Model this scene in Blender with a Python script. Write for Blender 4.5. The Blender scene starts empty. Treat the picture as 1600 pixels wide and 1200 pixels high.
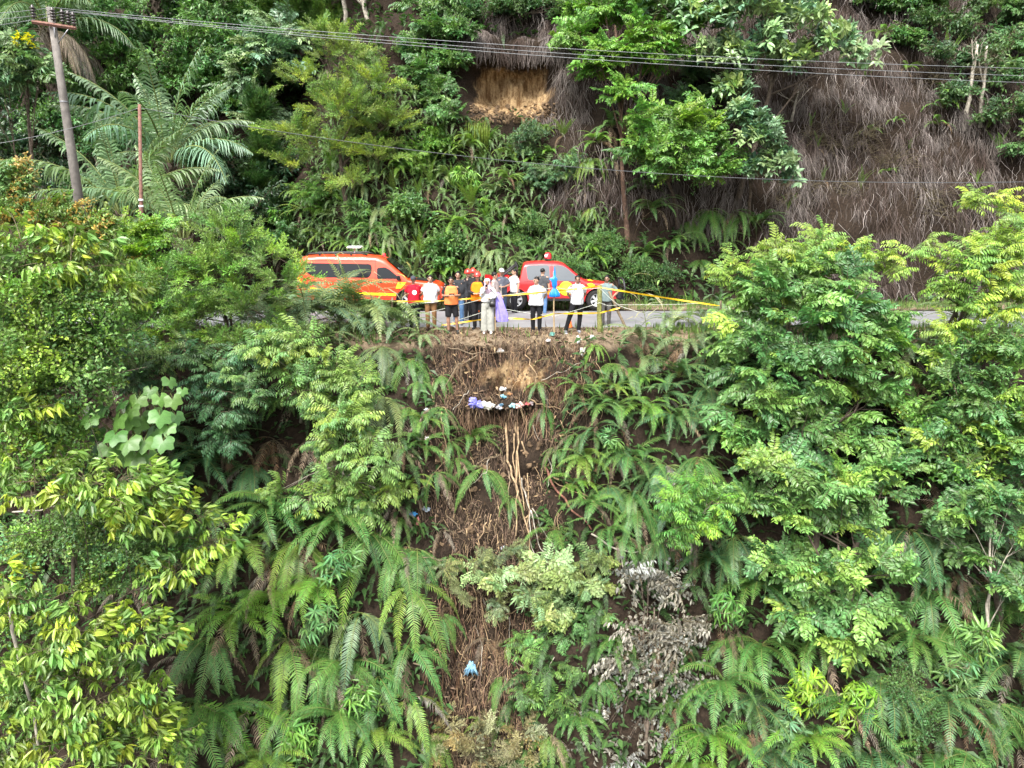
import bpy, bmesh, math, random
from mathutils import Vector, Matrix, noise
from mathutils.bvhtree import BVHTree
from math import sin, cos, pi, radians, sqrt, exp, atan2

random.seed(11)
R = random.random
U = random.uniform
SC = bpy.context.scene
COL = SC.collection

# ------------------------------------------------------------------ camera
FOC = 1110.0                     # focal length in photo pixels (1600 wide)
PITCH = radians(12.3)
CAMPOS = Vector((0.0, -21.7, 3.1))
camd = bpy.data.cameras.new("camera")
camd.sensor_width = 36.0
camd.lens = 36.0 * FOC / 1600.0
camd.clip_end = 400.0
cam = bpy.data.objects.new("camera", camd)
COL.objects.link(cam)
cam.location = CAMPOS
cam.rotation_euler = (radians(90) - PITCH, 0, 0)
SC.camera = cam

# ------------------------------------------------------------------ light
SUN_EL, SUN_AZ = radians(56), radians(200)      # azimuth from +Y clockwise: behind the camera
world = bpy.data.worlds.new("World")
SC.world = world
world.use_nodes = True
wn = world.node_tree
for n in list(wn.nodes):
    wn.nodes.remove(n)
sky = wn.nodes.new("ShaderNodeTexSky")
sky.sky_type = 'NISHITA'
sky.sun_disc = False
sky.sun_elevation = SUN_EL
sky.sun_rotation = SUN_AZ
sky.dust_density = 5.0
sky.air_density = 1.0
hs = wn.nodes.new("ShaderNodeHueSaturation")     # thin white overcast
hs.inputs["Saturation"].default_value = 0.25
bg = wn.nodes.new("ShaderNodeBackground")
bg.inputs["Strength"].default_value = 0.15
wo = wn.nodes.new("ShaderNodeOutputWorld")
wn.links.new(sky.outputs[0], hs.inputs["Color"])
wn.links.new(hs.outputs[0], bg.inputs[0])
wn.links.new(bg.outputs[0], wo.inputs[0])
sund = bpy.data.lights.new("sun", 'SUN')
sund.energy = 1.5
sund.angle = radians(12)
sund.color = (1.0, 0.965, 0.91)
sun = bpy.data.objects.new("sun", sund)
COL.objects.link(sun)
sdir = Vector((sin(SUN_AZ) * cos(SUN_EL), cos(SUN_AZ) * cos(SUN_EL), sin(SUN_EL)))
sun.rotation_euler = sdir.to_track_quat('Z', 'Y').to_euler()
sun.location = (0, 0, 30)
SC.view_settings.view_transform = 'Standard'
SC.view_settings.look = 'None'
SC.view_settings.gamma = 1.0
SC.view_settings.exposure = 1.72
SC.render.engine = 'CYCLES'
SC.cycles.max_bounces = 6
SC.cycles.diffuse_bounces = 3
SC.cycles.glossy_bounces = 2
SC.cycles.transmission_bounces = 4
SC.cycles.use_denoising = True

# ------------------------------------------------------------------ helpers
CF = Vector((0, cos(PITCH), -sin(PITCH)))
CU = Vector((0, sin(PITCH), cos(PITCH)))
CR = Vector((1, 0, 0))


def ray(px, py):
    return CF + CR * ((px - 800) / FOC) + CU * ((600 - py) / FOC)


def at(px, py, y):
    """the real point at depth y that the photograph shows at (px, py)"""
    d = ray(px, py)
    return CAMPOS + d * ((y - CAMPOS.y) / d.y)


def proj(p):
    q = p - CAMPOS
    f = q.dot(CF)
    return 800 + FOC * q.dot(CR) / f, 600 - FOC * q.dot(CU) / f


def lin(h):
    h = h.lstrip('#')
    out = []
    for i in (0, 2, 4):
        c = int(h[i:i + 2], 16) / 255
        out.append(c / 12.92 if c <= .04045 else ((c + .055) / 1.055) ** 2.4)
    return tuple(out)


def sm(a, b, x):
    t = max(0.0, min(1.0, (x - a) / (b - a))) if a != b else (1.0 if x > a else 0.0)
    return t * t * (3 - 2 * t)


def n3(p, s=1.0, o=0.0):
    return noise.noise(Vector((p[0] * s + o, p[1] * s + o * .7, p[2] * s - o)))


class MB:
    def __init__(self):
        self.v, self.f, self.m, self.sm = [], [], [], []

    def add(self, vs, fs, mat=0, smooth=False):
        b = len(self.v)
        self.v.extend(vs)
        for f in fs:
            self.f.append(tuple(i + b for i in f))
            self.m.append(mat)
            self.sm.append(smooth)

    def mesh(self, name, mats):
        me = bpy.data.meshes.new(name)
        me.from_pydata([tuple(v) for v in self.v], [], self.f)
        for m in mats:
            me.materials.append(m)
        if len(mats) > 1:
            me.polygons.foreach_set("material_index", self.m)
        me.polygons.foreach_set("use_smooth", self.sm)
        me.update()
        return me

    def build(self, name, mats, parent=None, loc=None):
        if not isinstance(mats, (list, tuple)):
            mats = [mats]
        return put(name, self.mesh(name, mats), parent, loc)

    # shapes
    def box(self, c, s, mat=0, rz=0.0, bev=0.0):
        cx, cy, cz = c
        hx, hy, hz = s[0] / 2, s[1] / 2, s[2] / 2
        b = min(bev, hx * .9, hy * .9, hz * .9)
        cr, sr = cos(rz), sin(rz)

        def T(x, y, z):
            return (cx + x * cr - y * sr, cy + x * sr + y * cr, cz + z)
        if b <= 0:
            vs = [T(x, y, z) for z in (-hz, hz) for x, y in ((-hx, -hy), (hx, -hy), (hx, hy), (-hx, hy))]
            fs = [(3, 2, 1, 0), (4, 5, 6, 7)] + [(i, (i + 1) % 4, 4 + (i + 1) % 4, 4 + i) for i in range(4)]
            self.add(vs, fs, mat)
            return
        vs = []
        for z, k in ((-hz, b), (-hz + b, 0), (hz - b, 0), (hz, b)):
            x, y = hx - k, hy - k
            for a, e in ((-1, -1), (1, -1), (1, 1), (-1, 1)):
                vs.append(T(a * (x - (b if a * e > 0 else 0) * (k == 0)), e * (y - (b if a * e < 0 else 0) * (k == 0)), z))
                vs.append(T(a * (x - (b if a * e < 0 else 0) * (k == 0)), e * (y - (b if a * e > 0 else 0) * (k == 0)), z))
        fs = [tuple(reversed(range(8))), tuple(range(24, 32))]
        for r in range(3):
            for i in range(8):
                fs.append((r * 8 + i, r * 8 + (i + 1) % 8, r * 8 + 8 + (i + 1) % 8, r * 8 + 8 + i))
        self.add(vs, fs, mat)

    def tube(self, pts, rad, n=6, mat=0, cap=True, flat=None, smooth=True):
        """tube through pts; rad a number or one per point; flat = (fx, fy) squash with a side vector"""
        pts = [Vector(p) for p in pts]
        k = len(pts)
        rr = rad if isinstance(rad, (list, tuple)) else [rad] * k
        vs = []
        ref = None
        for i, p in enumerate(pts):
            t = (pts[min(i + 1, k - 1)] - pts[max(i - 1, 0)])
            t = t.normalized() if t.length > 1e-9 else Vector((0, 0, 1))
            if ref is None:
                ref = Vector((1, 0, 0)) if abs(t.x) < .8 else Vector((0, 1, 0))
                if flat:
                    ref = Vector(flat)
            a = (ref - t * ref.dot(t)).normalized()
            b = t.cross(a)
            ref = a
            r = rr[i]
            ra, rb = r if isinstance(r, (tuple, list)) else (r, r)
            for j in range(n):
                w = 2 * pi * j / n
                vs.append(p + a * (ra * cos(w)) + b * (rb * sin(w)))
        fs = []
        for i in range(k - 1):
            for j in range(n):
                fs.append((i * n + j, i * n + (j + 1) % n, i * n + n + (j + 1) % n, i * n + n + j))
        if cap:
            fs.append(tuple(reversed(range(n))))
            fs.append(tuple(range((k - 1) * n, k * n)))
        self.add(vs, fs, mat, smooth)

    def ell(self, c, r, mat=0, nu=12, nv=8, rot=None):
        c = Vector(c)
        vs = []
        for i in range(1, nv):
            a = pi * i / nv
            for j in range(nu):
                b = 2 * pi * j / nu
                q = Vector((r[0] * sin(a) * cos(b), r[1] * sin(a) * sin(b), r[2] * cos(a)))
                if rot is not None:
                    q = rot @ q
                vs.append(c + q)
        t = Vector((0, 0, r[2]))
        if rot is not None:
            t = rot @ t
        vs += [c + t, c - t]
        T, B = len(vs) - 2, len(vs) - 1
        fs = []
        for i in range(nv - 2):
            for j in range(nu):
                fs.append((i * nu + j, (i + 1) * nu + j, (i + 1) * nu + (j + 1) % nu, i * nu + (j + 1) % nu))
        for j in range(nu):
            fs.append((T, j, (j + 1) % nu))
            fs.append((B, (nv - 2) * nu + (j + 1) % nu, (nv - 2) * nu + j))
        self.add(vs, fs, mat, True)

    def lathe(self, prof, axis_o, axis='y', n=24, mat=0):
        """prof: list of (radius, offset along axis); closed ring profile"""
        o = Vector(axis_o)
        vs = []
        for r, d in prof:
            for j in range(n):
                w = 2 * pi * j / n
                if axis == 'y':
                    vs.append(o + Vector((r * cos(w), d, r * sin(w))))
                elif axis == 'x':
                    vs.append(o + Vector((d, r * cos(w), r * sin(w))))
                else:
                    vs.append(o + Vector((r * cos(w), r * sin(w), d)))
        k = len(prof)
        fs = []
        for i in range(k - 1):
            for j in range(n):
                fs.append((i * n + j, i * n + (j + 1) % n, (i + 1) * n + (j + 1) % n, (i + 1) * n + j))
        self.add(vs, fs, mat, True)


def put(name, me, parent=None, loc=None):
    o = bpy.data.objects.new(name, me)
    COL.objects.link(o)
    if parent is not None:
        o.parent = parent
    if loc is not None:
        o.location = loc
    return o


def tag(o, label=None, cat=None, group=None, kind=None):
    if label:
        o['label'] = label
    if cat:
        o['category'] = cat
    if group:
        o['group'] = group
    if kind:
        o['kind'] = kind
    return o


def thing(name, label, cat, loc=(0, 0, 0), rz=0.0, group=None):
    o = bpy.data.objects.new(name, None)
    o.empty_display_size = .2
    COL.objects.link(o)
    o.location = loc
    o.rotation_euler = (0, 0, rz)
    return tag(o, label, cat, group)


# ------------------------------------------------------------------ materials
def newmat(name):
    m = bpy.data.materials.new(name)
    m.use_nodes = True
    nt = m.node_tree
    for n in list(nt.nodes):
        nt.nodes.remove(n)
    out = nt.nodes.new("ShaderNodeOutputMaterial")
    return m, nt, out


def N(nt, t, **kw):
    n = nt.nodes.new(t)
    for k, v in kw.items():
        if k.startswith('i_'):
            n.inputs[k[2:].replace('_', ' ')].default_value = v
        else:
            setattr(n, k, v)
    return n


def mixc(nt, fac, a, b, bt='MIX'):
    m = nt.nodes.new("ShaderNodeMix")
    m.data_type = 'RGBA'
    m.blend_type = bt
    L = nt.links.new
    for sock, v in ((m.inputs[0], fac), (m.inputs[6], a), (m.inputs[7], b)):
        if hasattr(v, 'links'):
            L(v, sock)
        elif isinstance(v, (tuple, list)):
            sock.default_value = (*v[:3], 1)
        else:
            sock.default_value = v
    return m.outputs[2]


def leaf_mat(name, gloss=.42, trans=.3, var=.35, tip=None, spec=.5):
    """leaf: the object's own colour, a different tone on every leaf, light shining through"""
    m, nt, out = newmat(name)
    L = nt.links.new
    oi = N(nt, "ShaderNodeObjectInfo")
    ge = N(nt, "ShaderNodeNewGeometry")
    mr = N(nt, "ShaderNodeMapRange")
    mr.inputs["To Min"].default_value = 1 - var
    mr.inputs["To Max"].default_value = 1 + var * .8
    L(ge.outputs["Random Per Island"], mr.inputs["Value"])
    v = N(nt, "ShaderNodeHueSaturation")
    L(oi.outputs["Color"], v.inputs["Color"])
    L(mr.outputs[0], v.inputs["Value"])
    mh = N(nt, "ShaderNodeMapRange")
    mh.inputs["To Min"].default_value = .485
    mh.inputs["To Max"].default_value = .512
    wn_ = N(nt, "ShaderNodeTexWhiteNoise", noise_dimensions='1D')
    L(ge.outputs["Random Per Island"], wn_.inputs["W"])
    L(wn_.outputs["Value"], mh.inputs["Value"])
    L(mh.outputs[0], v.inputs["Hue"])
    col = v.outputs[0]
    no = N(nt, "ShaderNodeTexNoise", i_Scale=9.0, i_Detail=3.0)
    tc = N(nt, "ShaderNodeTexCoord")
    L(tc.outputs["Object"], no.inputs["Vector"])
    r = N(nt, "ShaderNodeMapRange")
    r.inputs["From Min"].default_value = .3
    r.inputs["From Max"].default_value = .7
    r.inputs["To Min"].default_value = .82
    r.inputs["To Max"].default_value = 1.15
    L(no.outputs["Fac"], r.inputs["Value"])
    col = mixc(nt, 1.0, col, r.outputs[0], 'MULTIPLY')
    if tip:
        th = N(nt, "ShaderNodeMath", operation='GREATER_THAN')
        th.inputs[1].default_value = tip[1]
        L(wn_.outputs["Value"], th.inputs[0])
        col = mixc(nt, th.outputs[0], col, tip[0])
    p = N(nt, "ShaderNodeBsdfPrincipled", i_Roughness=gloss)
    p.inputs["Specular IOR Level"].default_value = spec
    L(col, p.inputs["Base Color"])
    t = N(nt, "ShaderNodeBsdfTranslucent")
    tcx = mixc(nt, 1.0, col, (1.1, 1.3, .65), 'MULTIPLY')
    L(tcx, t.inputs["Color"])
    mx = N(nt, "ShaderNodeMixShader")
    mx.inputs[0].default_value = trans
    L(p.outputs[0], mx.inputs[1])
    L(t.outputs[0], mx.inputs[2])
    L(mx.outputs[0], out.inputs[0])
    return m


def flat_mat(name, col, rough=.6, metal=0.0, var=.12, scale=14.0, bump=0.0, objcol=False, coat=0.0, spec=.5):
    m, nt, out = newmat(name)
    L = nt.links.new
    tc = N(nt, "ShaderNodeTexCoord")
    no = N(nt, "ShaderNodeTexNoise", i_Scale=scale, i_Detail=5.0)
    L(tc.outputs["Object"], no.inputs["Vector"])
    r = N(nt, "ShaderNodeMapRange")
    r.inputs["From Min"].default_value = .3
    r.inputs["From Max"].default_value = .7
    r.inputs["To Min"].default_value = 1 - var
    r.inputs["To Max"].default_value = 1 + var
    L(no.outputs["Fac"], r.inputs["Value"])
    if objcol:
        oi = N(nt, "ShaderNodeObjectInfo")
        base = oi.outputs["Color"]
    else:
        base = col
    c = mixc(nt, 1.0, base, r.outputs[0], 'MULTIPLY')
    p = N(nt, "ShaderNodeBsdfPrincipled", i_Roughness=rough, i_Metallic=metal)
    p.inputs["Specular IOR Level"].default_value = spec
    if coat:
        p.inputs["Coat Weight"].default_value = coat
    L(c, p.inputs["Base Color"])
    if bump:
        b = N(nt, "ShaderNodeBump", i_Strength=bump, i_Distance=.02)
        L(no.outputs["Fac"], b.inputs["Height"])
        L(b.outputs[0], p.inputs["Normal"])
    L(p.outputs[0], out.inputs[0])
    return m


M_LEAF = leaf_mat("leaf", .40, .30)
M_FERN = leaf_mat("fern", .46, .28, .28)
M_BIGLEAF = leaf_mat("big_leaf", .36, .26, .3)
M_HEDGE = leaf_mat("hedge_leaf", .38, .25, .4, ((.42, .16, .03), .80))
M_DRY = leaf_mat("dry_leaf", .7, .15, .45, None, .25)
M_BARK = flat_mat("bark", (.085, .066, .05), .9, 0, .5, 12, .6, False, 0, .2)
M_PALEBARK = flat_mat("pale_bark", (.30, .27, .22), .85, 0, .45, 9, .5, False, 0, .2)
M_TWIG = flat_mat("twig", (.12, .10, .06), .8, 0, .4, 10, .2, False, 0, .2)
M_STALK = flat_mat("green_stalk", (.12, .15, .035), .6, 0, .3, 8)
# ------------------------------------------------------------------ ground
# profile of the hillside from the ravine floor over the road up the cut bank: (y, z)
PROF = [(-60, -22), (-30, -19.5), (-14, -18), (-9.2, -14.6), (-6.6, -10.1), (-4.9, -7.0), (-3.3, -4.4),
        (-2.35, -2.75), (-1.95, -1.8), (-1.35, -.95), (-.95, -.3), (-.55, -.05), (0.2, 0), (1.0, 0), (6.3, 0), (7.9, 0.02),
        (8.5, .12), (8.9, .8), (9.7, 3.0), (11.3, 6.4), (13.8, 11.0), (16.8, 15.6), (22, 20.5), (34, 26), (60, 34)]
SUBS = [4, 6, 8, 14, 22, 18, 16, 12, 9, 9, 6, 5, 4, 3, 8, 5, 4, 5, 12, 18, 24, 22, 14, 8, 6]


def base_profile():
    pts = []
    for i in range(len(PROF) - 1):
        (y0, z0), (y1, z1) = PROF[i], PROF[i + 1]
        for k in range(SUBS[i]):
            t = k / SUBS[i]
            pts.append((y0 + (y1 - y0) * t, z0 + (z1 - z0) * t))
    pts.append(PROF[-1])
    for _ in range(2):
        q = pts[:]
        for i in range(1, len(pts) - 1):
            q[i] = ((pts[i - 1][0] + 2 * pts[i][0] + pts[i + 1][0]) / 4, (pts[i - 1][1] + 2 * pts[i][1] + pts[i + 1][1]) / 4)
        pts = q
    return pts


BP = base_profile()


def gully(x, z):
    """1 in the middle of the slip scar, 0 outside"""
    c = -.05 - .11 * max(0.0, -z - 1) + (.25 * noise.noise(Vector((z * .35, 3.1, 0))))
    w = 2.25 - .20 * max(0.0, -z - 2.5)
    w = max(w, 1.05) * (1 + .25 * noise.noise(Vector((z * .9, x * .3, 9))))
    return exp(-((x - c) / w) ** 4)


def ground_pt(x, y, z):
    p = Vector((x, y, z))
    if y < .2:                                   # the slope below the road
        a = sm(.2, -1.5, y)
        p.y += (.45 * n3(p, .55, 31.0) + .28 * n3(p, 1.4, 17.0)) * sm(.2, -.5, y) * sm(-1.6, -.4, z)   # notched crest
        g = gully(x, z)
        p.y += g * .55 * sm(-.4, -2.6, z) * sm(-16, -9, z)
        # flanks bulge toward the ravine
        p.y -= (1 - g) * .5 * sm(-.3, -2.5, z)
        d = .34 * n3(p, .45, 1.7) + .20 * n3(p, 1.1, 5.2) + .10 * n3(p, 2.6, 9.0) + .05 * n3(p, 6, 2.0)
        d += g * (.28 * n3(p, .8, 21.0) + .16 * n3(p, 2.1, 14.0) + .07 * n3(p, 5.0, 6.6))
        p.y -= a * d * 1.3
        p.z += a * d * .5
        # ledge of rubbish and the hollow under it
        lx = exp(-((x + .35) / 1.0) ** 2)
        p.y -= .40 * lx * exp(-((z + 1.85) / .22) ** 2)
        p.y += .65 * lx * exp(-((z + 2.5) / .38) ** 2)
        # crest undercut
        p.y += .20 * g * exp(-((z + .55) / .25) ** 2)
    elif y > 7.6:                                # the bank above the road
        a = sm(7.6, 9.5, y)
        lf = sm(-5.5, -13, x)
        p.y += lf * 5.5 * sm(7.6, 9.0, y)
        p.z *= 1 - .22 * lf
        d = .9 * n3(p, .22, 4.4) + .65 * n3(p, .55, 8.1) + .34 * n3(p, 1.3, 3.0) + .12 * n3(p, 3.4, 6.0)
        p.y -= a * d * 1.1
        p.z += a * d * .5
        # scar of bare earth on the bank: a scooped hollow with an overhanging lip
        e = exp(-((x + .05) / 1.95) ** 4) * exp(-((z - 9.75) / 1.2) ** 4)
        p.y += 1.15 * e + e * (.45 * n3(p, 1.3, 12.0) + .22 * n3(p, 3.2, 3.3) + .10 * n3(p, 8, 1.0))
        e2 = exp(-((x + .05) / 2.6) ** 4) * exp(-((z - 11.6) / .5) ** 2)
        p.y -= .55 * e2
    else:
        if not (.9 < y < 6.4):
            p.z += .035 * n3(p, 1.6, 2.2) + .02 * n3(p, 4.5, 1.2)
        else:
            p.z -= .03
    return p


XS = []
x = -60.0
while x < 60.01:
    XS.append(x)
    ax = abs(x)
    x += .16 if ax < 5 else (.3 if ax < 14 else (.6 if ax < 26 else 2.0))
tv, tf = [], []
for x in XS:
    for (y, z) in BP:
        tv.append(ground_pt(x, y, z))
nb = len(BP)
for i in range(len(XS) - 1):
    for j in range(nb - 1):
        a = i * nb + j
        tf.append((a, a + nb, a + nb + 1, a + 1))
gme = bpy.data.meshes.new("hillside")
gme.from_pydata([tuple(v) for v in tv], [], tf)
gme.polygons.foreach_set("use_smooth", [True] * len(tf))
# where the earth lies bare: tan subsoil on the two scars, dry verge along the road
att = gme.attributes.new("bare", 'FLOAT', 'POINT')
att2 = gme.attributes.new("verge", 'FLOAT', 'POINT')
b1, b2 = [], []
for i, x in enumerate(XS):
    for j, (y, z) in enumerate(BP):
        v = 0.0
        if y < .2:
            v = .66 * exp(-((x - .1) / 1.35) ** 2) * exp(-((z + 1.15) / .6) ** 2)
        elif y > 8:
            v = 1.1 * exp(-((x + .05 + .5 * noise.noise(Vector((z, 4, 0)))) / 1.75) ** 4) * exp(-((z - 9.4 + .5 * noise.noise(Vector((x * .9, 7, 0)))) / 1.5) ** 4)
        b1.append(v)
        b2.append(sm(-1.4, -.5, y) * sm(2.2, 1.0, y) + .7 * sm(6, 6.6, y) * sm(8.7, 7.9, y))
att.data.foreach_set("value", b1)
att2.data.foreach_set("value", b2)


def ground_mat():
    m, nt, out = newmat("hillside_earth")
    L = nt.links.new
    tc = N(nt, "ShaderNodeTexCoord")
    n1 = N(nt, "ShaderNodeTexNoise", i_Scale=1.7, i_Detail=8.0, i_Roughness=.65)
    n2 = N(nt, "ShaderNodeTexNoise", i_Scale=11.0, i_Detail=8.0, i_Roughness=.7)
    n4 = N(nt, "ShaderNodeTexNoise", i_Scale=45.0, i_Detail=4.0)
    for n in (n1, n2, n4):
        L(tc.outputs["Object"], n.inputs["Vector"])
    c1 = N(nt, "ShaderNodeValToRGB")
    c1.color_ramp.elements[0].position = .3
    c1.color_ramp.elements[0].color = (.009, .0065, .0045, 1)
    c1.color_ramp.elements[1].position = .75
    c1.color_ramp.elements[1].color = (.045, .031, .021, 1)
    L(n2.outputs["Fac"], c1.inputs[0])
    c2 = N(nt, "ShaderNodeValToRGB")
    c2.color_ramp.elements[0].position = .28
    c2.color_ramp.elements[0].color = (.22, .145, .075, 1)
    c2.color_ramp.elements[1].position = .72
    c2.color_ramp.elements[1].color = (.45, .325, .175, 1)
    L(n2.outputs["Fac"], c2.inputs[0])
    c3 = N(nt, "ShaderNodeValToRGB")
    c3.color_ramp.elements[0].position = .3
    c3.color_ramp.elements[0].color = (.10, .070, .045, 1)
    c3.color_ramp.elements[1].position = .7
    c3.color_ramp.elements[1].color = (.27, .21, .14, 1)
    L(n4.outputs["Fac"], c3.inputs[0])
    n5 = N(nt, "ShaderNodeTexNoise", i_Scale=3.0, i_Detail=6.0, i_Roughness=.75)
    mp = N(nt, "ShaderNodeMapping")
    mp.inputs["Scale"].default_value = (2.2, 1.0, .35)
    L(tc.outputs["Object"], mp.inputs[0])
    L(mp.outputs[0], n5.inputs["Vector"])
    r5 = N(nt, "ShaderNodeValToRGB")
    r5.color_ramp.elements[0].position = .40
    r5.color_ramp.elements[0].color = (.34, .26, .20, 1)
    r5.color_ramp.elements[1].position = .58
    r5.color_ramp.elements[1].color = (1, 1, 1, 1)
    L(n5.outputs["Fac"], r5.inputs[0])
    sub_soil = mixc(nt, 1.0, c2.outputs[0], r5.outputs[0], 'MULTIPLY')
    a1 = N(nt, "ShaderNodeAttribute", attribute_name="bare")
    a2 = N(nt, "ShaderNodeAttribute", attribute_name="verge")

    def edge(a, lo, hi):
        ad = N(nt, "ShaderNodeMath", operation='ADD')
        L(a.outputs["Fac"], ad.inputs[0])
        sb = N(nt, "ShaderNodeMath", operation='MULTIPLY_ADD')
        L(n1.outputs["Fac"], sb.inputs[0])
        sb.inputs[1].default_value = 1.0
        sb.inputs[2].default_value = -.5
        L(sb.outputs[0], ad.inputs[1])
        mr = N(nt, "ShaderNodeMapRange")
        mr.inputs["From Min"].default_value = lo
        mr.inputs["From Max"].default_value = hi
        L(ad.outputs[0], mr.inputs["Value"])
        return mr.outputs[0]
    col = mixc(nt, edge(a1, .35, .65), c1.outputs[0], sub_soil)
    col = mixc(nt, edge(a2, .3, .6), col, c3.outputs[0])
    p = N(nt, "ShaderNodeBsdfPrincipled", i_Roughness=.95)
    p.inputs["Specular IOR Level"].default_value = .15
    L(col, p.inputs["Base Color"])
    b = N(nt, "ShaderNodeBump", i_Strength=.9, i_Distance=.06)
    L(n2.outputs["Fac"], b.inputs["Height"])
    b2_ = N(nt, "ShaderNodeBump", i_Strength=.6, i_Distance=.02)
    L(n4.outputs["Fac"], b2_.inputs["Height"])
    L(b.outputs[0], b2_.inputs["Normal"])
    L(b2_.outputs[0], p.inputs["Normal"])
    L(p.outputs[0], out.inputs[0])
    return m


gme.materials.append(ground_mat())
tag(put("hillside", gme), kind="structure")
BVH = BVHTree.FromPolygons([tuple(v) for v in tv], tf)


def hit(px, py, ymin=None):
    """the spot on the ground seen at (px, py); ymin skips the near slope"""
    d = ray(px, py).normalized()
    o = CAMPOS
    if ymin is not None:
        t = (ymin - CAMPOS.y) / d.y
        o = CAMPOS + d * t
    loc, nor, i, dist = BVH.ray_cast(o, d)
    if loc is None:
        loc, nor = at(px, py, 20), Vector((0, -1, .5))
    if nor.z < 0:
        nor = -nor
    return loc, nor


def drop(x, y):
    loc, nor, i, d = BVH.ray_cast(Vector((x, y, 60)), Vector((0, 0, -1)))
    return loc if loc else Vector((x, y, 0))


# road: one worn asphalt sheet with a ragged edge
rb = MB()
xs = [-60 + i * .4 for i in range(301)]
vs = []
for x in xs:
    e0 = 1.22 + .10 * noise.noise(Vector((x * .8, 0, 0))) + .05 * noise.noise(Vector((x * 3.1, 5, 0)))
    e1 = 5.95 + .10 * noise.noise(Vector((x * .7, 9, 0)))
    for k in range(9):
        t = k / 8
        vs.append((x, e0 + (e1 - e0) * t, .035 + .03 * (1 - (2 * t - 1) ** 2) - (.06 if k in (0, 8) else 0)))
fs = []
for i in range(len(xs) - 1):
    for k in range(8):
        a = i * 9 + k
        fs.append((a, a + 9, a + 10, a + 1))
rb.add(vs, fs, 0, False)


def road_mat():
    m, nt, out = newmat("worn_asphalt")
    L = nt.links.new
    tc = N(nt, "ShaderNodeTexCoord")
    n1 = N(nt, "ShaderNodeTexNoise", i_Scale=.7, i_Detail=6.0)
    n2 = N(nt, "ShaderNodeTexNoise", i_Scale=60.0, i_Detail=3.0)
    L(tc.outputs["Object"], n1.inputs["Vector"])
    L(tc.outputs["Object"], n2.inputs["Vector"])
    c = N(nt, "ShaderNodeValToRGB")
    c.color_ramp.elements[0].position = .3
    c.color_ramp.elements[0].color = (.13, .13, .135, 1)
    c.color_ramp.elements[1].position = .7
    c.color_ramp.elements[1].color = (.20, .20, .205, 1)
    L(n1.outputs["Fac"], c.inputs[0])
    r = N(nt, "ShaderNodeMapRange")
    r.inputs["To Min"].default_value = .7
    r.inputs["To Max"].default_value = 1.3
    L(n2.outputs["Fac"], r.inputs["Value"])
    col = mixc(nt, 1.0, c.outputs[0], r.outputs[0], 'MULTIPLY')
    p = N(nt, "ShaderNodeBsdfPrincipled", i_Roughness=.6)
    L(col, p.inputs["Base Color"])
    b = N(nt, "ShaderNodeBump", i_Strength=.4, i_Distance=.01)
    L(n2.outputs["Fac"], b.inputs["Height"])
    L(b.outputs[0], p.inputs["Normal"])
    L(p.outputs[0], out.inputs[0])
    return m


tag(rb.build("road", road_mat()), kind="structure")
# ------------------------------------------------------------------ plant shapes (shared meshes)
def leafshape(mb, base, d, nrm, L, W, mat=0, fold=.18, curl=.25, segs=2, peak=.42):
    """one leaf: folded blade with a pointed tip, curling down along its length"""
    d = d.normalized()
    s = d.cross(nrm)
    s = s.normalized() if s.length > 1e-6 else Vector((0, 1, 0))
    u = s.cross(d).normalized()
    if segs == 1:
        m = base + d * (L * peak)
        tip = base + d * L - u * (L * curl)
        mb.add([base, m + s * W / 2 + u * fold * W, tip, m - s * W / 2 + u * fold * W], [(0, 1, 2), (0, 2, 3)], mat)
        return
    p1 = base + d * (L * .30) - u * (L * curl * .08)
    p2 = base + d * (L * .68) - u * (L * curl * .42)
    tip = base + d * (L * .97) - u * (L * curl)
    f = u * (fold * W)
    vs = [base, p1 + s * W * .46 + f, p1, p1 - s * W * .46 + f, p2 + s * W * .38 + f, p2, p2 - s * W * .38 + f, tip]
    mb.add(vs, [(0, 2, 1), (0, 3, 2), (1, 2, 5, 4), (2, 3, 6, 5), (4, 5, 7), (5, 6, 7)], mat)


def curve_pts(L, e0, e1, n, side=0.0, pw=1.0):
    """a stalk of length L that starts at elevation e0 and bends to e1, swaying sideways"""
    p = Vector((0, 0, 0))
    out = [p.copy()]
    for i in range(n):
        t = ((i + .5) / n) ** pw
        e = e0 + (e1 - e0) * t
        a = side * t
        p = p + Vector((cos(e) * cos(a), cos(e) * sin(a), sin(e))) * (L / n)
        out.append(p.copy())
    return out


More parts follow.
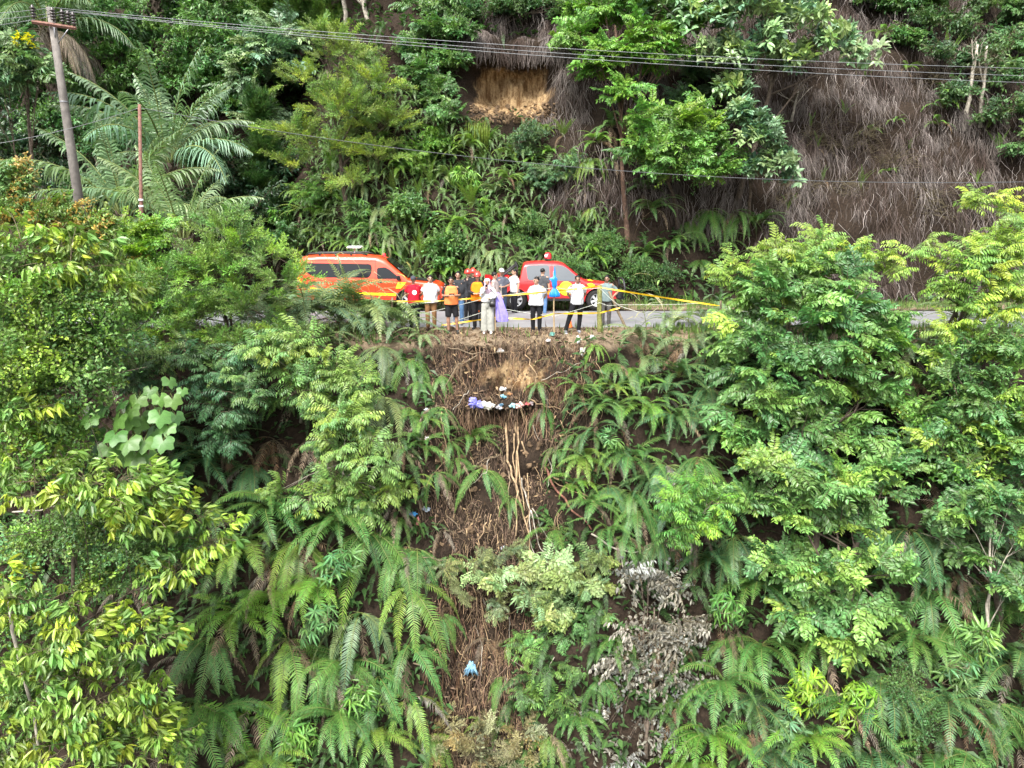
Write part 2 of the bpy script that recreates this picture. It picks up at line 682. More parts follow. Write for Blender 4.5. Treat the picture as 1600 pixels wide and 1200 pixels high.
def frond_mesh(name, mats, n=34, e0=60, e1=-45, side=.2, lmax=.17, wleaf=.020, bare=.12, droop=.25, ang=72, seed=1, thin=1.0, taper=2.2, pw=1.0, gap=0.0, segs=2):
    """a feathery frond, 1 m along its stalk"""
    rnd = random.Random(seed)
    e0, e1 = radians(e0), radians(e1)
    seg = 14
    pts = curve_pts(1.0, e0, e1, seg, side, pw)
    mb = MB()
    mb.tube(pts, [.0075 * thin * (1 - .8 * i / seg) for i in range(seg + 1)], 4, 1, False)

    def P(t):
        q = t * seg
        i = min(int(q), seg - 1)
        return pts[i].lerp(pts[i + 1], q - i), (pts[i + 1] - pts[i]).normalized()
    for k in range(n):
        t = bare + (1 - bare) * (k + .3) / n
        l = lmax * sm(bare - .10, bare + .16, t) * max(.12, 1 - max(0, t) ** taper)
        p, tg = P(min(t, .999))
        sd = Vector((0, 0, 1)).cross(tg)
        sd = sd.normalized() if sd.length > .05 else Vector((-sin(side), cos(side), 0))
        up = tg.cross(sd).normalized()
        for sgn in (-1, 1):
            if rnd.random() < gap:
                continue
            a = radians(ang + rnd.uniform(-7, 7) - 22 * t)
            d = (tg * cos(a) + sd * sgn * sin(a) + up * .12).normalized()
            ll = l * rnd.uniform(.86, 1.1)
            dr = droop * rnd.uniform(.6, 1.4)
            w = wleaf * rnd.uniform(.85, 1.15)
            q = tg * (w * .5)
            m1 = p + d * ll * .5 - Vector((0, 0, dr * ll * .22))
            tip = p + d * ll * .95 - Vector((0, 0, dr * ll))
            if segs == 2:
                mb.add([p - q * .8, p + q * .8, m1 + q, m1 - q, tip], [(0, 1, 2, 3), (3, 2, 4)], 0)
            else:
                m2 = p + d * ll * .8 - Vector((0, 0, dr * ll * .6))
                mb.add([p - q * .8, p + q * .8, m1 + q, m1 - q, m2 + q * .7, m2 - q * .7, tip], [(0, 1, 2, 3), (3, 2, 4, 5), (5, 4, 6)], 0)
    return mb.mesh(name, mats)


FERN_ARCH = [frond_mesh("fern_frond", [M_FERN, M_STALK], 29, e0, e1, sd, .165, .0185, seed=i) for i, (e0, e1, sd) in
             enumerate([(70, -50, .3), (55, -60, -.3), (40, -70, .15), (62, -30, -.2), (30, -55, .4)])]
FERN_HANG = [frond_mesh("fern_frond", [M_FERN, M_STALK], 33, e0, e1, sd, .135, .0165, seed=20 + i, pw=.55) for i, (e0, e1, sd) in
             enumerate([(45, -88, .1), (20, -86, -.15), (5, -80, .2)])]
FERN_LONG = [frond_mesh('fern_frond', [M_FERN, M_STALK], 44, 20, -88, sd, .090, .0120, seed=70 + i, pw=.35) for i, sd in enumerate([.05, -.06])]
FERN_UP = [frond_mesh("fern_frond", [M_FERN, M_STALK], 26, e0, e1, sd, .135, .0185, seed=30 + i) for i, (e0, e1, sd) in
           enumerate([(84, 55, .1), (80, 20, -.3), (76, 35, .3)])]
FERN_DRY = [frond_mesh("dry_frond", [M_DRY, M_TWIG], 30, e0, e1, sd, .12, .016, droop=.8, seed=40 + i, gap=.15, pw=.6) for i, (e0, e1, sd) in
            enumerate([(10, -86, .2), (-20, -88, -.2), (40, -80, .1)])]
PALM = [frond_mesh("palm_frond", [M_FERN, M_STALK], 31, e0, e1, sd, .24, .0165, bare=.16, droop=.85, ang=58, seed=50 + i, thin=1.4, taper=3.0, segs=3) for i, (e0, e1, sd) in
        enumerate([(78, 20, .15), (66, -12, -.2), (50, -38, .25), (35, -60, -.1), (84, 50, .1)])]
PALM_DRY = [frond_mesh("dry_palm_frond", [M_DRY, M_TWIG], 48, e0, e1, sd, .17, .011, bare=.16, droop=1.3, ang=50, seed=60 + i, thin=1.4, segs=3, pw=.5) for i, (e0, e1, sd) in
            enumerate([(30, -85, .15), (10, -88, -.15)])]


def twig(mb, pts, r0, r1, n=4, mat=1):
    k = len(pts)
    mb.tube(pts, [r0 + (r1 - r0) * i / (k - 1) for i in range(k)], n, mat, False)


def spray(kind, seed):
    """a leafy branch about 1 m long along +x, its upper side toward +z"""
    r = random.Random(seed)
    u = r.uniform
    mb = MB()
    X, Z = Vector((1, 0, 0)), Vector((0, 0, 1))

    def rv(s):
        return Vector((u(-s, s), u(-s, s), u(-s, s)))
    mats = [M_LEAF, M_TWIG]
    if kind == 'droop':               # tufts of long hanging leaves
        main = curve_pts(.9, radians(15), radians(-10), 5, u(-.3, .3))
        twig(mb, main, .012, .005)
        ends = [main[-1]] + [main[i] for i in (2, 3, 4)]
        tips = [ends[0]]
        for e in ends[1:] + ends[1:3]:
            a = u(-1.3, 1.3)
            t = e + Vector((cos(a) * .25, sin(a) * .30, u(-.02, .1)))
            twig(mb, [e, t], .006, .004)
            tips.append(t)
        for t in tips:
            for k in range(r.choice((5, 6, 7))):
                a = u(0, 2 * pi)
                el = radians(u(-82, -35))
                d = Vector((cos(a) * cos(el) + .15, sin(a) * cos(el), sin(el)))
                leafshape(mb, t + rv(.03), d, Vector((cos(a), sin(a), 1)), u(.20, .30), u(.065, .095), 0, .2, .12)
    elif kind == 'compound':          # pinnate leaves with drooping leaflets
        main = curve_pts(.5, radians(25), radians(5), 3, u(-.3, .3))
        twig(mb, main, .012, .006)
        for b in range(7):
            o = main[1 + b % 3]
            a = (-1.3, -.7, 0, .6, 1.2, -.3, .35)[b] + u(-.2, .2)
            e = radians(u(5, 35))
            q = curve_pts(u(.42, .6), e, radians(-28), 6, 0)
            rot = Matrix.Rotation(a, 3, 'Z')
            q = [o + rot @ w for w in q]
            twig(mb, q, .004, .002, 3)
            for i in range(1, 7):
                tg = (q[i] - q[i - 1]).normalized()
                sd = Z.cross(tg).normalized()
                for sg in ((-1, 1) if i < 6 else (-.9, 0, .9)):
                    d = tg * .55 + sd * sg * .85 - Z * u(.25, .6)
                    leafshape(mb, q[i], d, Z, u(.15, .20), u(.046, .062), 0, .15, .25)
    elif kind == 'alternate':         # twigs with two rows of oval leaves
        for b in range(7):
            a = (0, .55, -.55, u(-.3, .3), .95, -.95, u(-.8, .8))[b]
            q = curve_pts((1.0, .75, .75, .6, .55, .55, .7)[b], radians(u(0, 25)), radians(u(-40, -15)), 9, u(-.4, .4))
            rot = Matrix.Rotation(a, 3, 'Z')
            o = Vector((.10 * b, 0, u(-.05, .12)))
            q = [o + rot @ w for w in q]
            twig(mb, q, .008, .003, 3)
            for i in range(1, 10):
                tg = (q[i] - q[i - 1]).normalized()
                sd = Z.cross(tg).normalized()
                for sg in (-1, 1):
                    d = tg * .5 + sd * sg * .85 + Z * u(-.35, .1)
                    leafshape(mb, q[i] + tg * .03 * sg, d + rv(.22), Z + rv(.45), u(.15, .23), u(.066, .098), 0, .15, .2)
    elif kind == 'small':             # many small round leaves
        for b in range(9):
            a = u(-1.2, 1.2)
            q = curve_pts(u(.5, 1.0), radians(u(-10, 40)), radians(u(-70, 0)), 10, u(-.5, .5))
            rot = Matrix.Rotation(a, 3, 'Z')
            q = [rot @ w for w in q]
            twig(mb, q, .006, .002, 3)
            for i in range(1, 11):
                for _ in range(2):
                    d = rv(1) + Z * .15 + X * .2
                    leafshape(mb, q[i] + rv(.05), d, Z + rv(.7), u(.07, .105), u(.05, .07), 0, .1, .15, 1, .5)
    elif kind == 'feather':           # loose feathery sprays of small leaflets
        q = curve_pts(1.0, radians(25), radians(5), 12, u(-.3, .3))
        twig(mb, q, .008, .003, 3)
        for i in range(2, 13):
            for sg in (-1, 1, 0):
                l = .40 * (1 - .5 * i / 12) * u(.6, 1.25)
                tg = (q[i] - q[i - 1]).normalized()
                sd = Z.cross(tg).normalized()
                d = (tg * u(.5, .9) + sd * (sg * u(.4, 1.0) + u(-.2, .2)) + Z * u(-.35, .75)).normalized()
                mb.tube([q[i], q[i] + d * l], [.003, .0015], 3, 1, False)
                nn = max(3, int(l / .046))
                s2 = d.cross(rv(1))
                s2 = s2.normalized() if s2.length > .1 else sd
                for k in range(1, nn + 1):
                    b = q[i] + d * (l * k / nn) - Z * (.12 * (k / nn) ** 2 * l)
                    for s3 in (-1, 1):
                        leafshape(mb, b, d * .7 + s2 * s3 * .7 + rv(.25), Z + rv(.5), u(.055, .085), u(.022, .034), 0, 0, .1, 1)
    elif kind == 'bigleaf':           # whorls of large leathery leaves held upward
        main = curve_pts(.7, radians(20), radians(30), 4, u(-.3, .3))
        twig(mb, main, .014, .008)
        tw = [main[-1], main[2] + Vector((.12, .30, .06)), main[2] + Vector((.10, -.32, .02)), main[3] + Vector((.05, u(-.1, .1), .22))]
        for e in tw[1:]:
            twig(mb, [main[1], e], .008, .005)
        for o, nn in zip(tw, (9, 7, 7, 6)):
            for k in range(nn):
                a = 2 * pi * k / nn + u(-.3, .3)
                el = radians(u(-35, 50))
                d = Vector((cos(a) * cos(el), sin(a) * cos(el), sin(el)))
                leafshape(mb, o + d * .03, d, Z, u(.24, .36), u(.12, .175), 0, .14, .25, 2)
        mats = [M_BIGLEAF, M_TWIG]
    elif kind == 'needle':            # soft pine tufts
        for b in range(7):
            a = u(-1.0, 1.0)
            q = curve_pts(u(.5, .9), radians(u(10, 60)), radians(u(20, 75)), 6, u(-.3, .3))
            rot = Matrix.Rotation(a, 3, 'Z')
            q = [rot @ w for w in q]
            twig(mb, q, .007, .004, 3)
            for i in range(1, 7):
                for _ in range(9):
                    tg = (q[i] - q[i - 1]).normalized()
                    d = tg + rv(.75)
                    leafshape(mb, q[i] - tg * u(0, .1), d, Z + rv(1), u(.18, .28), .011, 0, 0, .2, 1)
    elif kind == 'whorl':             # hand of long narrow hanging leaflets
        for o, nn, s in ((Vector((.45, 0, .1)), 8, 1.0), (Vector((.2, .28, .02)), 6, .8), (Vector((.25, -.3, .0)), 6, .8)):
            twig(mb, [Vector((0, 0, 0)), o * .5 + Z * .06, o], .007, .004, 3)
            for k in range(nn):
                a = 2 * pi * k / nn + u(-.2, .2)
                el = radians(u(-60, -5))
                d = Vector((cos(a) * cos(el), sin(a) * cos(el), sin(el) + .1))
                leafshape(mb, o, d, Z, u(.30, .46) * s, u(.055, .08) * s, 0, .15, .35)
    elif kind == 'withered':          # limp dried leaves, pale undersides out
        for b in range(4):
            a = u(-.9, .9)
            q = curve_pts(u(.6, 1.0), radians(u(-10, 30)), radians(u(-60, -10)), 7, u(-.4, .4))
            rot = Matrix.Rotation(a, 3, 'Z')
            q = [rot @ w for w in q]
            twig(mb, q, .006, .003, 3)
            for i in range(1, 8):
                for _ in range(2):
                    el = radians(u(-88, -40))
                    a2 = u(0, 2 * pi)
                    d = Vector((cos(a2) * cos(el), sin(a2) * cos(el), sin(el)))
                    leafshape(mb, q[i] + rv(.02), d, Vector((cos(a2), sin(a2), .5)), u(.13, .21), u(.055, .085), 0, .3, .15)
        mats = [M_DRY, M_TWIG]
    elif kind == 'broad':             # plain forest foliage
        for b in range(8):
            a = u(-1.3, 1.3)
            q = curve_pts(u(.5, 1.0), radians(u(-5, 45)), radians(u(-35, 10)), 7, u(-.4, .4))
            rot = Matrix.Rotation(a, 3, 'Z')
            q = [rot @ w for w in q]
            twig(mb, q, .009, .003, 3)
            for i in range(1, 8):
                for _ in range(2):
                    d = rv(1) + X * .3 - Z * .2
                    leafshape(mb, q[i] + rv(.04), d, Z + rv(.4), u(.15, .24), u(.07, .10), 0, .12, .25)
    elif kind == 'twigs':             # bare dead twigs
        for b in range(7):
            a = u(-1.2, 1.2)
            q = curve_pts(u(.5, 1.1), radians(u(-20, 50)), radians(u(-60, 40)), 5, u(-.9, .9))
            rot = Matrix.Rotation(a, 3, 'Z')
            q = [rot @ w + rv(.02) for w in q]
            twig(mb, q, .007, .002, 3)
    me = mb.mesh("leafy_branch", mats)
    return me


SPRAY = {k: [spray(k, 100 * i + j) for j in range(4)] for i, k in enumerate(
    ('droop', 'compound', 'alternate', 'small', 'feather', 'bigleaf', 'needle', 'whorl', 'withered', 'broad', 'twigs'))}


# ------------------------------------------------------------------ colours
def shade(col, dv=.25, dh=.12):
    """small honest variation between plants and between branches: tone and yellowness"""
    v = 1 + U(-dv, dv)
    y = U(-dh, dh)
    if col[1] > col[0] * 1.02:
        col = (col[0] * 1.08, col[1] * 1.22, col[2] * 1.35)
    return (max(.002, col[0] * v * (1 + y * 1.5)), max(.002, col[1] * v * (1 + y * .3)), max(.002, col[2] * v * (1 - y)), 1)


C_FERN = (.085, .172, .034)
C_FERN_BLUE = (.075, .148, .046)
C_FERN_YEL = (.15, .225, .035)
C_FERN_PALE = (.18, .225, .085)
C_FERN_GREY = (.135, .18, .075)
C_DRY = (.17, .115, .07)
C_DRYGREY = (.22, .175, .13)
C_LIME = (.235, .30, .03)
C_LEAF = (.088, .172, .038)
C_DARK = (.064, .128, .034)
C_BRIGHT = (.13, .24, .03)
C_OLIVE = (.125, .165, .035)
C_SILVER = (.17, .235, .11)

MIX_ROT = Matrix.Rotation


def orient(xd, up):
    xd = xd.normalized()
    y = up.cross(xd)
    if y.length < 1e-4:
        y = Vector((0, 1, 0)).cross(xd)
    y.normalize()
    z = xd.cross(y)
    return Matrix((xd, y, z)).transposed()


def part_at(name, me, parent, loc, rot3, scale, color):
    o = bpy.data.objects.new(name, me)
    COL.objects.link(o)
    o.parent = parent
    m = rot3.to_4x4()
    if isinstance(scale, (tuple, list)):
        m = m @ Matrix.Diagonal((*scale, 1))
    else:
        m = m @ Matrix.Scale(scale, 4)
    m.translation = loc
    o.matrix_local = m
    o.color = color
    return o


FERNS = []                                        # (object, photo x, photo y, look)


def fern(base, nor, size, n=11, style='arch', col=C_FERN, look=None, spread=100, dry=0.0, out=None, group=None, cat='fern', name='fern', label=None, lift=0.0, dv=.22):
    """a fern: fronds fanned out from one rootstock, mostly away from the slope"""
    base = Vector(base)
    t = thing(name, label or 'fern', cat, base, 0, group)
    o2 = Vector(out) if out else Vector((nor.x, nor.y, 0))
    az0 = atan2(o2.y, o2.x) if o2.length > .05 else -pi / 2
    if out is None:
        az0 = .5 * az0 + .5 * (-pi / 2) if abs(az0 + pi / 2) < 1.6 else -pi / 2
    protos = {'arch': FERN_ARCH, 'hang': FERN_HANG, 'up': FERN_UP, 'long': FERN_LONG, 'dry': FERN_DRY, 'palm': PALM}[style]
    n = int(n * 1.4 + .5) if style not in ('up', 'long') and n > 4 else n
    for k in range(n):
        a = az0 + radians(spread) * (2 * (k + .5) / n - 1 + U(-.12, .12))
        me = random.choice(protos)
        c = shade(col, dv)
        nm = 'frond'
        if R() < dry + .04:
            me = random.choice(FERN_DRY)
            c = shade(random.choice((C_DRY, C_DRYGREY)), .3)
        tilt = U(-.25, .25)
        rot = MIX_ROT(a, 3, 'Z') @ MIX_ROT(tilt, 3, 'X') @ MIX_ROT(U(-.2, .2), 3, 'Y')
        s = size * U(.7, 1.12)
        part_at(nm, me, t, Vector((U(-.05, .05), U(-.05, .05), lift + U(0, .06))), rot, (s, s * U(.9, 1.15), s), c)
    if label is None:
        px, py = proj(base + Vector((0, 0, .2 * size)))
        FERNS.append((t, px, py, look or 'green fern'))
    return t


def trunk_mesh(base, top, r0, r1, limbs=(), wob=.06, n=8, stems=1):
    """tapered trunk with limbs to the given points (all relative to the base)"""
    mb = MB()
    for s in range(stems):
        k = 8
        off = Vector((U(-.15, .15), U(-.1, .1), 0)) * (s > 0)
        tp = top + Vector((U(-.5, .5), U(-.3, .3), U(-.4, .2))) * (s > 0)
        pts = []
        L = top.length
        for i in range(k + 1):
            t = i / k
            w = wob * L * (t * (1 - t) * 2)
            pts.append(off.lerp(tp, t) + Vector((U(-w, w), U(-w, w), 0)) * .5)
        rr = [(r0 * (1 - t) + r1 * t) for t in [i / k for i in range(k + 1)]]
        rr[0] *= 1.35
        mb.tube(pts, rr, n, 0, True)
    for li, l in enumerate(limbs):
        t = U(.45, .85)
        i = int(t * k)
        a = pts[i]
        mid = a.lerp(l, .5) + Vector((U(-.1, .1), U(-.1, .1), U(.0, .25))) * (l - a).length * .4
        rl = rr[i] * .5
        ps = [a, a.lerp(mid, .55), mid, mid.lerp(l, .55), l]
        mb.tube(ps, [rl, rl * .85, rl * .65, rl * .45, rl * .2], 6, 0, True)
        for _ in range(3):
            e = l + Vector((U(-1, 1), U(-1, 1), U(-.4, .8))) * (l - a).length * .35
            mb.tube([ps[2 + (_ % 2)], ps[3].lerp(e, .5), e], [rl * .4, rl * .25, rl * .1], 5, 0, False)
    return mb


def tree(name, label, cat, base, lobes, kind, n, size, col, bark=None, r0=.09, r1=.03, dv=.28, dh=.16, group=None,
         inner=.25, face=.45, low=-.35, droop=.0, stems=1, trunk=True, front=.0, limb_n=None, bright=None, bfrac=.25, part='leafy_branch'):
    """a tree or shrub: trunk with limbs into each lobe of the crown, leafy branches through the lobes"""
    base = Vector(base)
    t = thing(name, label, cat, base, 0, group)
    lb = [(Vector(c) - base, (Vector(r) if hasattr(r, '__len__') else Vector((r, r, r)))) for c, r in lobes]
    if trunk:
        top = max(lb, key=lambda q: q[0].z)[0]
        ctr = sum((c for c, r in lb), Vector()) / len(lb)
        top = ctr.lerp(top, .6)
        limbs = [c for c, r in lb]
        if limb_n:
            limbs = limbs[:limb_n]
        trunk_mesh(base, top, r0, r1, limbs, stems=stems).build("trunk", [bark or M_BARK], t)
    wts = [(r.x * r.y * r.z) ** .62 for c, r in lb]
    kinds = kind if isinstance(kind, (list, tuple)) else [kind]
    made = 0
    while made < n:
        c, r = random.choices(lb, wts)[0]
        d = Vector((random.gauss(0, 1), random.gauss(0, 1) - front, random.gauss(0, 1) + .25)).normalized()
        if d.z < low:
            continue
        k = U(.3, .75) if R() < inner else U(.72, 1.05)
        p = c + Vector((d.x * r.x, d.y * r.y, d.z * r.z)) * k
        xd = Vector((d.x, d.y, d.z * .6 + .05 - droop)) + Vector((U(-.5, .5), U(-.5, .5), U(-.3, .3)))
        up = Vector((d.x * .35, d.y * .35 - face, 1)) + Vector((U(-.25, .25), U(-.25, .25), 0))
        s = size * U(.7, 1.2)
        rot = orient(xd, up)
        cc = col if not (bright and R() < bfrac) else bright
        part_at(part, random.choice(SPRAY[random.choice(kinds)]), t, p - xd.normalized() * s * .55, rot, s, shade(cc, dv, dh))
        made += 1
    return t


def lobes_px(L):
    """lobes given as (photo x, photo y, depth y, radius in m [, flatten])"""
    out = []
    for q in L:
        px, py, y, r = q[:4]
        f = q[4] if len(q) > 4 else .85
        out.append((at(px, py, y), (r, r * .9, r * f)))
    return out
# ------------------------------------------------------------------ loose cover: undergrowth, dead thatch, litter
M_UNDER = leaf_mat("undergrowth_leaf", .5, .25, .5)
M_THATCH = leaf_mat("dead_thatch", .8, .05, .6, None, .15)
nt_ = M_THATCH.node_tree                     # patches of reddish and bleached stalks
hs_ = [n for n in nt_.nodes if n.type == 'HUE_SAT'][0]
src_ = hs_.inputs["Color"].links[0].from_socket
g_ = N(nt_, "ShaderNodeNewGeometry")
no_ = N(nt_, "ShaderNodeTexNoise", i_Scale=.55, i_Detail=3.0)
nt_.links.new(g_.outputs["Position"], no_.inputs["Vector"])
rp_ = N(nt_, "ShaderNodeValToRGB")
for e_, (p_, c_) in zip([rp_.color_ramp.elements[0], rp_.color_ramp.elements[1]], [(.36, (.60, .50, .44, 1)), (.60, (1.5, 1.52, 1.52, 1))]):
    e_.position = p_
    e_.color = c_
nt_.links.new(no_.outputs["Fac"], rp_.inputs[0])
nt_.links.new(mixc(nt_, 1.0, src_, rp_.outputs[0], 'MULTIPLY'), hs_.inputs["Color"])
M_LITTER = leaf_mat("leaf_litter", .8, .05, .65, ((.36, .26, .15), .86), .15)


def terrain_samples(n, ok):
    """random spots on the hillside, evenly over its surface"""
    ws, acc = [], 0
    for j in range(len(BP) - 1):
        acc += math.hypot(BP[j + 1][0] - BP[j][0], BP[j + 1][1] - BP[j][1]) if -12 < BP[j][0] < 34 else 0
        ws.append(acc)
    import bisect
    out = []
    tries = 0
    while len(out) < n and tries < n * 30:
        tries += 1
        j = bisect.bisect(ws, R() * acc)
        t = R()
        j = min(j, len(BP) - 2)
        y = BP[j][0] + (BP[j + 1][0] - BP[j][0]) * t
        z = BP[j][1] + (BP[j + 1][1] - BP[j][1]) * t
        D = y + 22
        x = U(-.78, .78) * max(D, 8)
        if ok(x, y, z):
            p = ground_pt(x, y, z)
            q = ground_pt(x + .1, y, z)
            e = .05
            y2, z2 = BP[j + 1]
            q2 = ground_pt(x, y2, z2)
            nr = (q - p).cross(q2 - p)
            if nr.length < 1e-9:
                continue
            nr.normalize()
            if nr.z < 0:
                nr = -nr
            out.append((p, nr, x, y, z))
    return out


def thatchy(x, y, z):
    return y > 8.4 and x > 1.2 + .8 * noise.noise(Vector((z * .4, 1, 2))) and (z > 4.2 - .25 * max(0, x - 3) or x > 11)


def near_gully(x, z):
    return gully(x, z) > .35 and x < 1.35 - .22 * max(0.0, -z - 2)


mb = MB()
for p, nr, x, y, z in terrain_samples(13000, lambda x, y, z: (y < -.5 and not near_gully(x, z)) or (y > 8.0 and not thatchy(x, y, z) and not (abs(x + .05) < 2.5 and 8.0 < z < 12))):
    for _ in range(3):
        d = Vector((U(-1, 1), U(-1, .2), U(-.7, .6))) + nr * .8
        L_ = U(.15, .34) * (1.25 if y > 8 else 1)
        leafshape(mb, p + nr * U(0, .18) + Vector((U(-.15, .15), 0, U(-.15, .15))), d, Vector((U(-.4, .4), U(-.6, 0), 1)), L_, L_ * U(.28, .5), 0, .12, .3, 1)
LOWF = []
for me_ in (FERN_ARCH[0], FERN_ARCH[2], FERN_HANG[0], FERN_HANG[1]):
    LOWF.append(([v.co.copy() for v in me_.vertices], [tuple(p.vertices) for p in me_.polygons if p.material_index == 0]))
for p, nr, x, y, z in terrain_samples(1900, lambda x, y, z: (-7.5 < y < -.4 and not near_gully(x, z)) or (y > 8.3 and z < 15 and not thatchy(x, y, z) and not (abs(x + .05) < 2.5 and 8.0 < z < 12))):
    vs_, fs_ = random.choice(LOWF)
    m4 = MIX_ROT(-pi / 2 + U(-1.3, 1.3), 3, 'Z') @ MIX_ROT(U(-.3, .3), 3, 'X')
    s_ = U(.7, 1.35)
    mb.add([p + m4 @ (v * s_) for v in vs_], fs_, 0)
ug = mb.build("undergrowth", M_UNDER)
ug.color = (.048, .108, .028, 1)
tag(ug, kind="stuff")

mb = MB()
for p, nr, x, y, z in terrain_samples(2400, lambda x, y, z: y > 8.3 and z < 9.5 and -10 < x < 4.5 and not thatchy(x, y, z) and not (abs(x + .05) < 2.6 and z > 7.6)):
    vs_, fs_ = random.choice(LOWF)
    m4 = MIX_ROT(-pi / 2 + U(-1.2, 1.2), 3, 'Z') @ MIX_ROT(U(-.3, .3), 3, 'X')
    s_ = U(.55, 1.05)
    mb.add([p + nr * .1 + m4 @ (v * s_) for v in vs_], fs_, 0)
ug2 = mb.build("low_bank_ferns", M_FERN)
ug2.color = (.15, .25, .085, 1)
tag(ug2, kind="stuff")
mb = MB()


def strand(mb, p, L, w, out=.25, wob=.18, segs=4, sw=0.0):
    a = U(-.6, .6) + sw
    d = Vector((sin(a) * .6, -out + U(-.1, .1), -.75)).normalized()
    q = p.copy()
    side = Vector((cos(a), U(-.4, .4), U(-.2, .2))).normalized() * w * .5
    vs = []
    for i in range(segs + 1):
        k = 1 - .6 * i / segs
        vs += [q - side * k, q + side * k]
        d = (d + Vector((U(-wob, wob), U(-wob, wob) + .02, -.22))).normalized()
        q = q + d * (L / segs)
    mb.add(vs, [(2 * i, 2 * i + 1, 2 * i + 3, 2 * i + 2) for i in range(segs)], 0)


scar = lambda x, z: abs(x + .05) < 2.2 and 8.2 < z < 11.2
for p, nr, x, y, z in terrain_samples(34000, lambda x, y, z: thatchy(x, y, z) and z < 20 and not scar(x, z) and noise.noise(Vector((x * .6, z * .5, 7))) + .5 * noise.noise(Vector((x * 1.7, z * 1.4, 3))) + U(-.22, .22) > -.08):
    sw = 1.6 * noise.noise(Vector((x * .35, z * .35, 2))) + U(-.5, .5)
    strand(mb, p + nr * U(.02, .45), U(.35, 1.5), U(.010, .026), U(.1, .7), .42, 4, sw)
for q in terrain_samples(330, lambda x, y, z: thatchy(x, y, z) and z < 20 and not scar(x, z)):   # tussocks: whole crowns of stalks fanning from one point
    sw = 1.2 * noise.noise(Vector((q[2] * .5, q[4] * .5, 2)))
    l_ = U(.6, 1.6)
    for j in range(26):
        strand(mb, q[0] + q[1] * U(.2, .5) + Vector((U(-.12, .12), 0, U(-.1, .1))), l_ * U(.6, 1.1), U(.010, .022), U(.2, 1.1), .34, 5, sw + U(-1.4, 1.4))
for k in range(2300):                                # the overhanging fringe above the bare scar
    x = U(-2.9, 3.2)
    zz = 11.9 - .10 * x * x + U(-.3, .9)
    p = ground_pt(x, 14.35 + (zz - 11.5) * .65, zz)
    strand(mb, p + Vector((0, -.15, .1)), U(.5, 1.5), U(.014, .03), .6, .25)
for k in range(1100):
    x = U(-3.6, 3.8)
    zz = 12.1 + U(-.3, 1.3) - .10 * x * x
    p = ground_pt(x, 14.35 + (zz - 11.5) * .65, zz)
    strand(mb, p + Vector((0, -.1, .1)), U(.4, 1.1), U(.014, .03), .8, .35)
tw_ = MB()
for p, nr, x, y, z in terrain_samples(3600, lambda x, y, z: thatchy(x, y, z) and z < 20 and not scar(x, z) and noise.noise(Vector((x * .5, z * .5, 3))) > -.15):
    strand(tw_, p + nr * U(.3, .7), U(.4, 1.4), U(.010, .020), U(.0, .6), .6, 5, U(-2.2, 2.2))
o = tw_.build("dead_twigs", M_DRY)
o.color = (.30, .265, .245, 1)
tag(o, kind="stuff")
th = mb.build("dead_fern_thatch", M_THATCH)
th.color = (.086, .073, .066, 1)
tag(th, kind="stuff")

mb = MB()
for p, nr, x, y, z in terrain_samples(27000, lambda x, y, z: y < .1 and z > -13 and gully(x, z) > .12 + .3 * R() and noise.noise(Vector((x * 1.3, z * 1.1, 5))) + U(-.25, .25) > -.16 and not (abs(x + .1) < 1.3 and -1.5 < z < -.55 and R() < .8)):
    if R() < .48:
        strand(mb, p + nr * U(.0, .14), U(.15, .7), U(.007, .018), .4, .5, 3, U(-1.6, 1.6))
    else:
        L_ = U(.03, .10) if R() < .8 else U(.1, .22)
        leafshape(mb, p + nr * U(.0, .14), Vector((U(-1, 1), U(-.6, .2), U(-1, .3))), nr + Vector((U(-.6, .6), U(-.6, .6), U(-.6, .6))), L_, L_ * U(.2, .42), 0, .25, U(.1, .7), 1)
for p, nr, x, y, z in terrain_samples(2600, lambda x, y, z: -.9 < y < 1.15):
    if R() < .6:
        d = Vector((U(-1, 1), U(-1, 1), U(0, .25)))
        leafshape(mb, p + Vector((0, 0, .015)), d, Vector((U(-.3, .3), U(-.3, .3), 1)), U(.08, .3), U(.008, .03), 0, .1, .1, 1)
    else:
        leafshape(mb, p + Vector((0, 0, .02)), Vector((U(-1, 1), U(-1, 1), U(0, .3))), Vector((U(-.5, .5), U(-.5, .5), 1)), U(.07, .15), U(.03, .08), 0, .2, .3, 1)
lt = mb.build("leaf_litter", M_LITTER)
lt.color = (.135, .094, .064, 1)
tag(lt, kind="stuff")

# clods of earth shed over the slip
mb = MB()
for p, nr, x, y, z in terrain_samples(1500, lambda x, y, z: y < .4 and z > -12 and gully(x, z) > .3 and (z > -4 or R() < .4)):
    r_ = U(.02, .055) if R() < .9 else U(.06, .11)
    o_ = U(0, 40)
    b0 = len(mb.v)
    mb.ell(p + nr * r_ * .3, (r_, r_ * U(.7, 1), r_ * U(.6, .9)), 0, 7, 5)
    for k in range(b0, len(mb.v)):
        q = Vector(mb.v[k]) - p
        mb.v[k] = p + q * (1 + 1.3 * noise.noise(q * (1.2 / r_) + Vector((o_, 0, 0))) + U(-.15, .15))
for x_ in range(260):
    px_, py_ = U(735, 870), 160 + 32 * sqrt(R())
    p, nr = hit(px_, py_, 7)
    r_ = U(.03, .10)
    b0 = len(mb.v)
    mb.ell(p + nr * r_ * .3, (r_, r_ * .8, r_ * .7), 0, 7, 5)
    for k in range(b0, len(mb.v)):
        q = Vector(mb.v[k]) - p
        mb.v[k] = p + q * (1 + 1.3 * noise.noise(q * (1.2 / r_) + p) + U(-.15, .15))
mb.sm = [False] * len(mb.sm)
cl = mb.build("earth_clods", flat_mat("clod_earth", (.12, .082, .05), .95, 0, .5, 3.0, .4, False, 0, .1))
tag(cl, kind="stuff")

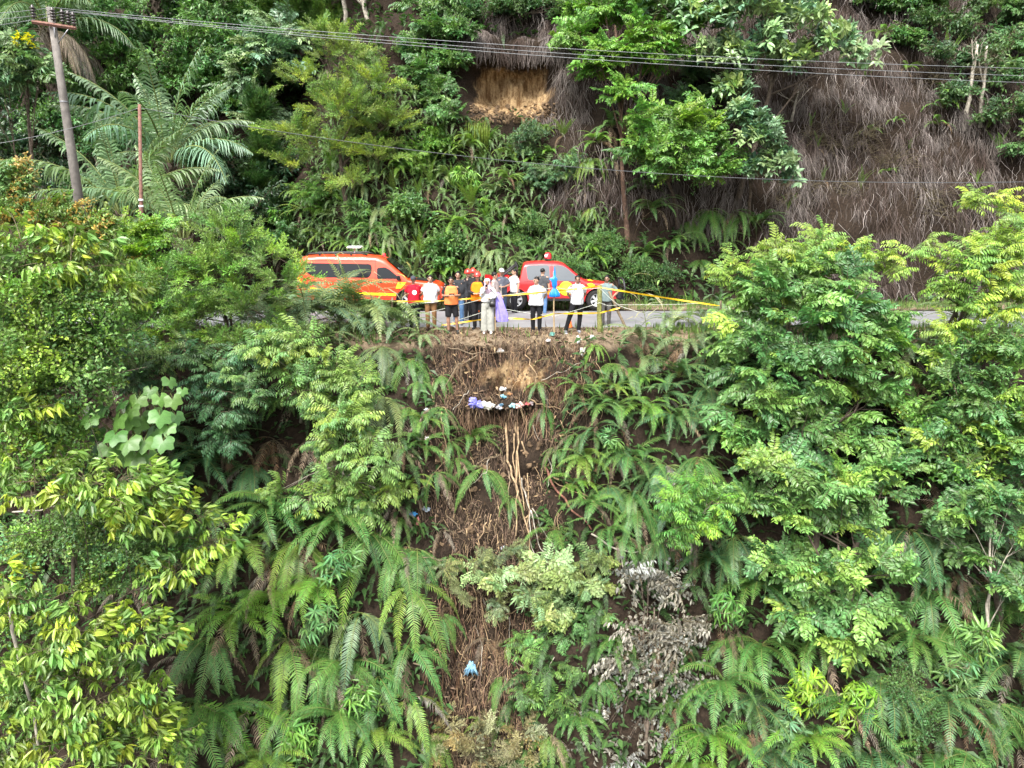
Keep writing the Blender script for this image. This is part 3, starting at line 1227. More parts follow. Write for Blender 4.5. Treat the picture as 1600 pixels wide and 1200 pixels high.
# roadside grass on both verges, one cover nobody could count
mb = MB()
for p, nr, x, y, z in terrain_samples(5200, lambda x, y, z: 6.25 < y < 8.6 or (-.9 < y < .9 and (abs(x - .3) > 4.2 or R() < .10))):
    for _ in range(3):
        a = U(0, 2 * pi)
        d = Vector((cos(a) * .5, sin(a) * .5, 1))
        leafshape(mb, p + Vector((U(-.06, .06), U(-.06, .06), 0)), d, Vector((cos(a), sin(a), .2)), U(.10, .30), U(.010, .02), 0, 0, .35, 2 if R() < .3 else 1)
gr = mb.build("verge_grass", M_UNDER)
gr.color = (.12, .20, .045, 1)
tag(gr, kind="stuff")

# ------------------------------------------------------------------ background: forest, palms and shrubs behind the road
def bg_tree(name, label, base_px, lobes, kind, n, size, col, yb=None, **kw):
    b = drop(at(base_px[0], base_px[1], base_px[2]).x, base_px[2])
    return tree(name, label, kw.pop('cat', 'tree'), b, lobes_px(lobes), kind, n, size, col, **kw)


def lobes_bank(L):
    """lobes standing just off the bank: (photo x, photo y, radius, height off the slope)"""
    out = []
    for px, py, r, off in L:
        p, nr = hit(px, py, 7)
        out.append((p + Vector((0, -1, .25)) * off, (r, r * .9, r * .85)))
    return out


# left forest, dark wall of trees far back
for (px, y, lab, L, kind, n, size, col) in [
    (40, 20, "dark forest tree filling the upper left corner behind the drooping palm", [(30, 60, 20, 2.6), (90, 10, 21, 2.4), (-20, 130, 20, 2.6), (60, 200, 21, 2.4), (20, 270, 19, 2.4)], 'broad', 170, 1.5, C_DARK),
    (190, 20, "dense mid green tree behind the crossarm of the utility pole", [(160, 90, 19, 2.2), (210, 130, 18.5, 1.8), (190, 40, 20, 2.2), (140, 150, 19, 1.6), (230, 200, 20, 2.4)], 'broad', 170, 1.2, C_LEAF),
    (340, 21, "rounded broadleaf tree behind and right of the green palm", [(320, 70, 19, 2.2), (380, 100, 18.5, 2.0), (300, 130, 19.5, 2.0), (360, 170, 19, 2.0), (340, 25, 20, 2.2)], 'broad', 180, 1.15, C_LEAF),
    (420, 22, "silvery broadleaf tree left of the feathery yellow green tree", [(420, 90, 18, 1.8), (400, 140, 18, 1.6), (440, 60, 19, 1.5), (410, 190, 18.5, 1.6)], 'alternate', 100, 1.4, C_SILVER),
    (300, 24, "tall dark tree at the top edge between palm and pine", [(300, 15, 23, 2.8), (240, 60, 24, 2.8), (360, 20, 24, 2.5), (420, 10, 25, 3)], 'broad', 100, 1.6, C_DARK),
    (640, 22, "dark green tree behind the pale thin trunks at the top", [(640, 90, 20, 2.2), (660, 150, 19, 2.0), (600, 40, 22, 2.5), (690, 200, 18, 1.8), (640, 220, 17, 1.6)], 'broad', 120, 1.3, C_DARK),
    (760, 26, "shadowy forest tree on the ridge above the bare earth scar", [(760, 20, 24, 2.4), (820, 10, 25, 2.2), (720, 70, 23, 2.0), (880, -10, 26, 2.5)], 'broad', 90, 1.4, C_DARK),
    (1430, 26, "green ridge tree at the top edge right of the large leaved tree", [(1380, 15, 24, 1.8), (1440, 10, 24, 1.9), (1400, 50, 23, 1.3)], 'broad', 80, 1.4, C_LEAF),
    (1545, 25, "dark scrubby tree in the upper right corner", [(1560, 40, 23, 2.4), (1500, 90, 22, 2.0), (1590, 130, 21, 2.4), (1460, 60, 23, 1.6), (1580, 210, 19.5, 2.0), (1520, 170, 21, 1.6), (1470, 190, 20, 1.3)], ('broad', 'alternate', 'twigs'), 150, 1.3, C_DARK),
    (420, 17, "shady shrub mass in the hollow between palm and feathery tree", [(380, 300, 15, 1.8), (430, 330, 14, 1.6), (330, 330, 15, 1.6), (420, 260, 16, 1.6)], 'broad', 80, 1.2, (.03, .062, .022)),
    (1000, 20, "green ridge tree at the top edge behind the slender rusty tree", [(900, 5, 19, 1.5), (960, 0, 19, 1.5), (1040, 0, 19, 1.4), (870, 30, 18.5, .9)], ('alternate', 'broad'), 110, 1.1, C_BRIGHT),
    (560, 19, "dark tree filling the gap behind the feathery tree's left side", [(400, 60, 21, 2), (440, 120, 20, 1.6), (620, 150, 17, 1.5), (650, 60, 19, 1.6), (600, 100, 18.5, 1.5)], 'broad', 110, 1.3, C_DARK),
    (690, 17, "low dark tree left of the bare earth scar", [(690, 130, 15.5, 1.2), (680, 170, 15, 1.1), (700, 100, 16.5, 1.2), (650, 190, 15, 1.1), (720, 70, 17.5, 1.2)], ('broad', 'small'), 110, 1.0, C_LEAF),
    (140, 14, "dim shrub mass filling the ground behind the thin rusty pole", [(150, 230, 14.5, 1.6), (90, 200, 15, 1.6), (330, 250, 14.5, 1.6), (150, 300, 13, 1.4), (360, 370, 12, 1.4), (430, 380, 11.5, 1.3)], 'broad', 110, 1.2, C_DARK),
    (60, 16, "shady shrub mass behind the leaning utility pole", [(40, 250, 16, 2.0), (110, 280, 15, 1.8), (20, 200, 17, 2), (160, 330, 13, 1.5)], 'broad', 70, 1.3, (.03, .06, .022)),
]:
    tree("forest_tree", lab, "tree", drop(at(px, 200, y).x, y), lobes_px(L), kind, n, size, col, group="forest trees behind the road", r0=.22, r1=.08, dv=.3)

for lab, L, kind, n, size, col in [
    ("scrubby green tree hanging over the thatch at the right edge", [(1560, 90, 1.2, 1.0), (1590, 180, 1.1, 1.0), (1590, 40, 1.3, 1.0), (1595, 245, .9, .9), (1550, 140, .9, .9), (1530, 30, 1.2, 1)], ('alternate', 'broad', 'twigs'), 170, .9, (.085, .15, .04)),
    ("twiggy dark green tree behind the pale corner trunks", [(1480, 60, 1.2, .9), (1510, 110, 1.0, .9), (1450, 100, .9, .8), (1480, 160, .8, .8), (1430, 50, .9, .9), (1530, 190, .8, .7)], ('broad', 'twigs'), 130, .9, (.06, .11, .035)),
    ("low leafy tree on the ridge right of the large leaved tree", [(1390, 20, 1.0, .8), (1440, 10, 1.0, .8), (1350, 5, .8, .7), (1400, 70, .6, .7)], ('broad', 'alternate'), 110, .9, C_LEAF),
    ("creeper thicket on the slope between feathery tree and bare scar", [(680, 60, .9, .6), (705, 110, .9, .6), (660, 130, .9, .6), (690, 160, .8, .6), (650, 90, .9, .6), (720, 60, .8, .5), (700, 190, .7, .5)], ('broad', 'small', 'alternate'), 190, .8, C_LEAF),
    ("dim thicket on the ridge line above the bare scar", [(740, 30, .9, .5), (790, 20, .9, .5), (840, 15, .9, .5), (880, 25, .8, .5), (715, 20, .9, .5)], ('broad', 'small'), 120, .85, C_DARK),
    ("leafy thicket behind the slender rusty tree's crown", [(900, 40, .8, .6), (950, 20, .9, .6), (1010, 20, .9, .6), (1060, 10, .9, .6), (880, 75, .6, .5)], ('alternate', 'small'), 120, .85, C_BRIGHT),
    ("green scrub on the slope under the large leaved tree", [(1080, 130, .8, .6), (1120, 160, .8, .6), (1060, 170, .7, .6), (1150, 120, .8, .6), (1110, 110, .7, .6)], ('alternate', 'broad'), 120, .8, (.075, .13, .045)),
]:
    lb_ = lobes_bank(L)
    tree("thicket", lab, "shrub", lb_[0][0] + Vector((0, 1.2, -1.0)), lb_, kind, n, size, col, group="thickets on the bank", r0=.07, r1=.02, dv=.32)

# soft needle trees
tree("pine_tree", "soft bright needle tree at the top edge left of the pale trunks", "tree", drop(at(470, 100, 22).x, 22),
     lobes_px([(480, 10, 20, 2.0), (430, 30, 21, 1.8), (520, 50, 20, 1.5), (460, 70, 20, 1.4), (540, 5, 21, 1.5)]), 'needle', 150, 1.5, (.105, .175, .035), r0=.2, group="needle trees")
tree("pine_tree", "slim dim needle sapling right of the green palm", "tree", drop(at(410, 230, 16).x, 16),
     lobes_px([(405, 190, 15.5, .9, 1.3), (412, 240, 15.2, 1.0, 1.2), (400, 290, 15, .9)]), 'needle', 60, 1.2, (.07, .13, .03), r0=.1, group="needle trees")

# the feathery yellow green tree in front
tree("feathery_tree", "feathery yellow green tree with layered sprays behind the orange van", "tree", drop(at(545, 300, 10.5).x, 10.5),
     lobes_px([(530, 90, 10.5, 1.5, .6), (480, 135, 10.2, 1.4, .6), (580, 140, 10.4, 1.5, .6), (460, 215, 10, 1.3, .5), (535, 180, 9.8, 1.7, .6),
               (600, 200, 10.3, 1.3, .5), (450, 265, 10, .9, .5), (520, 240, 9.8, 1.5, .5), (590, 250, 10, 1.3, .5), (500, 60, 10.8, .8, .7), (555, 290, 9.7, 1.0, .5)]),
     'feather', 300, .95, (.165, .235, .04), r0=.12, r1=.03, dv=.25, bright=(.25, .315, .035), low=-.4, face=.3)

# pale bare trunked trees at the top
for px, y, h, lean, lab in [(588, 17, 6.8, -.9, "pale forked trunk standing at the top edge right of the needle tree"),
                            (545, 18, 6.4, -.3, "pale straight thin trunk behind the feathery tree top"),
                            (628, 18, 7.0, .1, "grey slender trunk at the top edge left of the pinnate tree")]:
    b = at(px, 85, y)
    b.z -= 1.2
    t = thing("bare_trunk_tree", lab, "tree", b, 0, "pale trunks at the top edge")
    m = trunk_mesh(b, Vector((lean, .3, h)), .16, .07, [Vector((lean - 1.6, .2, h * .75)), Vector((lean + .9, .2, h * .95)), Vector((lean - .8, .1, h * 1.02))])
    m.build("trunk", [M_PALEBARK], t)
    for _ in range(14):
        part_at("leafy_branch", random.choice(SPRAY['twigs'] + SPRAY['broad']), t, Vector((lean + U(-1.4, 1.2), U(-.4, .6), h * U(.75, 1.05))), orient(Vector((U(-1, 1), U(-1, 1), .2)), Vector((0, 0, 1))), 1.2, shade(C_LEAF))

tree("pinnate_tree", "small tree with bright pinnate leaves at the top centre above the scar", "tree", drop(at(700, 100, 17).x, 17),
     lobes_px([(700, 25, 15.5, 1.4), (670, 45, 15.6, 1.0), (735, 20, 16, .9), (690, 60, 15, .9), (655, 15, 16, .8)]), 'compound', 75, 1.25, (.12, .20, .05), r0=.1, bark=M_PALEBARK)
tree("broadleaf_tree", "dark lobed leaf tree with a yellow tip left of the utility pole", "tree", drop(at(30, 150, 9).x, 9),
     lobes_px([(30, 105, 8, 1.3), (60, 125, 8, 1.0), (5, 130, 8, 1.2), (40, 85, 8.4, .8)]), ('alternate', 'whorl'), 80, 1.1, (.10, .17, .06), r0=.1, bright=(.13, .2, .07))
t = thing("flower_cluster", "small bright yellow flower head above the dark tree left of the pole", "flowers", at(36, 64, 7.6))
for k in range(10):
    m = MB()
    for q in range(9):
        leafshape(m, Vector((U(-.1, .1), U(-.1, .1), U(-.1, .1))), Vector((U(-1, 1), U(-1, 1), U(-.3, 1))), Vector((0, 0, 1)), .14, .08, 0, .1, .2, 1)
    o = m.build("blossom", [M_LEAF], t, Vector((U(-.32, .32), U(-.15, .15), U(-.22, .22))))
    o.color = (.62, .55, .01, 1)


def palm(label, px, py, y, size, n, col, trunk_h=2.2, e=(5, 85), dry=6, spread=180, name="oil_palm", az=None):
    c = at(px, py, y)
    t = thing(name, label, "palm", c - Vector((0, 0, trunk_h)), 0, "oil palms behind the road")
    mb = MB()
    mb.tube([Vector((0, 0, trunk_h * k / 12)) for k in range(13)], [.27 + U(-.02, .03) for k in range(13)], 10, 0)
    for k in range(int(trunk_h * 26)):
        a, z = k * 2.399, trunk_h * k / (trunk_h * 26)
        c_, s_ = cos(a), sin(a)
        mb.tube([(c_ * .22, s_ * .22, z), (c_ * .36, s_ * .36, z + .12), (c_ * .42, s_ * .42, z + .26)], [.07, .055, .03], 5, 0)
    mb.build("trunk", [M_BARK], t)
    for k in range(n):
        f = k / n
        a = k * 2.399 + U(-.2, .2)
        me = PALM[4] if f < .15 else PALM[0] if f < .35 else PALM[1] if f < .62 else PALM[2] if f < .85 else PALM[3]
        rot = MIX_ROT(a, 3, 'Z') @ MIX_ROT(U(-.2, .2), 3, 'X')
        s = size * U(.85, 1.1)
        part_at("palm_frond", me, t, Vector((cos(a) * .2, sin(a) * .2, trunk_h)), rot, s, shade(col, .2, .08))
    for k in range(dry):
        a = U(0, 2 * pi)
        part_at("dry_palm_frond", random.choice(PALM_DRY), t, Vector((cos(a) * .3, sin(a) * .3, trunk_h - .2)), MIX_ROT(a, 3, 'Z'), size * U(.6, .8), shade(C_DRYGREY, .3))
    return t


palm("large oil palm with arching blue green fronds right of the thin rusty pole", 262, 255, 12.0, 5.2, 20, (.15, .215, .115), 3.2, dry=0)
palm("low oil palm with spreading fronds between the two poles", 195, 335, 8.5, 4.4, 15, (.16, .22, .09), 1.2, dry=0)
palm("low oil palm fronds drooping behind the fine leaved roadside bush", 285, 372, 7.6, 4.0, 13, (.16, .22, .09), 1.2, dry=0)
palm("old oil palm with a skirt of dry fronds behind the pole top", 75, 45, 17, 5.2, 24, (.10, .15, .06), 4.5, dry=26)
palm("oil palm hanging its fronds down from the top edge above the green palm", 235, -45, 21, 5.4, 20, (.07, .11, .06), 3.0, dry=5)

# the bank in the middle: ferns, saplings and shrubs
def scatter(n, box, mind, ok=None):
    out = []
    tries = 0
    while len(out) < n and tries < n * 60:
        tries += 1
        px, py = U(box[0], box[2]), U(box[1], box[3])
        if ok and not ok(px, py):
            continue
        if any((px - a) ** 2 + (py - b) ** 2 < mind * mind for a, b in out):
            continue
        out.append((px, py))
    return out


def bank_ok(px, py):
    if px > 620 and py < 190 + (px - 620) * .02 and px > 700:
        return False
    if px > 700 and py < 250 and px > 880:
        return False
    return not (px < 520 and py < 290)


for (px, py) in scatter(88, (430, 205, 935, 440), 23, bank_ok):
    p, nr = hit(px, py, 7)
    st = random.choice(('arch', 'arch', 'arch', 'hang', 'up'))
    c = random.choice((C_FERN, C_FERN_YEL, C_FERN_PALE, C_FERN_PALE, C_FERN_YEL, C_BRIGHT))
    look = {C_FERN: "dark green fern", C_FERN_YEL: "yellow green fern", C_FERN_PALE: "pale green fern", C_BRIGHT: "bright green fern"}[c]
    fern(p, nr, U(.95, 1.6), random.choice((10, 12, 14)), st, c, look, spread=105, dry=.05, group="ferns on the bank above the road")
for i, (px, py, k, c, s, lab) in enumerate([
    (640, 265, 'compound', C_BRIGHT, .8, "leafy sapling on the bank right of the feathery tree"),
    (500, 330, 'compound', C_BRIGHT, .9, "bright sapling above the rear of the orange van"),
    (455, 350, 'whorl', C_BRIGHT, .9, "finger leaved plant at the bank foot above the van's tail"),
    (560, 350, 'whorl', C_LEAF, .9, "finger leaved plant above the middle of the van roof"),
    (640, 340, 'broad', C_LEAF, .8, "rounded shrub on the bank above the van's windscreen"),
    (720, 300, 'whorl', C_BRIGHT, .9, "finger leaved plant above the group in orange"),
    (770, 345, 'compound', C_BRIGHT, .9, "bright shrub on the bank behind the white cap"),
    (820, 240, 'small', (.085, .15, .055), .8, "small leaved shrub right under the bare earth scar"),
    (860, 300, 'compound', (.10, .175, .06), .9, "leafy shrub on the bank above the pickup cab"),
    (900, 265, 'whorl', (.10, .175, .06), .8, "finger leaved plant left of the thin rusty trunk"),
    (690, 235, 'broad', C_BRIGHT, .7, "small bright shrub below left of the bare scar"),
    (830, 380, 'small', C_LEAF, .8, "low shrub at the bank foot behind the pickup roof"),
    (930, 400, 'small', (.08, .16, .035), .8, "creeping small leaved shrub above the pickup bonnet"),
    (985, 425, 'small', (.08, .16, .035), .8, "small leaved shrub at the bank foot right of the pickup"),
    (940, 360, 'small', (.08, .15, .035), .7, "thin creeper on the dark bank above the pickup windscreen"),
    (900, 430, 'small', C_LEAF, .7, "low creeper directly behind the pickup bonnet"),
    (1035, 440, 'small', (.06, .12, .03), .8, "dark creeper at the bank foot below the hanging ferns"),
    (690, 400, 'broad', C_LEAF, .8, "shady shrub behind the group of people"),
]):
    p, nr = hit(px, py, 7)
    L = [(p + nr * .6 + Vector((0, 0, .2)), (.75, .6, .6)), (p + nr * .5 + Vector((U(-.7, .7), 0, .3)), (.6, .5, .5)), (p + nr * .4 + Vector((U(-.7, .7), 0, -.3)), (.6, .5, .5))]
    tree("shrub", lab, "shrub", p - nr * .1, L, k, 34, s, c, r0=.04, r1=.015, group="shrubs on the bank above the road")
# grass tuft
p, nr = hit(745, 225, 7)
mb = MB()
for k in range(260):
    a = U(0, 2 * pi)
    leafshape(mb, Vector((U(-.5, .5), U(-.2, .2), U(-.1, .1))), Vector((cos(a) * .5, sin(a) * .5 - .2, 1)), Vector((cos(a), sin(a), 0)), U(.5, 1.0), .03, 0, .1, .4, 2)
o = mb.build("grass_tuft", M_LEAF, None, p)
o.color = (.19, .26, .04, 1)
tag(o, "bright yellow green tuft of tall grass left below the bare scar", "grass tuft")

# right part of the bank
tree("slender_tree", "slender tree with a rusty bare trunk and bright crown on the bank", "tree", hit(982, 395, 7)[0],
     lobes_px([(985, 85, 9.6, .9), (940, 105, 10, .9), (1010, 60, 10, 1.1), (1040, 95, 10.2, 1.0), (905, 60, 10.6, .9), (975, 150, 9.6, .7), (1060, 45, 10.4, 1.0), (1000, 20, 10.8, 1.1), (945, 20, 11, .9)]),
     ('alternate', 'alternate', 'compound'), 190, 1.0, C_BRIGHT, bark=flat_mat("rusty_bark", (.10, .058, .038), .9, 0, .4, 10, .5), r0=.12, r1=.05, dv=.3, stems=1)
tree("bushy_tree", "round bushy tree with small bright leaves in the middle of the right bank", "tree", hit(1060, 360, 7)[0],
     lobes_px([(1060, 215, 8.6, 1.2), (1015, 240, 8.4, 1.0), (1110, 235, 8.6, 1.1), (1060, 265, 8.0, 1.2), (1120, 270, 8.2, .9), (1010, 190, 9, .9), (1090, 190, 9, .9)]),
     ('small', 'alternate'), 210, .95, (.095, .185, .03), r0=.1, dv=.3, bright=(.15, .25, .03))
tree("large_leaved_tree", "large leaved silvery tree leaning over the top of the right bank", "tree", hit(1150, 330, 7)[0],
     lobes_px([(1100, 40, 10.2, 1.5), (1170, 30, 10, 1.5), (1240, 50, 9.8, 1.4), (1300, 80, 9.6, 1.1), (1340, 105, 9.4, .8), (1180, 90, 9.8, 1.3), (1240, 110, 9.6, 1.0), (1120, 100, 10, 1.2), (1050, 20, 10.6, 1.2), (1150, 150, 9.6, .9), (1250, 10, 10.5, 1.2)]),
     'bigleaf', 270, 1.1, C_SILVER, r0=.14, r1=.05, bright=(.24, .32, .11), low=-.4, face=.6)
tree("large_leaved_tree", "lower large leaved branch of grey green foliage at the right bank's edge", "tree", hit(1170, 350, 7)[0],
     lobes_px([(1190, 220, 8.2, .9), (1210, 260, 8.0, .7), (1160, 195, 8.6, .8), (1230, 290, 7.9, .4), (1180, 275, 8, .6)]),
     'bigleaf', 95, .9, (.12, .185, .085), r0=.07, r1=.03, bright=(.16, .23, .10))
for (px, py, st, s, c, look) in [(1020, 330, 'arch', 1.7, C_LEAF, "broad dark fern"), (1075, 350, 'hang', 1.9, C_FERN, "hanging green fern"), (1110, 330, 'hang', 2.0, C_FERN, "hanging green fern"),
                                 (1150, 335, 'hang', 1.8, C_FERN, "hanging green fern"), (1185, 350, 'arch', 1.6, C_FERN, "drooping fern"), (1050, 385, 'arch', 1.4, C_FERN, "low dark fern"),
                                 (1130, 385, 'arch', 1.4, C_FERN, "low dark fern"), (955, 200, 'arch', 1.5, C_LEAF, "dark green fern"), (935, 225, 'arch', 1.3, C_BRIGHT, "bright green fern"),
                                 (880, 215, 'up', 1.1, C_FERN_YEL, "yellow green fern"), (1005, 300, 'arch', 1.5, C_LEAF, "dark green fern"), (1095, 410, 'hang', 1.3, C_FERN, "low dark fern"),
                                 (1010, 400, 'arch', 1.3, C_FERN, "low dark fern"), (960, 255, 'arch', 1.3, C_FERN, "drooping fern"), (1180, 400, 'arch', 1.2, C_FERN, "low dark fern")]:
    p, nr = hit(px, py, 7)
    fern(p, nr, s, 12, st, c, look, dry=.12, group="ferns on the bank above the road")
for (px, py, s) in [(1265, 200, .5), (1320, 180, .5), (1275, 235, .6), (1385, 270, .5), (1360, 205, .5), (1400, 190, .5), (1420, 235, .5), (1345, 295, .7), (1285, 285, .5), (1465, 195, .8), (1540, 205, 1.1), (1560, 240, .8), (1510, 320, .5), (1380, 55, .9), (1415, 110, .7), (1480, 100, 1.0), (1350, 130, .5), (1470, 170, 1.0), (1525, 290, .5), (1230, 330, .6)]:
    p, nr = hit(px, py, 7)
    fern(p, nr, s * 1.5, 6, random.choice(('arch', 'up')), C_BRIGHT, "lone small fern", dry=.1, group="lone ferns in the dead thatch")
# trunks and twiggy dead shrubs on the thatch
for px, py, h, w, lab in [(1505, 205, 3.6, .11, "pale thin trunk rising in front of the dark corner trees"), (1530, 200, 3.4, .09, "second pale trunk close right of its twin in the dark corner"), (1330, 5, 1.2, .12, "short white stump at the top edge of the thatch"), (1236, 190, 1.3, .07, "bleached broken stem on the left of the dead thatch")]:
    p, nr = hit(px, py, 7)
    t = thing("dead_tree", lab, "tree", p)
    trunk_mesh(p, Vector((U(-.2, .2), -.1, h)), w, w * .5, [Vector((U(-.9, .9), -.2, h * .9)), Vector((U(-.9, .9), -.2, h * 1.05))]).build("trunk", [M_PALEBARK], t)
    for _ in range(6):
        part_at("bare_branch", random.choice(SPRAY['twigs']), t, Vector((U(-.2, .2), -.1, h * U(.6, 1))), orient(Vector((U(-1, 1), U(-1, .3), U(-.2, .6))), Vector((0, 0, 1))), U(.7, 1.2), shade(C_DRYGREY))
for px, py, lab in [(1285, 215, "tangle of grey dead twigs left in the thatch"), (1335, 225, "grey leafless shrub in the middle of the thatch"), (1400, 260, "leafless shrub with pale stems right of the thatch middle"), (1480, 120, "bare twiggy shrub under the dark corner trees"),
                    (1310, 300, "dry bleached shrub low on the thatch"), (1240, 300, "brown dead shrub beside the large leaved branch"), (1550, 330, "dull brown dead shrub above the yellow green crown"), (1450, 320, "dead twig shrub low on the thatch at right")]:
    p, nr = hit(px, py, 7)
    t = thing("dead_shrub", lab, "shrub", p, 0, "dead shrubs in the thatch")
    for _ in range(22):
        d = Vector((U(-1, 1), U(-1, 0), U(-.6, 1)))
        o = part_at("dead_branch", random.choice(SPRAY['twigs']), t, Vector((U(-.8, .8), -.1, U(-.5, .5))), orient(d, Vector((0, 0, 1))), U(.8, 1.5), shade((.2, .165, .14), .4))
# ------------------------------------------------------------------ plants on the near slope
# left side
tree("hedge_shrub", "orange tipped hedge shrub at the left edge below the pole", "shrub", drop(-14.6, -.6),
     lobes_px([(20, 295, -1.5, .8), (15, 340, -2, .8), (-10, 290, -1.5, .8), (30, 270, -1.3, .4)]), ('small', 'broad'), 120, .62, (.14, .21, .045), r0=.05, group="orange tipped hedge", dv=.3)
tree("hedge_shrub", "orange tipped hedge shrub at the foot of the utility pole", "shrub", drop(-12.2, -.6),
     lobes_px([(100, 350, -1.5, .95), (150, 375, -1.5, .9), (70, 370, -1.8, .8), (120, 410, -2.2, .9), (190, 420, -2, .8)]), ('small', 'broad'), 200, .62, (.14, .21, .04), r0=.05, group="orange tipped hedge", dv=.3)
for t in [o for o in bpy.data.objects if o.name.startswith("hedge_shrub")]:
    for c in t.children:
        if c.name.startswith("leafy") and R() < .22:
            c.color = shade((.36, .26, .06), .25)
tree("lime_shrub", "bright lime green shrub under the thin rusty pole", "shrub", drop(-10.3, -.4),
     lobes_px([(215, 375, -1, .7), (245, 365, -.9, .6), (190, 365, -1, .6), (235, 410, -1.4, .7), (180, 400, -1.2, .6)]), ('alternate', 'small'), 80, .7, (.16, .26, .03), r0=.05)
tree("feathery_bush", "fine leaved layered bush with dark stems left of the orange van", "shrub", hit(360, 560)[0],
     lobes_px([(365, 380, -2.2, .9, .7), (330, 410, -2.2, .9, .6), (410, 410, -2.2, 1.0, .6), (285, 440, -2.4, 1.0, .55), (350, 440, -2.5, 1.1, .6), (440, 445, -2.3, .9, .5), (240, 475, -2.6, 1.0, .5),
               (310, 490, -2.7, 1.1, .55), (390, 480, -2.6, 1.0, .5), (200, 515, -2.8, .9, .5), (270, 540, -3, .9, .5), (350, 350, -2.0, .45, .9), (420, 530, -2.6, .9, .6), (460, 520, -2.4, .6, .6), (360, 545, -3, .9, .6), (210, 460, -2.2, .8, .6), (300, 520, -2.6, .9, .6), (250, 500, -2.4, .9, .6)]),
     'feather', 300, .80, (.13, .22, .04), r0=.05, r1=.015, stems=3, dv=.25, bright=(.20, .32, .035), low=-.4, face=.3)
tree("climber_tree", "tall tree at the left edge smothered in small leaved climbers", "tree", hit(60, 900)[0],
     lobes_px([(40, 470, -6.5, 1.3), (110, 480, -6.2, 1.1), (150, 540, -6, .9), (60, 560, -6.8, 1.4), (110, 590, -6.4, .9), (30, 650, -7, 1.1), (70, 680, -6.8, .8), (50, 740, -7.2, 1.0), (10, 560, -7, 1.2)]),
     'small', 300, .95, (.15, .245, .06), r0=.14, r1=.05, dv=.3, bright=(.24, .34, .05), inner=.12, bfrac=.4, face=.7)
tree("drooping_leaf_tree", "tree with long yellow green hanging leaves rising at the left edge", "tree", hit(20, 760)[0],
     lobes_px([(30, 395, -6.4, .8), (110, 420, -6.2, .7), (20, 440, -6.6, .8), (150, 420, -6, .6), (190, 470, -5.8, .5), (40, 650, -7.4, .5), (40, 710, -7.2, .5), (90, 740, -7.4, .5)]),
     'droop', 95, .9, (.18, .245, .045), r0=.1, dv=.28, bright=(.30, .36, .045), group="trees with hanging leaves")
tree("drooping_leaf_tree", "large tree of long yellow hanging leaves filling the lower left corner", "tree", hit(120, 1190)[0] + Vector((0, -.6, -1.5)),
     lobes_px([(70, 760, -8.6, .7), (170, 770, -8.4, .8), (240, 790, -8.2, .8), (310, 820, -8.0, .6), (330, 850, -7.9, .4), (280, 890, -8.2, .6), (60, 940, -9, .7),
               (140, 1000, -9, .9), (220, 1010, -8.8, .7), (60, 1060, -9.2, .8), (150, 1090, -9.2, .9), (220, 1090, -9, .7), (230, 1150, -9, .8), (120, 1170, -9.4, .8), (30, 1160, -9.4, .7), (200, 1190, -9.3, .8)]),
     'droop', 300, .88, (.155, .235, .042), r0=.07, r1=.03, dv=.3, bright=(.285, .36, .045), bfrac=.45, group="trees with hanging leaves", front=.5)
tree("climber", "small leaved climber draped through the lower left tree", "climber", hit(100, 1000)[0] + Vector((0, -1, -1)),
     lobes_px([(110, 830, -8.2, .8, .6), (200, 850, -8, .8, .5), (40, 860, -8.4, .7), (260, 860, -7.8, .5), (30, 960, -8.8, .6), (20, 1100, -9, .6), (290, 850, -7.8, .4), (150, 900, -8, .6)]),
     'small', 150, .8, (.15, .245, .07), r0=.04, dv=.3, bright=(.22, .33, .05), face=.7)
# bright stems of the lower left thicket
for (a, b, y, w, lab) in [((15, 940), (70, 1200), -9.3, .04, "pale bare stem crossing the lower left corner"), ((20, 800), (110, 790), -8.3, .02, "bent grey twig at the left edge in the climber"), ((60, 820), (30, 790), -8.3, .015, "short grey twig at the left edge")]:
    p, q = at(a[0], a[1], y), at(b[0], b[1], y - .3)
    mb = MB()
    ps = [p.lerp(q, t / 6) + Vector((U(-.05, .05), U(-.05, .05), U(-.03, .03))) * (0 < t < 6) for t in range(7)]
    mb.tube([s - p for s in ps], [w * (1 - .06 * i) for i in range(7)], 6)
    tag(mb.build("fallen_stick", M_PALEBARK, None, p), lab, "branch")

# the plant with big lobed leaves
M_LOBED = leaf_mat("lobed_leaf", .45, .3, .2)


def lobed_leaf(seed):
    r = random.Random(seed)
    mb = MB()
    out = []
    for k in range(25):
        a = -2.7 + 5.4 * k / 24
        l = .5 + .5 * abs(cos(a * 1.0)) ** .5 * (1 if abs(a) < 1.6 else .75)
        lobe = max(exp(-(a / .30) ** 2), .80 * exp(-((abs(a) - 1.05) / .33) ** 2), .5 * exp(-((abs(a) - 2.0) / .5) ** 2))
        rad = .62 + .38 * lobe
        out.append(Vector((rad * cos(a), rad * sin(a), -.22 * rad * rad + .05 * cos(3 * a + r.random()))))
    vs = [Vector((0, 0, 0))] + [q * .5 + Vector((0, 0, .06)) for q in out] + out
    n = len(out)
    fs = []
    for i in range(n - 1):
        fs.append((0, 1 + i, 2 + i))
        fs.append((1 + i, 1 + n + i, 2 + n + i, 2 + i))
    mb.add(vs, fs, 0, True)
    mb.tube([Vector((0, 0, 0)), Vector((-.3, 0, -.1)), Vector((-.65, 0, -.3))], .018, 5, 1)
    return mb.mesh("leaf", [M_LOBED, M_STALK])


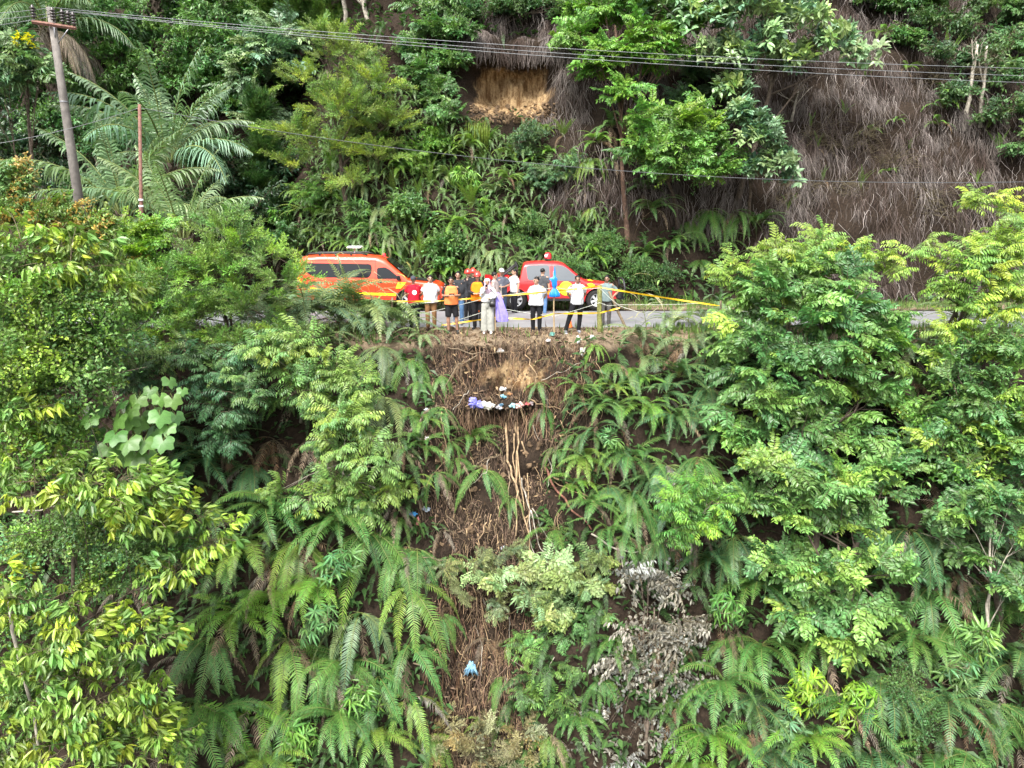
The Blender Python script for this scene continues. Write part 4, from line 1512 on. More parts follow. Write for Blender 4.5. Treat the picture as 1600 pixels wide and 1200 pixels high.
LOBED = [lobed_leaf(i) for i in range(3)]
t = thing("lobed_leaf_plant", "plant with big soft maple shaped leaves left of the middle", "plant", hit(215, 760)[0])
tb = t.location.copy()
mb = MB()
for (px, py, s) in [(160, 640, .42), (200, 655, .40), (180, 680, .40), (150, 675, .38), (225, 690, .40), (250, 650, .38), (270, 625, .30), (215, 625, .34), (265, 595, .28), (240, 675, .42), (200, 690, .42), (170, 700, .36), (255, 690, .36), (285, 610, .2), (235, 610, .26), (150, 640, .3), (190, 630, .28), (210, 715, .4), (165, 720, .36), (262, 668, .3), (185, 655, .4), (215, 660, .38), (240, 645, .36), (150, 700, .38), (232, 712, .36), (275, 650, .3), (205, 640, .34), (140, 655, .32), (250, 622, .28), (195, 712, .4)]:
    p = at(px, py, -6.4 + U(-.6, .6))
    a = -pi / 2 + U(-.9, .9)
    rot = MIX_ROT(a, 3, 'Z') @ MIX_ROT(radians(U(30, 62)), 3, 'Y') @ MIX_ROT(U(-.3, .3), 3, 'X')
    part_at("leaf", random.choice(LOBED), t, p - tb, rot, s * .80, shade((.085, .175, .035), .25))
    q = p - tb - rot @ Vector((.65, 0, .3)) * s
    mb.tube([Vector((0, .2, .1)), q * .5 + Vector((0, .2, .2)), q], [.02, .015, .008], 5)
mb.build("stem", M_STALK, t)
# heart shaped leaves in the lower left
t = thing("heart_leaf_creeper", "creeper with a few round heart shaped leaves right of the hanging yellow leaves", "creeper", at(270, 1010, -7.6))
tb = t.location.copy()
for (px, py) in [(250, 985), (275, 980), (295, 980), (250, 1005), (285, 1005), (262, 970), (240, 960)]:
    p = at(px, py, -7.7 + U(-.1, .1))
    part_at("leaf", LOBED[0], t, p - tb, MIX_ROT(-pi / 2 + U(-.5, .5), 3, 'Z') @ MIX_ROT(radians(U(50, 75)), 3, 'Y'), .17, shade((.11, .24, .03), .2))

# light compound leaved shrubs left of the slip
for lab, base, L, n, s, col, br, y in [
    ("light green drooping sapling on the slope left of the slip, upper one", (470, 660), [(420, 555, 0, .6), (470, 545, 0, .7), (520, 590, 0, .8), (470, 610, 0, .7), (560, 600, 0, .6), (500, 640, 0, .7), (440, 580, 0, .5), (550, 640, 0, .6)], 90, .78, (.16, .245, .055), (.23, .31, .06), -3.6),
    ("light green drooping sapling on the slope left of the slip, lower one", (530, 810), [(530, 700, 0, .8), (580, 720, 0, .6), (520, 760, 0, .6), (600, 770, 0, .5), (480, 790, 0, .6), (560, 790, 0, .7), (540, 660, 0, .6), (590, 690, 0, .4), (430, 770, 0, .4)], 85, .75, (.16, .245, .055), (.22, .30, .05), -4.6),
    ("dark green sapling with drooping leaflets under the feathery bush", (350, 720), [(330, 590, 0, .6), (370, 600, 0, .6), (350, 640, 0, .6), (400, 620, 0, .5), (350, 690, 0, .6), (370, 560, 0, .5), (310, 610, 0, .4), (360, 660, 0, .5)], 75, .72, (.085, .165, .055), (.12, .21, .06), -3.8),
    ("sprawling dark leaved sapling above the lobed leaf plant", (230, 640), [(180, 560, 0, .7, .5), (240, 570, 0, .8, .5), (290, 560, 0, .6), (210, 600, 0, .5)], 50, .7, (.05, .10, .03), (.09, .15, .035), -4.0),
    ("small tree with pinnate leaves in front of the slip's lower right", (1080, 900), [(1060, 790, 0, .6), (1090, 820, 0, .6), (1050, 840, 0, .45), (1110, 790, 0, .45), (1075, 760, 0, .4)], 45, .7, (.11, .22, .035), (.16, .29, .03), -5.4),
]:
    tree("sapling", lab, "sapling", hit(*base)[0], lobes_px([(a[0], a[1], y + U(-.3, .3)) + tuple(a[3:]) for a in L]), 'compound', int(n * 1.35), s, col, r0=.04, r1=.015, bright=br, bark=M_PALEBARK, dv=.22, group="saplings with drooping leaflets", low=-.6)

# right side
tree("leafy_tree", "big leafy tree with drooping oval leaves right of the slip", "tree", hit(1270, 1020)[0],
     lobes_px([(1290, 450, -2.2, 1.1), (1220, 470, -2.4, 1.1), (1180, 530, -2.6, 1.0), (1260, 530, -2.8, 1.4), (1340, 510, -2.4, 1.1), (1380, 560, -2.8, .9), (1200, 590, -3.2, 1.2), (1290, 600, -3.2, 1.3), (1360, 630, -3.2, .9),
               (1180, 640, -3.4, .9), (1240, 670, -3.6, 1.0), (1320, 680, -3.6, .9), (1170, 690, -3.6, .6), (1390, 680, -3.6, .6)]),
     'alternate', 285, .84, (.10, .19, .045), r0=.13, r1=.05, dv=.3, bright=(.20, .30, .05), inner=.2)
tree("leafy_tree", "lower leafy tree with layered pale green boughs under the big one at right", "tree", hit(1290, 1110)[0],
     lobes_px([(1200, 740, -4.4, .9, .6), (1290, 760, -4.6, 1.0, .6), (1360, 770, -4.6, .8, .6), (1170, 790, -4.6, .6, .6), (1240, 800, -4.8, .8, .6), (1330, 820, -4.8, .8, .5), (1390, 730, -4.4, .6, .5), (1210, 880, -5.2, .6, .5), (1280, 890, -5.2, .8, .5),
               (1350, 870, -5.2, .6, .5), (1400, 900, -5.2, .6, .5), (1330, 950, -5.6, .8, .5), (1250, 960, -5.6, .7, .5), (1390, 960, -5.6, .5, .5), (1330, 1010, -6, .5, .5), (1270, 920, -5.6, .6, .5)]),
     'alternate', 215, .80, (.105, .195, .05), r0=.11, r1=.04, dv=.28, bright=(.2, .31, .06), bfrac=.35, low=-.15)
tree("compound_leaf_tree", "yellow green tree with hand shaped drooping leaves behind the big leafy tree", "tree", drop(6.9, -1.2),
     lobes_px([(1160, 420, -1.6, .7), (1215, 400, -1.5, .8), (1270, 395, -1.2, .9), (1320, 410, -1.2, .8), (1130, 440, -1.8, .5), (1370, 420, -1.2, .6), (1240, 430, -1.6, .9), (1180, 450, -1.8, .6)]),
     'compound', 100, .78, (.19, .275, .045), r0=.06, r1=.02, bright=(.29, .36, .04), dv=.2, bfrac=.4, group="yellow green trees with hand shaped leaves")
tree("compound_leaf_tree", "yellow green tree with hand shaped drooping leaves at the right edge", "tree", hit(1440, 640)[0],
     lobes_px([(1550, 330, -2.2, .8), (1590, 350, -2.2, .8), (1520, 330, -2.2, .4), (1580, 400, -2.6, .9), (1530, 400, -2.6, .7), (1500, 430, -2.8, .8), (1550, 450, -2.8, .9), (1590, 470, -2.8, .8), (1470, 460, -2.8, .5), (1420, 400, -2.0, .6), (1450, 390, -2, .4),
               (1400, 430, -2.2, .5), (1510, 490, -3, .6), (1560, 500, -3, .6), (1490, 520, -3.1, .5)]),
     'compound', 160, .80, (.19, .28, .045), r0=.07, r1=.02, bright=(.29, .36, .04), dv=.2, bfrac=.4, group="yellow green trees with hand shaped leaves", stems=2)
tree("glossy_tree", "broad glossy leaved tree at the right edge below the yellow green crown", "tree", hit(1560, 1000)[0],
     lobes_px([(1540, 560, -3.6, .9), (1590, 570, -3.8, .9), (1490, 600, -3.8, .7), (1550, 630, -4, 1.0), (1590, 660, -4.2, .8), (1500, 670, -4.2, .8), (1460, 700, -4.4, .6), (1560, 700, -4.4, .8), (1500, 740, -4.6, .6), (1590, 740, -4.6, .7), (1440, 660, -4, .5), (1480, 560, -3.6, .5)]),
     ('broad', 'alternate'), 210, .74, (.10, .18, .045), r0=.1, r1=.04, dv=.3, bright=(.2, .30, .045))
tree("thin_stem_tree", "slim tree with sparse rounded leaves and a mottled stem in the lower right", "tree", hit(1540, 1080)[0],
     lobes_px([(1500, 800, -5.4, .5), (1560, 790, -5.4, .6), (1590, 840, -5.6, .6), (1520, 870, -5.6, .4), (1470, 830, -5.4, .4), (1580, 920, -5.8, .5)]),
     'alternate', 55, .72, (.095, .18, .05), r0=.05, r1=.02, dv=.25, bright=(.17, .27, .05), bark=M_PALEBARK)
tree("round_leaf_shrub", "small round leaved shrub low among the ferns at the lower right", "shrub", hit(1440, 1190)[0],
     lobes_px([(1410, 1080, -6.6, .5), (1450, 1110, -6.6, .5), (1430, 1140, -6.8, .5), (1390, 1100, -6.6, .35), (1420, 1050, -6.4, .3)]), 'small', 70, .55, (.08, .15, .035), r0=.03)
for lab, px, py, y, c, s in [("bright yellow green finger leaved plant at the lower right", 1270, 1080, -6.6, (.22, .33, .025), .75), ("second bright finger leaved plant low at the right, its hand hanging down", 1345, 1095, -6.6, (.2, .31, .025), .7), ("dull green finger leaved plant in the lower right", 1230, 1140, -6.9, (.10, .18, .07), .8),
                             ("finger leaved plant in the middle of the lower right ferns", 1500, 1040, -6.2, (.11, .20, .06), .75), ("upright finger leaved plant among the lower right ferns", 1530, 1000, -6.2, (.13, .23, .05), .7), ("finger leaved plant under the withered shrub's right side", 1140, 950, -5.8, (.09, .2, .035), .6),
                             ("light finger leaved plant in the lower left ferns", 510, 970, -6, (.12, .22, .06), .7), ("finger leaved plant under the hanging frond left of the slip", 540, 870, -5.4, (.09, .19, .05), .7), ("leafy low plant at the bottom edge left of the slip", 470, 1150, -7, (.11, .22, .035), .75),
                             ("leafy low plant at the bottom edge beside the slip's foot", 560, 1090, -6.6, (.10, .2, .035), .6), ("finger leaved plant right beside the slip's litter", 955, 690, -3.2, (.10, .20, .05), .5)]:
    c0 = at(px, py, y)
    b, nr = hit(px, py + 30)
    tree("finger_leaf_plant", lab, "plant", b, [(c0, .42), (c0 + Vector((U(-.4, .4), .1, -.35)), .35)], 'whorl', 11, s * 1.3, c, r0=.02, r1=.01, dv=.2, group="finger leaved plants")

# withered grey shrub and the heap of cut foliage
tree("withered_shrub", "withered shrub with limp grey white leaves right of the slip's foot", "shrub", hit(1010, 1180)[0],
     lobes_px([(1000, 900, -5.4, .5), (1040, 920, -5.4, .6), (990, 990, -5.8, .7), (1050, 1000, -5.8, .7), (1090, 980, -5.8, .4), (970, 1040, -6, .6), (1030, 1060, -6.1, .7), (1080, 1070, -6.1, .5), (950, 1110, -6.4, .6), (1010, 1140, -6.5, .7), (1060, 1150, -6.5, .5), (930, 1170, -6.6, .6), (980, 1190, -6.7, .6)]),
     'withered', 115, .85, (.225, .22, .185), r0=.05, r1=.02, dv=.35, dh=.06, bright=(.33, .325, .29), bfrac=.4, low=-.9, droop=.15, stems=3)
tree("cut_foliage_heap", "heap of cut pale green foliage lying under the bare stems", "cut branches", hit(850, 960)[0],
     lobes_px([(745, 890, -4.7, .4, .6), (820, 900, -4.9, .45, .6), (860, 880, -4.8, .5, .6), (890, 910, -5, .5, .6), (830, 930, -5.1, .5, .6), (780, 910, -4.9, .4), (870, 950, -5.2, .5), (920, 920, -5, .4), (930, 880, -4.8, .35), (850, 970, -5.3, .4)]),
     ('whorl', 'alternate', 'whorl', 'compound'), 130, .62, (.165, .215, .065), r0=.03, r1=.01, dv=.3, bright=(.25, .30, .11), bfrac=.4, low=-.8, droop=.1, face=.9)
tree("cut_foliage_heap", "heap of fresh green cut foliage right of the blue cord", "cut branches", hit(880, 1060)[0],
     lobes_px([(820, 1010, -5.5, .4), (870, 1000, -5.4, .5), (920, 990, -5.4, .4), (850, 1050, -5.7, .45), (900, 1040, -5.6, .5), (830, 1090, -5.9, .4), (880, 1100, -6, .45), (950, 960, -5.2, .4)]),
     ('compound', 'whorl'), 140, .55, (.125, .22, .05), r0=.03, r1=.01, dv=.3, bright=(.17, .28, .05), low=-.8, droop=.15)
tree("cut_foliage_heap", "heap of yellowing cut fern and twigs at the bottom of the slip", "cut branches", hit(740, 1190)[0],
     lobes_px([(700, 1140, -6.3, .4, .5), (760, 1150, -6.4, .5, .5), (820, 1150, -6.4, .5, .5), (680, 1170, -6.5, .4), (740, 1185, -6.6, .5), (810, 1190, -6.6, .5), (860, 1170, -6.5, .4)]),
     ('feather', 'withered', 'twigs'), 95, .6, (.25, .225, .105), r0=.02, r1=.01, dv=.35, bright=(.31, .30, .15), low=-.8, droop=.1)
tree("cut_foliage_heap", "thin scatter of yellow green cuttings above the blue cord", "cut branches", hit(740, 900)[0],
     lobes_px([(700, 890, -4.6, .35, .4), (760, 880, -4.6, .4, .4), (800, 865, -4.5, .35), (720, 930, -4.9, .35, .4), (780, 950, -5, .3)]),
     ('feather', 'compound'), 48, .5, (.17, .19, .075), r0=.02, r1=.01, dv=.35, low=-.8, droop=.1)

# ------------------------------------------------------------------ ferns of the near slope
FL = [  # px, py of the root, frond length, fronds, style, colour, look
    # left top edge, over the van's foot
    (470, 514, 1.5, 13, 'arch', C_FERN_GREY, "greyish fern"), (530, 514, 1.6, 13, 'arch', C_FERN_PALE, "pale fern"), (585, 514, 1.5, 12, 'arch', C_FERN_PALE, "pale fern"), (630, 520, 1.5, 13, 'arch', C_FERN_GREY, "greyish fern"),
    (445, 514, 1.3, 10, 'arch', C_FERN_GREY, "greyish fern"), (660, 530, 1.0, 10, 'arch', C_FERN_PALE, "pale fern"), (560, 520, 1.6, 12, 'arch', C_FERN_GREY, "greyish fern"), (500, 540, 1.7, 13, 'arch', C_FERN_GREY, "greyish fern"),
    (600, 545, 1.7, 13, 'hang', C_FERN_GREY, "greyish hanging fern"), (640, 565, 1.6, 12, 'hang', C_FERN, "dark hanging fern"), (545, 575, 1.9, 12, 'hang', C_FERN, "dark hanging fern"), (420, 520, 1.6, 12, 'arch', C_FERN_GREY, "greyish fern"),
    (565, 635, 1.9, 10, 'hang', C_FERN_PALE, "pale hanging fern"), (600, 625, 2.0, 10, 'hang', C_FERN_PALE, "pale hanging fern"), (640, 640, 1.3, 10, 'hang', C_FERN, "dark hanging fern"), (660, 700, 1.3, 9, 'arch', C_FERN, "green fern"),
    (475, 514, 2.8, 11, 'arch', C_FERN_PALE, "tall pale fern"), (520, 514, 3.1, 12, 'arch', C_FERN_GREY, "tall greyish fern"), (575, 514, 2.9, 12, 'arch', C_FERN_PALE, "tall pale fern"), (618, 514, 1.75, 11, 'arch', C_FERN_GREY, "tall greyish fern"), (548, 514, 2.1, 4, 'up', C_FERN_PALE, "upright pale fern"),
    (430, 518, 2.5, 12, 'arch', C_FERN_GREY, "greyish fern"), (380, 520, 2.5, 12, 'arch', C_FERN_GREY, "greyish fern"), (310, 520, 2.6, 12, 'arch', C_FERN, "green fern"), (260, 520, 2.6, 12, 'arch', C_FERN, "green fern"),
    (1170, 514, 1.6, 10, 'arch', C_FERN, "green fern"), (1220, 514, 1.7, 10, 'arch', C_FERN_GREY, "greyish fern"), (1300, 514, 1.8, 10, 'arch', C_FERN, "green fern"), (1500, 514, 1.8, 10, 'arch', C_FERN_GREY, "greyish fern"), (1570, 514, 1.8, 10, 'arch', C_FERN, "green fern"), (1385, 514, 1.6, 9, 'arch', C_FERN_PALE, "pale fern"),
    # left middle
    (200, 545, 2.0, 10, 'arch', C_FERN, "dark green fern"), (170, 590, 1.6, 9, 'arch', C_FERN_BLUE, "bluish fern"), (320, 720, 2.0, 12, 'arch', C_FERN_BLUE, "bluish fern"), (390, 730, 1.6, 11, 'hang', C_FERN_BLUE, "bluish hanging fern"),
    (430, 690, 1.7, 8, 'dry', C_DRY, "brown withered fern"), (490, 690, 1.6, 9, 'dry', C_DRYGREY, "bleached withered fern"), (520, 720, 1.7, 9, 'hang', C_FERN_GREY, "greyish hanging fern"), (280, 760, 1.9, 11, 'arch', C_FERN_BLUE, "bluish fern"),
    (340, 800, 1.9, 12, 'arch', C_FERN_BLUE, "bluish fern"), (420, 800, 1.9, 12, 'arch', C_FERN, "green fern"), (390, 850, 1.9, 12, 'arch', C_FERN_YEL, "yellow green fern"), (470, 850, 2.0, 12, 'hang', C_FERN_YEL, "yellow green hanging fern"),
    (530, 820, 1.8, 12, 'arch', C_FERN, "green fern"), (350, 880, 1.8, 11, 'arch', C_FERN, "green fern"), (500, 910, 1.7, 10, 'arch', C_BRIGHT, "bright fern"), (590, 830, 4.2, 2, 'long', C_FERN_YEL, "very long hanging fern"), (575, 835, 2.0, 9, 'hang', C_FERN, "green hanging fern"),
    (632, 850, 3.6, 2, 'long', C_FERN, "long dark hanging fern"), (625, 860, 1.8, 8, 'hang', C_FERN, "dark hanging fern"), (430, 940, 1.8, 13, 'arch', C_BRIGHT, "bright fern"), (370, 960, 1.7, 12, 'arch', C_BRIGHT, "bright fern"), (450, 1000, 2.0, 11, 'hang', C_FERN_YEL, "yellow green hanging fern"),
    (330, 1000, 1.8, 11, 'hang', C_FERN, "green hanging fern"), (490, 1030, 1.9, 11, 'hang', C_FERN, "green hanging fern"), (560, 960, 2.2, 8, 'hang', C_FERN_GREY, "greyish hanging fern"), (540, 1040, 1.8, 10, 'arch', C_FERN, "green fern"),
    (300, 1100, 2.1, 7, 'hang', C_BRIGHT, "bright hanging fern"), (400, 1100, 2.2, 9, 'hang', C_BRIGHT, "bright hanging fern"), (340, 1120, 1.8, 10, 'arch', C_FERN, "green fern"), (460, 1110, 1.8, 10, 'hang', C_FERN, "green hanging fern"), (530, 1120, 1.7, 10, 'arch', C_FERN, "green fern"),
    (270, 1150, 1.6, 9, 'arch', C_FERN, "dark green fern"), (590, 1060, 2.0, 7, 'hang', C_FERN, "green hanging fern"), (640, 920, 2.2, 6, 'hang', C_FERN_YEL, "yellow green hanging fern"), (420, 1190, 1.8, 10, 'arch', C_FERN_YEL, "yellow green fern"), (590, 1150, 1.4, 9, 'arch', C_FERN_YEL, "yellow green fern"),
    (240, 900, 1.5, 9, 'arch', C_FERN_BLUE, "bluish fern"), (560, 780, 1.4, 9, 'arch', C_FERN, "green fern"), (440, 640, 1.4, 9, 'arch', C_FERN, "green fern"), (270, 680, 1.6, 10, 'arch', C_FERN_BLUE, "bluish fern"), (640, 1010, 1.8, 6, 'hang', C_FERN, "green hanging fern"), (645, 1090, 1.5, 6, 'hang', C_FERN_YEL, "yellow green hanging fern"),
    # in the slip
    (735, 690, 1.3, 9, 'arch', C_FERN, "green fern"), (700, 690, 1.0, 7, 'hang', C_FERN, "green fern"), (755, 735, 1.5, 6, 'hang', C_FERN, "green hanging fern"), (850, 640, 1.1, 7, 'hang', C_FERN, "green hanging fern"), (830, 575, .8, 3, 'arch', C_FERN_PALE, "single pale fern"), (840, 600, .9, 5, 'hang', C_FERN, "small dark fern"),
    (650, 860, 1.6, 8, 'hang', C_FERN, "dark hanging fern"), (700, 870, 1.0, 5, 'hang', C_FERN, "green hanging fern"), (930, 540, .9, 5, 'hang', C_BRIGHT, "bright yellow green fern"), (790, 1060, 1.0, 6, 'hang', C_FERN, "green hanging fern"), (800, 1000, .9, 5, 'hang', C_FERN_YEL, "yellow green fern"),
    (690, 960, 1.2, 6, 'hang', C_FERN, "green hanging fern"), (760, 1130, 1.0, 6, 'arch', C_FERN_YEL, "yellow green fern"), (670, 1150, 1.3, 7, 'hang', C_FERN_YEL, "yellow green hanging fern"), (870, 700, 1.1, 7, 'hang', C_FERN, "dark hanging fern"), (690, 640, 1.2, 8, 'hang', C_FERN, "dark hanging fern"),
    (680, 740, 1.3, 8, 'hang', C_FERN, "green hanging fern"), (640, 760, 1.2, 8, 'arch', C_FERN_YEL, "yellow green fern"), (870, 830, 1.2, 8, 'arch', C_FERN, "green fern"), (900, 760, 1.1, 8, 'arch', C_BRIGHT, "bright fern"), (800, 780, .9, 5, 'hang', C_FERN, "small dark fern"), (760, 1000, 1.0, 6, 'dry', C_DRY, "brown withered fern"), (690, 830, 1.1, 6, 'dry', C_DRY, "brown withered fern"), (860, 560, .9, 6, 'dry', C_DRY, "brown withered fern"), (720, 570, .8, 6, 'dry', C_DRY, "brown withered fern"),
    # flanks of the slip
    (905, 610, 1.0, 8, 'arch', C_FERN, "green fern"), (930, 640, 1.2, 9, 'arch', C_FERN_BLUE, "bluish fern"), (900, 680, 1.1, 8, 'hang', C_FERN, "dark hanging fern"), (915, 720, 1.2, 9, 'arch', C_FERN_YEL, "yellow green fern"), (960, 700, 1.3, 9, 'hang', C_FERN_BLUE, "bluish hanging fern"),
    (925, 790, 1.2, 9, 'arch', C_FERN, "green fern"), (985, 770, 1.4, 10, 'hang', C_FERN, "green hanging fern"), (1020, 760, 1.4, 10, 'arch', C_FERN_BLUE, "bluish fern"), (975, 840, 1.2, 8, 'hang', C_FERN, "green hanging fern"), (1050, 790, 1.4, 9, 'hang', C_FERN_BLUE, "bluish hanging fern"),
    (905, 1120, 1.1, 8, 'arch', C_FERN, "green fern"), (860, 1150, 1.1, 8, 'hang', C_FERN_YEL, "yellow green fern"), (940, 1060, 1.1, 8, 'hang', C_FERN, "dark hanging fern"), (960, 1000, 1.1, 8, 'arch', C_FERN, "green fern"), (1060, 1100, 1.3, 9, 'arch', C_FERN, "green fern"), (820, 1180, 1.0, 7, 'arch', C_FERN, "green fern"),
    (655, 600, 1.1, 8, 'hang', C_FERN, "dark hanging fern"), (690, 590, .9, 7, 'hang', C_FERN, "green hanging fern"), (665, 660, 1.1, 8, 'arch', C_FERN_YEL, "yellow green fern"), (710, 720, 1.0, 7, 'hang', C_FERN, "dark hanging fern"), (625, 700, 1.2, 8, 'hang', C_FERN_GREY, "greyish hanging fern"), (630, 810, 1.1, 8, 'hang', C_FERN, "green hanging fern"),
    (985, 580, 1.2, 9, 'hang', C_FERN, "dark hanging fern"), (1040, 620, 1.3, 10, 'arch', C_FERN_BLUE, "bluish fern"), (1085, 640, 1.4, 10, 'hang', C_FERN_BLUE, "bluish hanging fern"), (1000, 600, 1.1, 8, 'arch', C_BRIGHT, "bright fern"),
    # right of the slip, upper
    (1000, 530, 1.3, 11, 'arch', C_FERN_GREY, "greyish fern"), (1050, 515, 1.4, 12, 'arch', C_FERN_PALE, "pale fern"), (1100, 510, 1.4, 12, 'arch', C_FERN_GREY, "greyish fern"), (1140, 514, 1.3, 10, 'arch', C_FERN_GREY, "greyish fern"), (1075, 514, 1.2, 3, 'up', C_BRIGHT, "upright bright fern"),
    (1080, 540, 1.5, 12, 'arch', C_FERN_GREY, "greyish fern"), (1130, 550, 1.6, 12, 'hang', C_FERN, "dark hanging fern"), (960, 570, 1.2, 10, 'hang', C_FERN, "dark hanging fern"), (1020, 560, 1.5, 11, 'hang', C_FERN_GREY, "greyish hanging fern"), (1060, 590, 1.6, 11, 'arch', C_FERN_BLUE, "bluish fern"),
    (1110, 610, 1.7, 12, 'hang', C_FERN_BLUE, "bluish hanging fern"), (960, 640, 1.4, 11, 'arch', C_FERN, "green fern"), (1010, 640, 1.4, 11, 'arch', C_BRIGHT, "bright fern"), (1020, 680, 1.1, 4, 'up', C_FERN_YEL, "upright yellow green fern"), (1060, 660, 1.6, 12, 'arch', C_FERN_BLUE, "bluish fern"),
    (930, 680, 1.3, 10, 'arch', C_FERN_BLUE, "bluish fern"), (985, 720, 1.6, 11, 'arch', C_FERN, "green fern"), (1040, 730, 1.6, 12, 'hang', C_FERN_BLUE, "bluish hanging fern"), (1090, 720, 1.5, 11, 'hang', C_FERN, "green hanging fern"), (950, 760, 1.3, 9, 'hang', C_FERN_BLUE, "bluish hanging fern"),
    (1000, 800, 1.5, 10, 'hang', C_FERN, "dark hanging fern"), (960, 610, 1.1, 8, 'arch', C_FERN_YEL, "yellow green fern"), (1130, 690, 1.4, 9, 'arch', C_FERN_BLUE, "bluish fern"), (950, 830, 1.2, 8, 'arch', C_FERN, "green fern"), (1030, 850, 1.4, 8, 'hang', C_FERN_BLUE, "bluish hanging fern"),
    (1120, 780, 1.7, 11, 'arch', C_FERN_BLUE, "bluish fern"), (1150, 840, 1.8, 11, 'hang', C_FERN_BLUE, "bluish hanging fern"), (1110, 880, 1.6, 11, 'arch', C_FERN_BLUE, "bluish fern"), (1180, 920, 1.6, 11, 'arch', C_FERN, "green fern"), (1140, 1000, 1.7, 11, 'hang', C_FERN, "green hanging fern"),
    (1190, 1010, 1.7, 11, 'arch', C_FERN, "green fern"), (1130, 1070, 1.7, 10, 'arch', C_FERN, "green fern"), (1180, 1100, 1.7, 11, 'arch', C_FERN_BLUE, "bluish fern"), (1110, 1150, 1.6, 10, 'arch', C_BRIGHT, "bright fern"), (1080, 1200, 1.5, 9, 'arch', C_BRIGHT, "bright yellow green fern"), (1210, 1180, 1.7, 11, 'arch', C_FERN_BLUE, "bluish fern"),
    (1280, 1000, 1.6, 10, 'arch', C_FERN, "dark green fern"), (1320, 1100, 1.7, 11, 'arch', C_FERN, "green fern"), (1260, 1160, 1.6, 9, 'arch', C_BRIGHT, "bright fern"), (1380, 1060, 1.8, 11, 'hang', C_FERN_BLUE, "bluish hanging fern"), (1360, 1180, 1.7, 11, 'arch', C_FERN_BLUE, "bluish fern"),
    # right edge
    (1420, 560, 1.5, 10, 'arch', C_FERN_GREY, "greyish fern"), (1460, 530, 1.4, 11, 'arch', C_FERN_PALE, "pale fern"), (1430, 610, 1.7, 11, 'arch', C_FERN, "dark green fern"), (1400, 590, 1.4, 7, 'dry', C_DRYGREY, "bleached withered fern"), (1450, 750, 1.8, 11, 'arch', C_FERN_BLUE, "bluish fern"), (1420, 830, 2.0, 11, 'hang', C_FERN_BLUE, "bluish hanging fern"),
    (1480, 860, 1.8, 10, 'arch', C_FERN_GREY, "greyish fern"), (1450, 920, 2.1, 10, 'hang', C_FERN, "green hanging fern"), (1500, 900, 1.4, 7, 'dry', C_DRYGREY, "bleached withered fern"), (1540, 930, 1.8, 11, 'arch', C_FERN_BLUE, "bluish fern"), (1590, 960, 1.8, 10, 'arch', C_FERN, "green fern"), (1580, 1040, 1.9, 11, 'arch', C_FERN_BLUE, "bluish fern"),
    (1490, 980, 1.8, 10, 'hang', C_FERN, "green hanging fern"), (1430, 1000, 1.8, 10, 'arch', C_FERN, "green fern"), (1550, 1100, 1.9, 11, 'hang', C_FERN, "green hanging fern"), (1480, 1100, 1.8, 10, 'arch', C_FERN_BLUE, "bluish fern"), (1510, 1180, 1.8, 10, 'hang', C_FERN, "green hanging fern"), (1590, 1160, 1.8, 10, 'arch', C_FERN, "green fern"),
    (1560, 870, 1.6, 9, 'arch', C_FERN_GREY, "greyish fern"), (1450, 1180, 1.6, 9, 'arch', C_FERN, "green fern"),
]
for (px, py, s, n, st, c, look) in FL:
    p, nr = hit(px, py)
    edge = py < 530
    fern(p + nr * .03, nr, s, n, st, c, look, spread=170 if edge else 95, dry=.07, group="ferns on the slope below the road", lift=(.38 if s > 2.0 else .15) if edge else .0)
# brown dead skirts hanging under the fern crowns
for (px, py) in scatter(26, (180, 560, 1600, 1190), 85, lambda a, b: not (640 < a < 960)):
    p, nr = hit(px, py)
    fern(p + nr * .02, nr, U(1.1, 1.7), 7, 'dry', random.choice((C_DRY, C_DRYGREY, (.12, .085, .055))), "brown withered fern", spread=80, group="withered ferns on the slope")
# tall reeds in front of the van
mb_ = MB()
for k, (px, py, h, lab) in enumerate([(560, 516, 2.35, "tall dry reed in front of the van's side door"), (590, 516, 2.15, "leaning green reed in front of the van's wing"), (535, 516, 1.65, "bleached reed in front of the van's long window"), (1010, 520, 1.2, "dry grass stalk beside the leaning stick"), (1040, 515, 1.7, "arching reed right of the leaning stick"), (1180, 480, 1.3, "tall spiky fern shoot at the top of the right trees"), (620, 516, 1.95, "drooping dry reed plume between van and red shirt")]):
    p, nr = hit(px, py)
    t = thing("reed", lab, "reed", p, 0, "reeds along the crest")
    m = MB()
    pts = curve_pts(h, radians(88), radians(62), 6, 0)
    a0 = random.choice((0, pi)) + U(-.3, .3)
    rot = MIX_ROT(a0, 3, 'Z')
    m.tube([rot @ q for q in pts], [.012, .011, .01, .009, .008, .006, .004], 5)
    so = m.build("stem", M_STALK, t)
    for j in range(9):
        q = rot @ pts[1 + j % 6]
        a = U(0, 2 * pi)
        mm = MB()
        leafshape(mm, Vector((0, 0, 0)), Vector((cos(a) * .7, sin(a) * .5, U(.3, 1))), Vector((0, 0, 1)), U(.6, 1.0), U(.05, .085), 0, .1, .7, 2)
        o = mm.build("blade", [M_LEAF], t, q)
        o.color = shade((.36, .34, .19) if R() < .6 else (.22, .33, .08), .2)
# ------------------------------------------------------------------ vehicles
def paint(name, col):
    return flat_mat(name, col, .32, 0, .05, 3.0, 0, False, .35, .5)


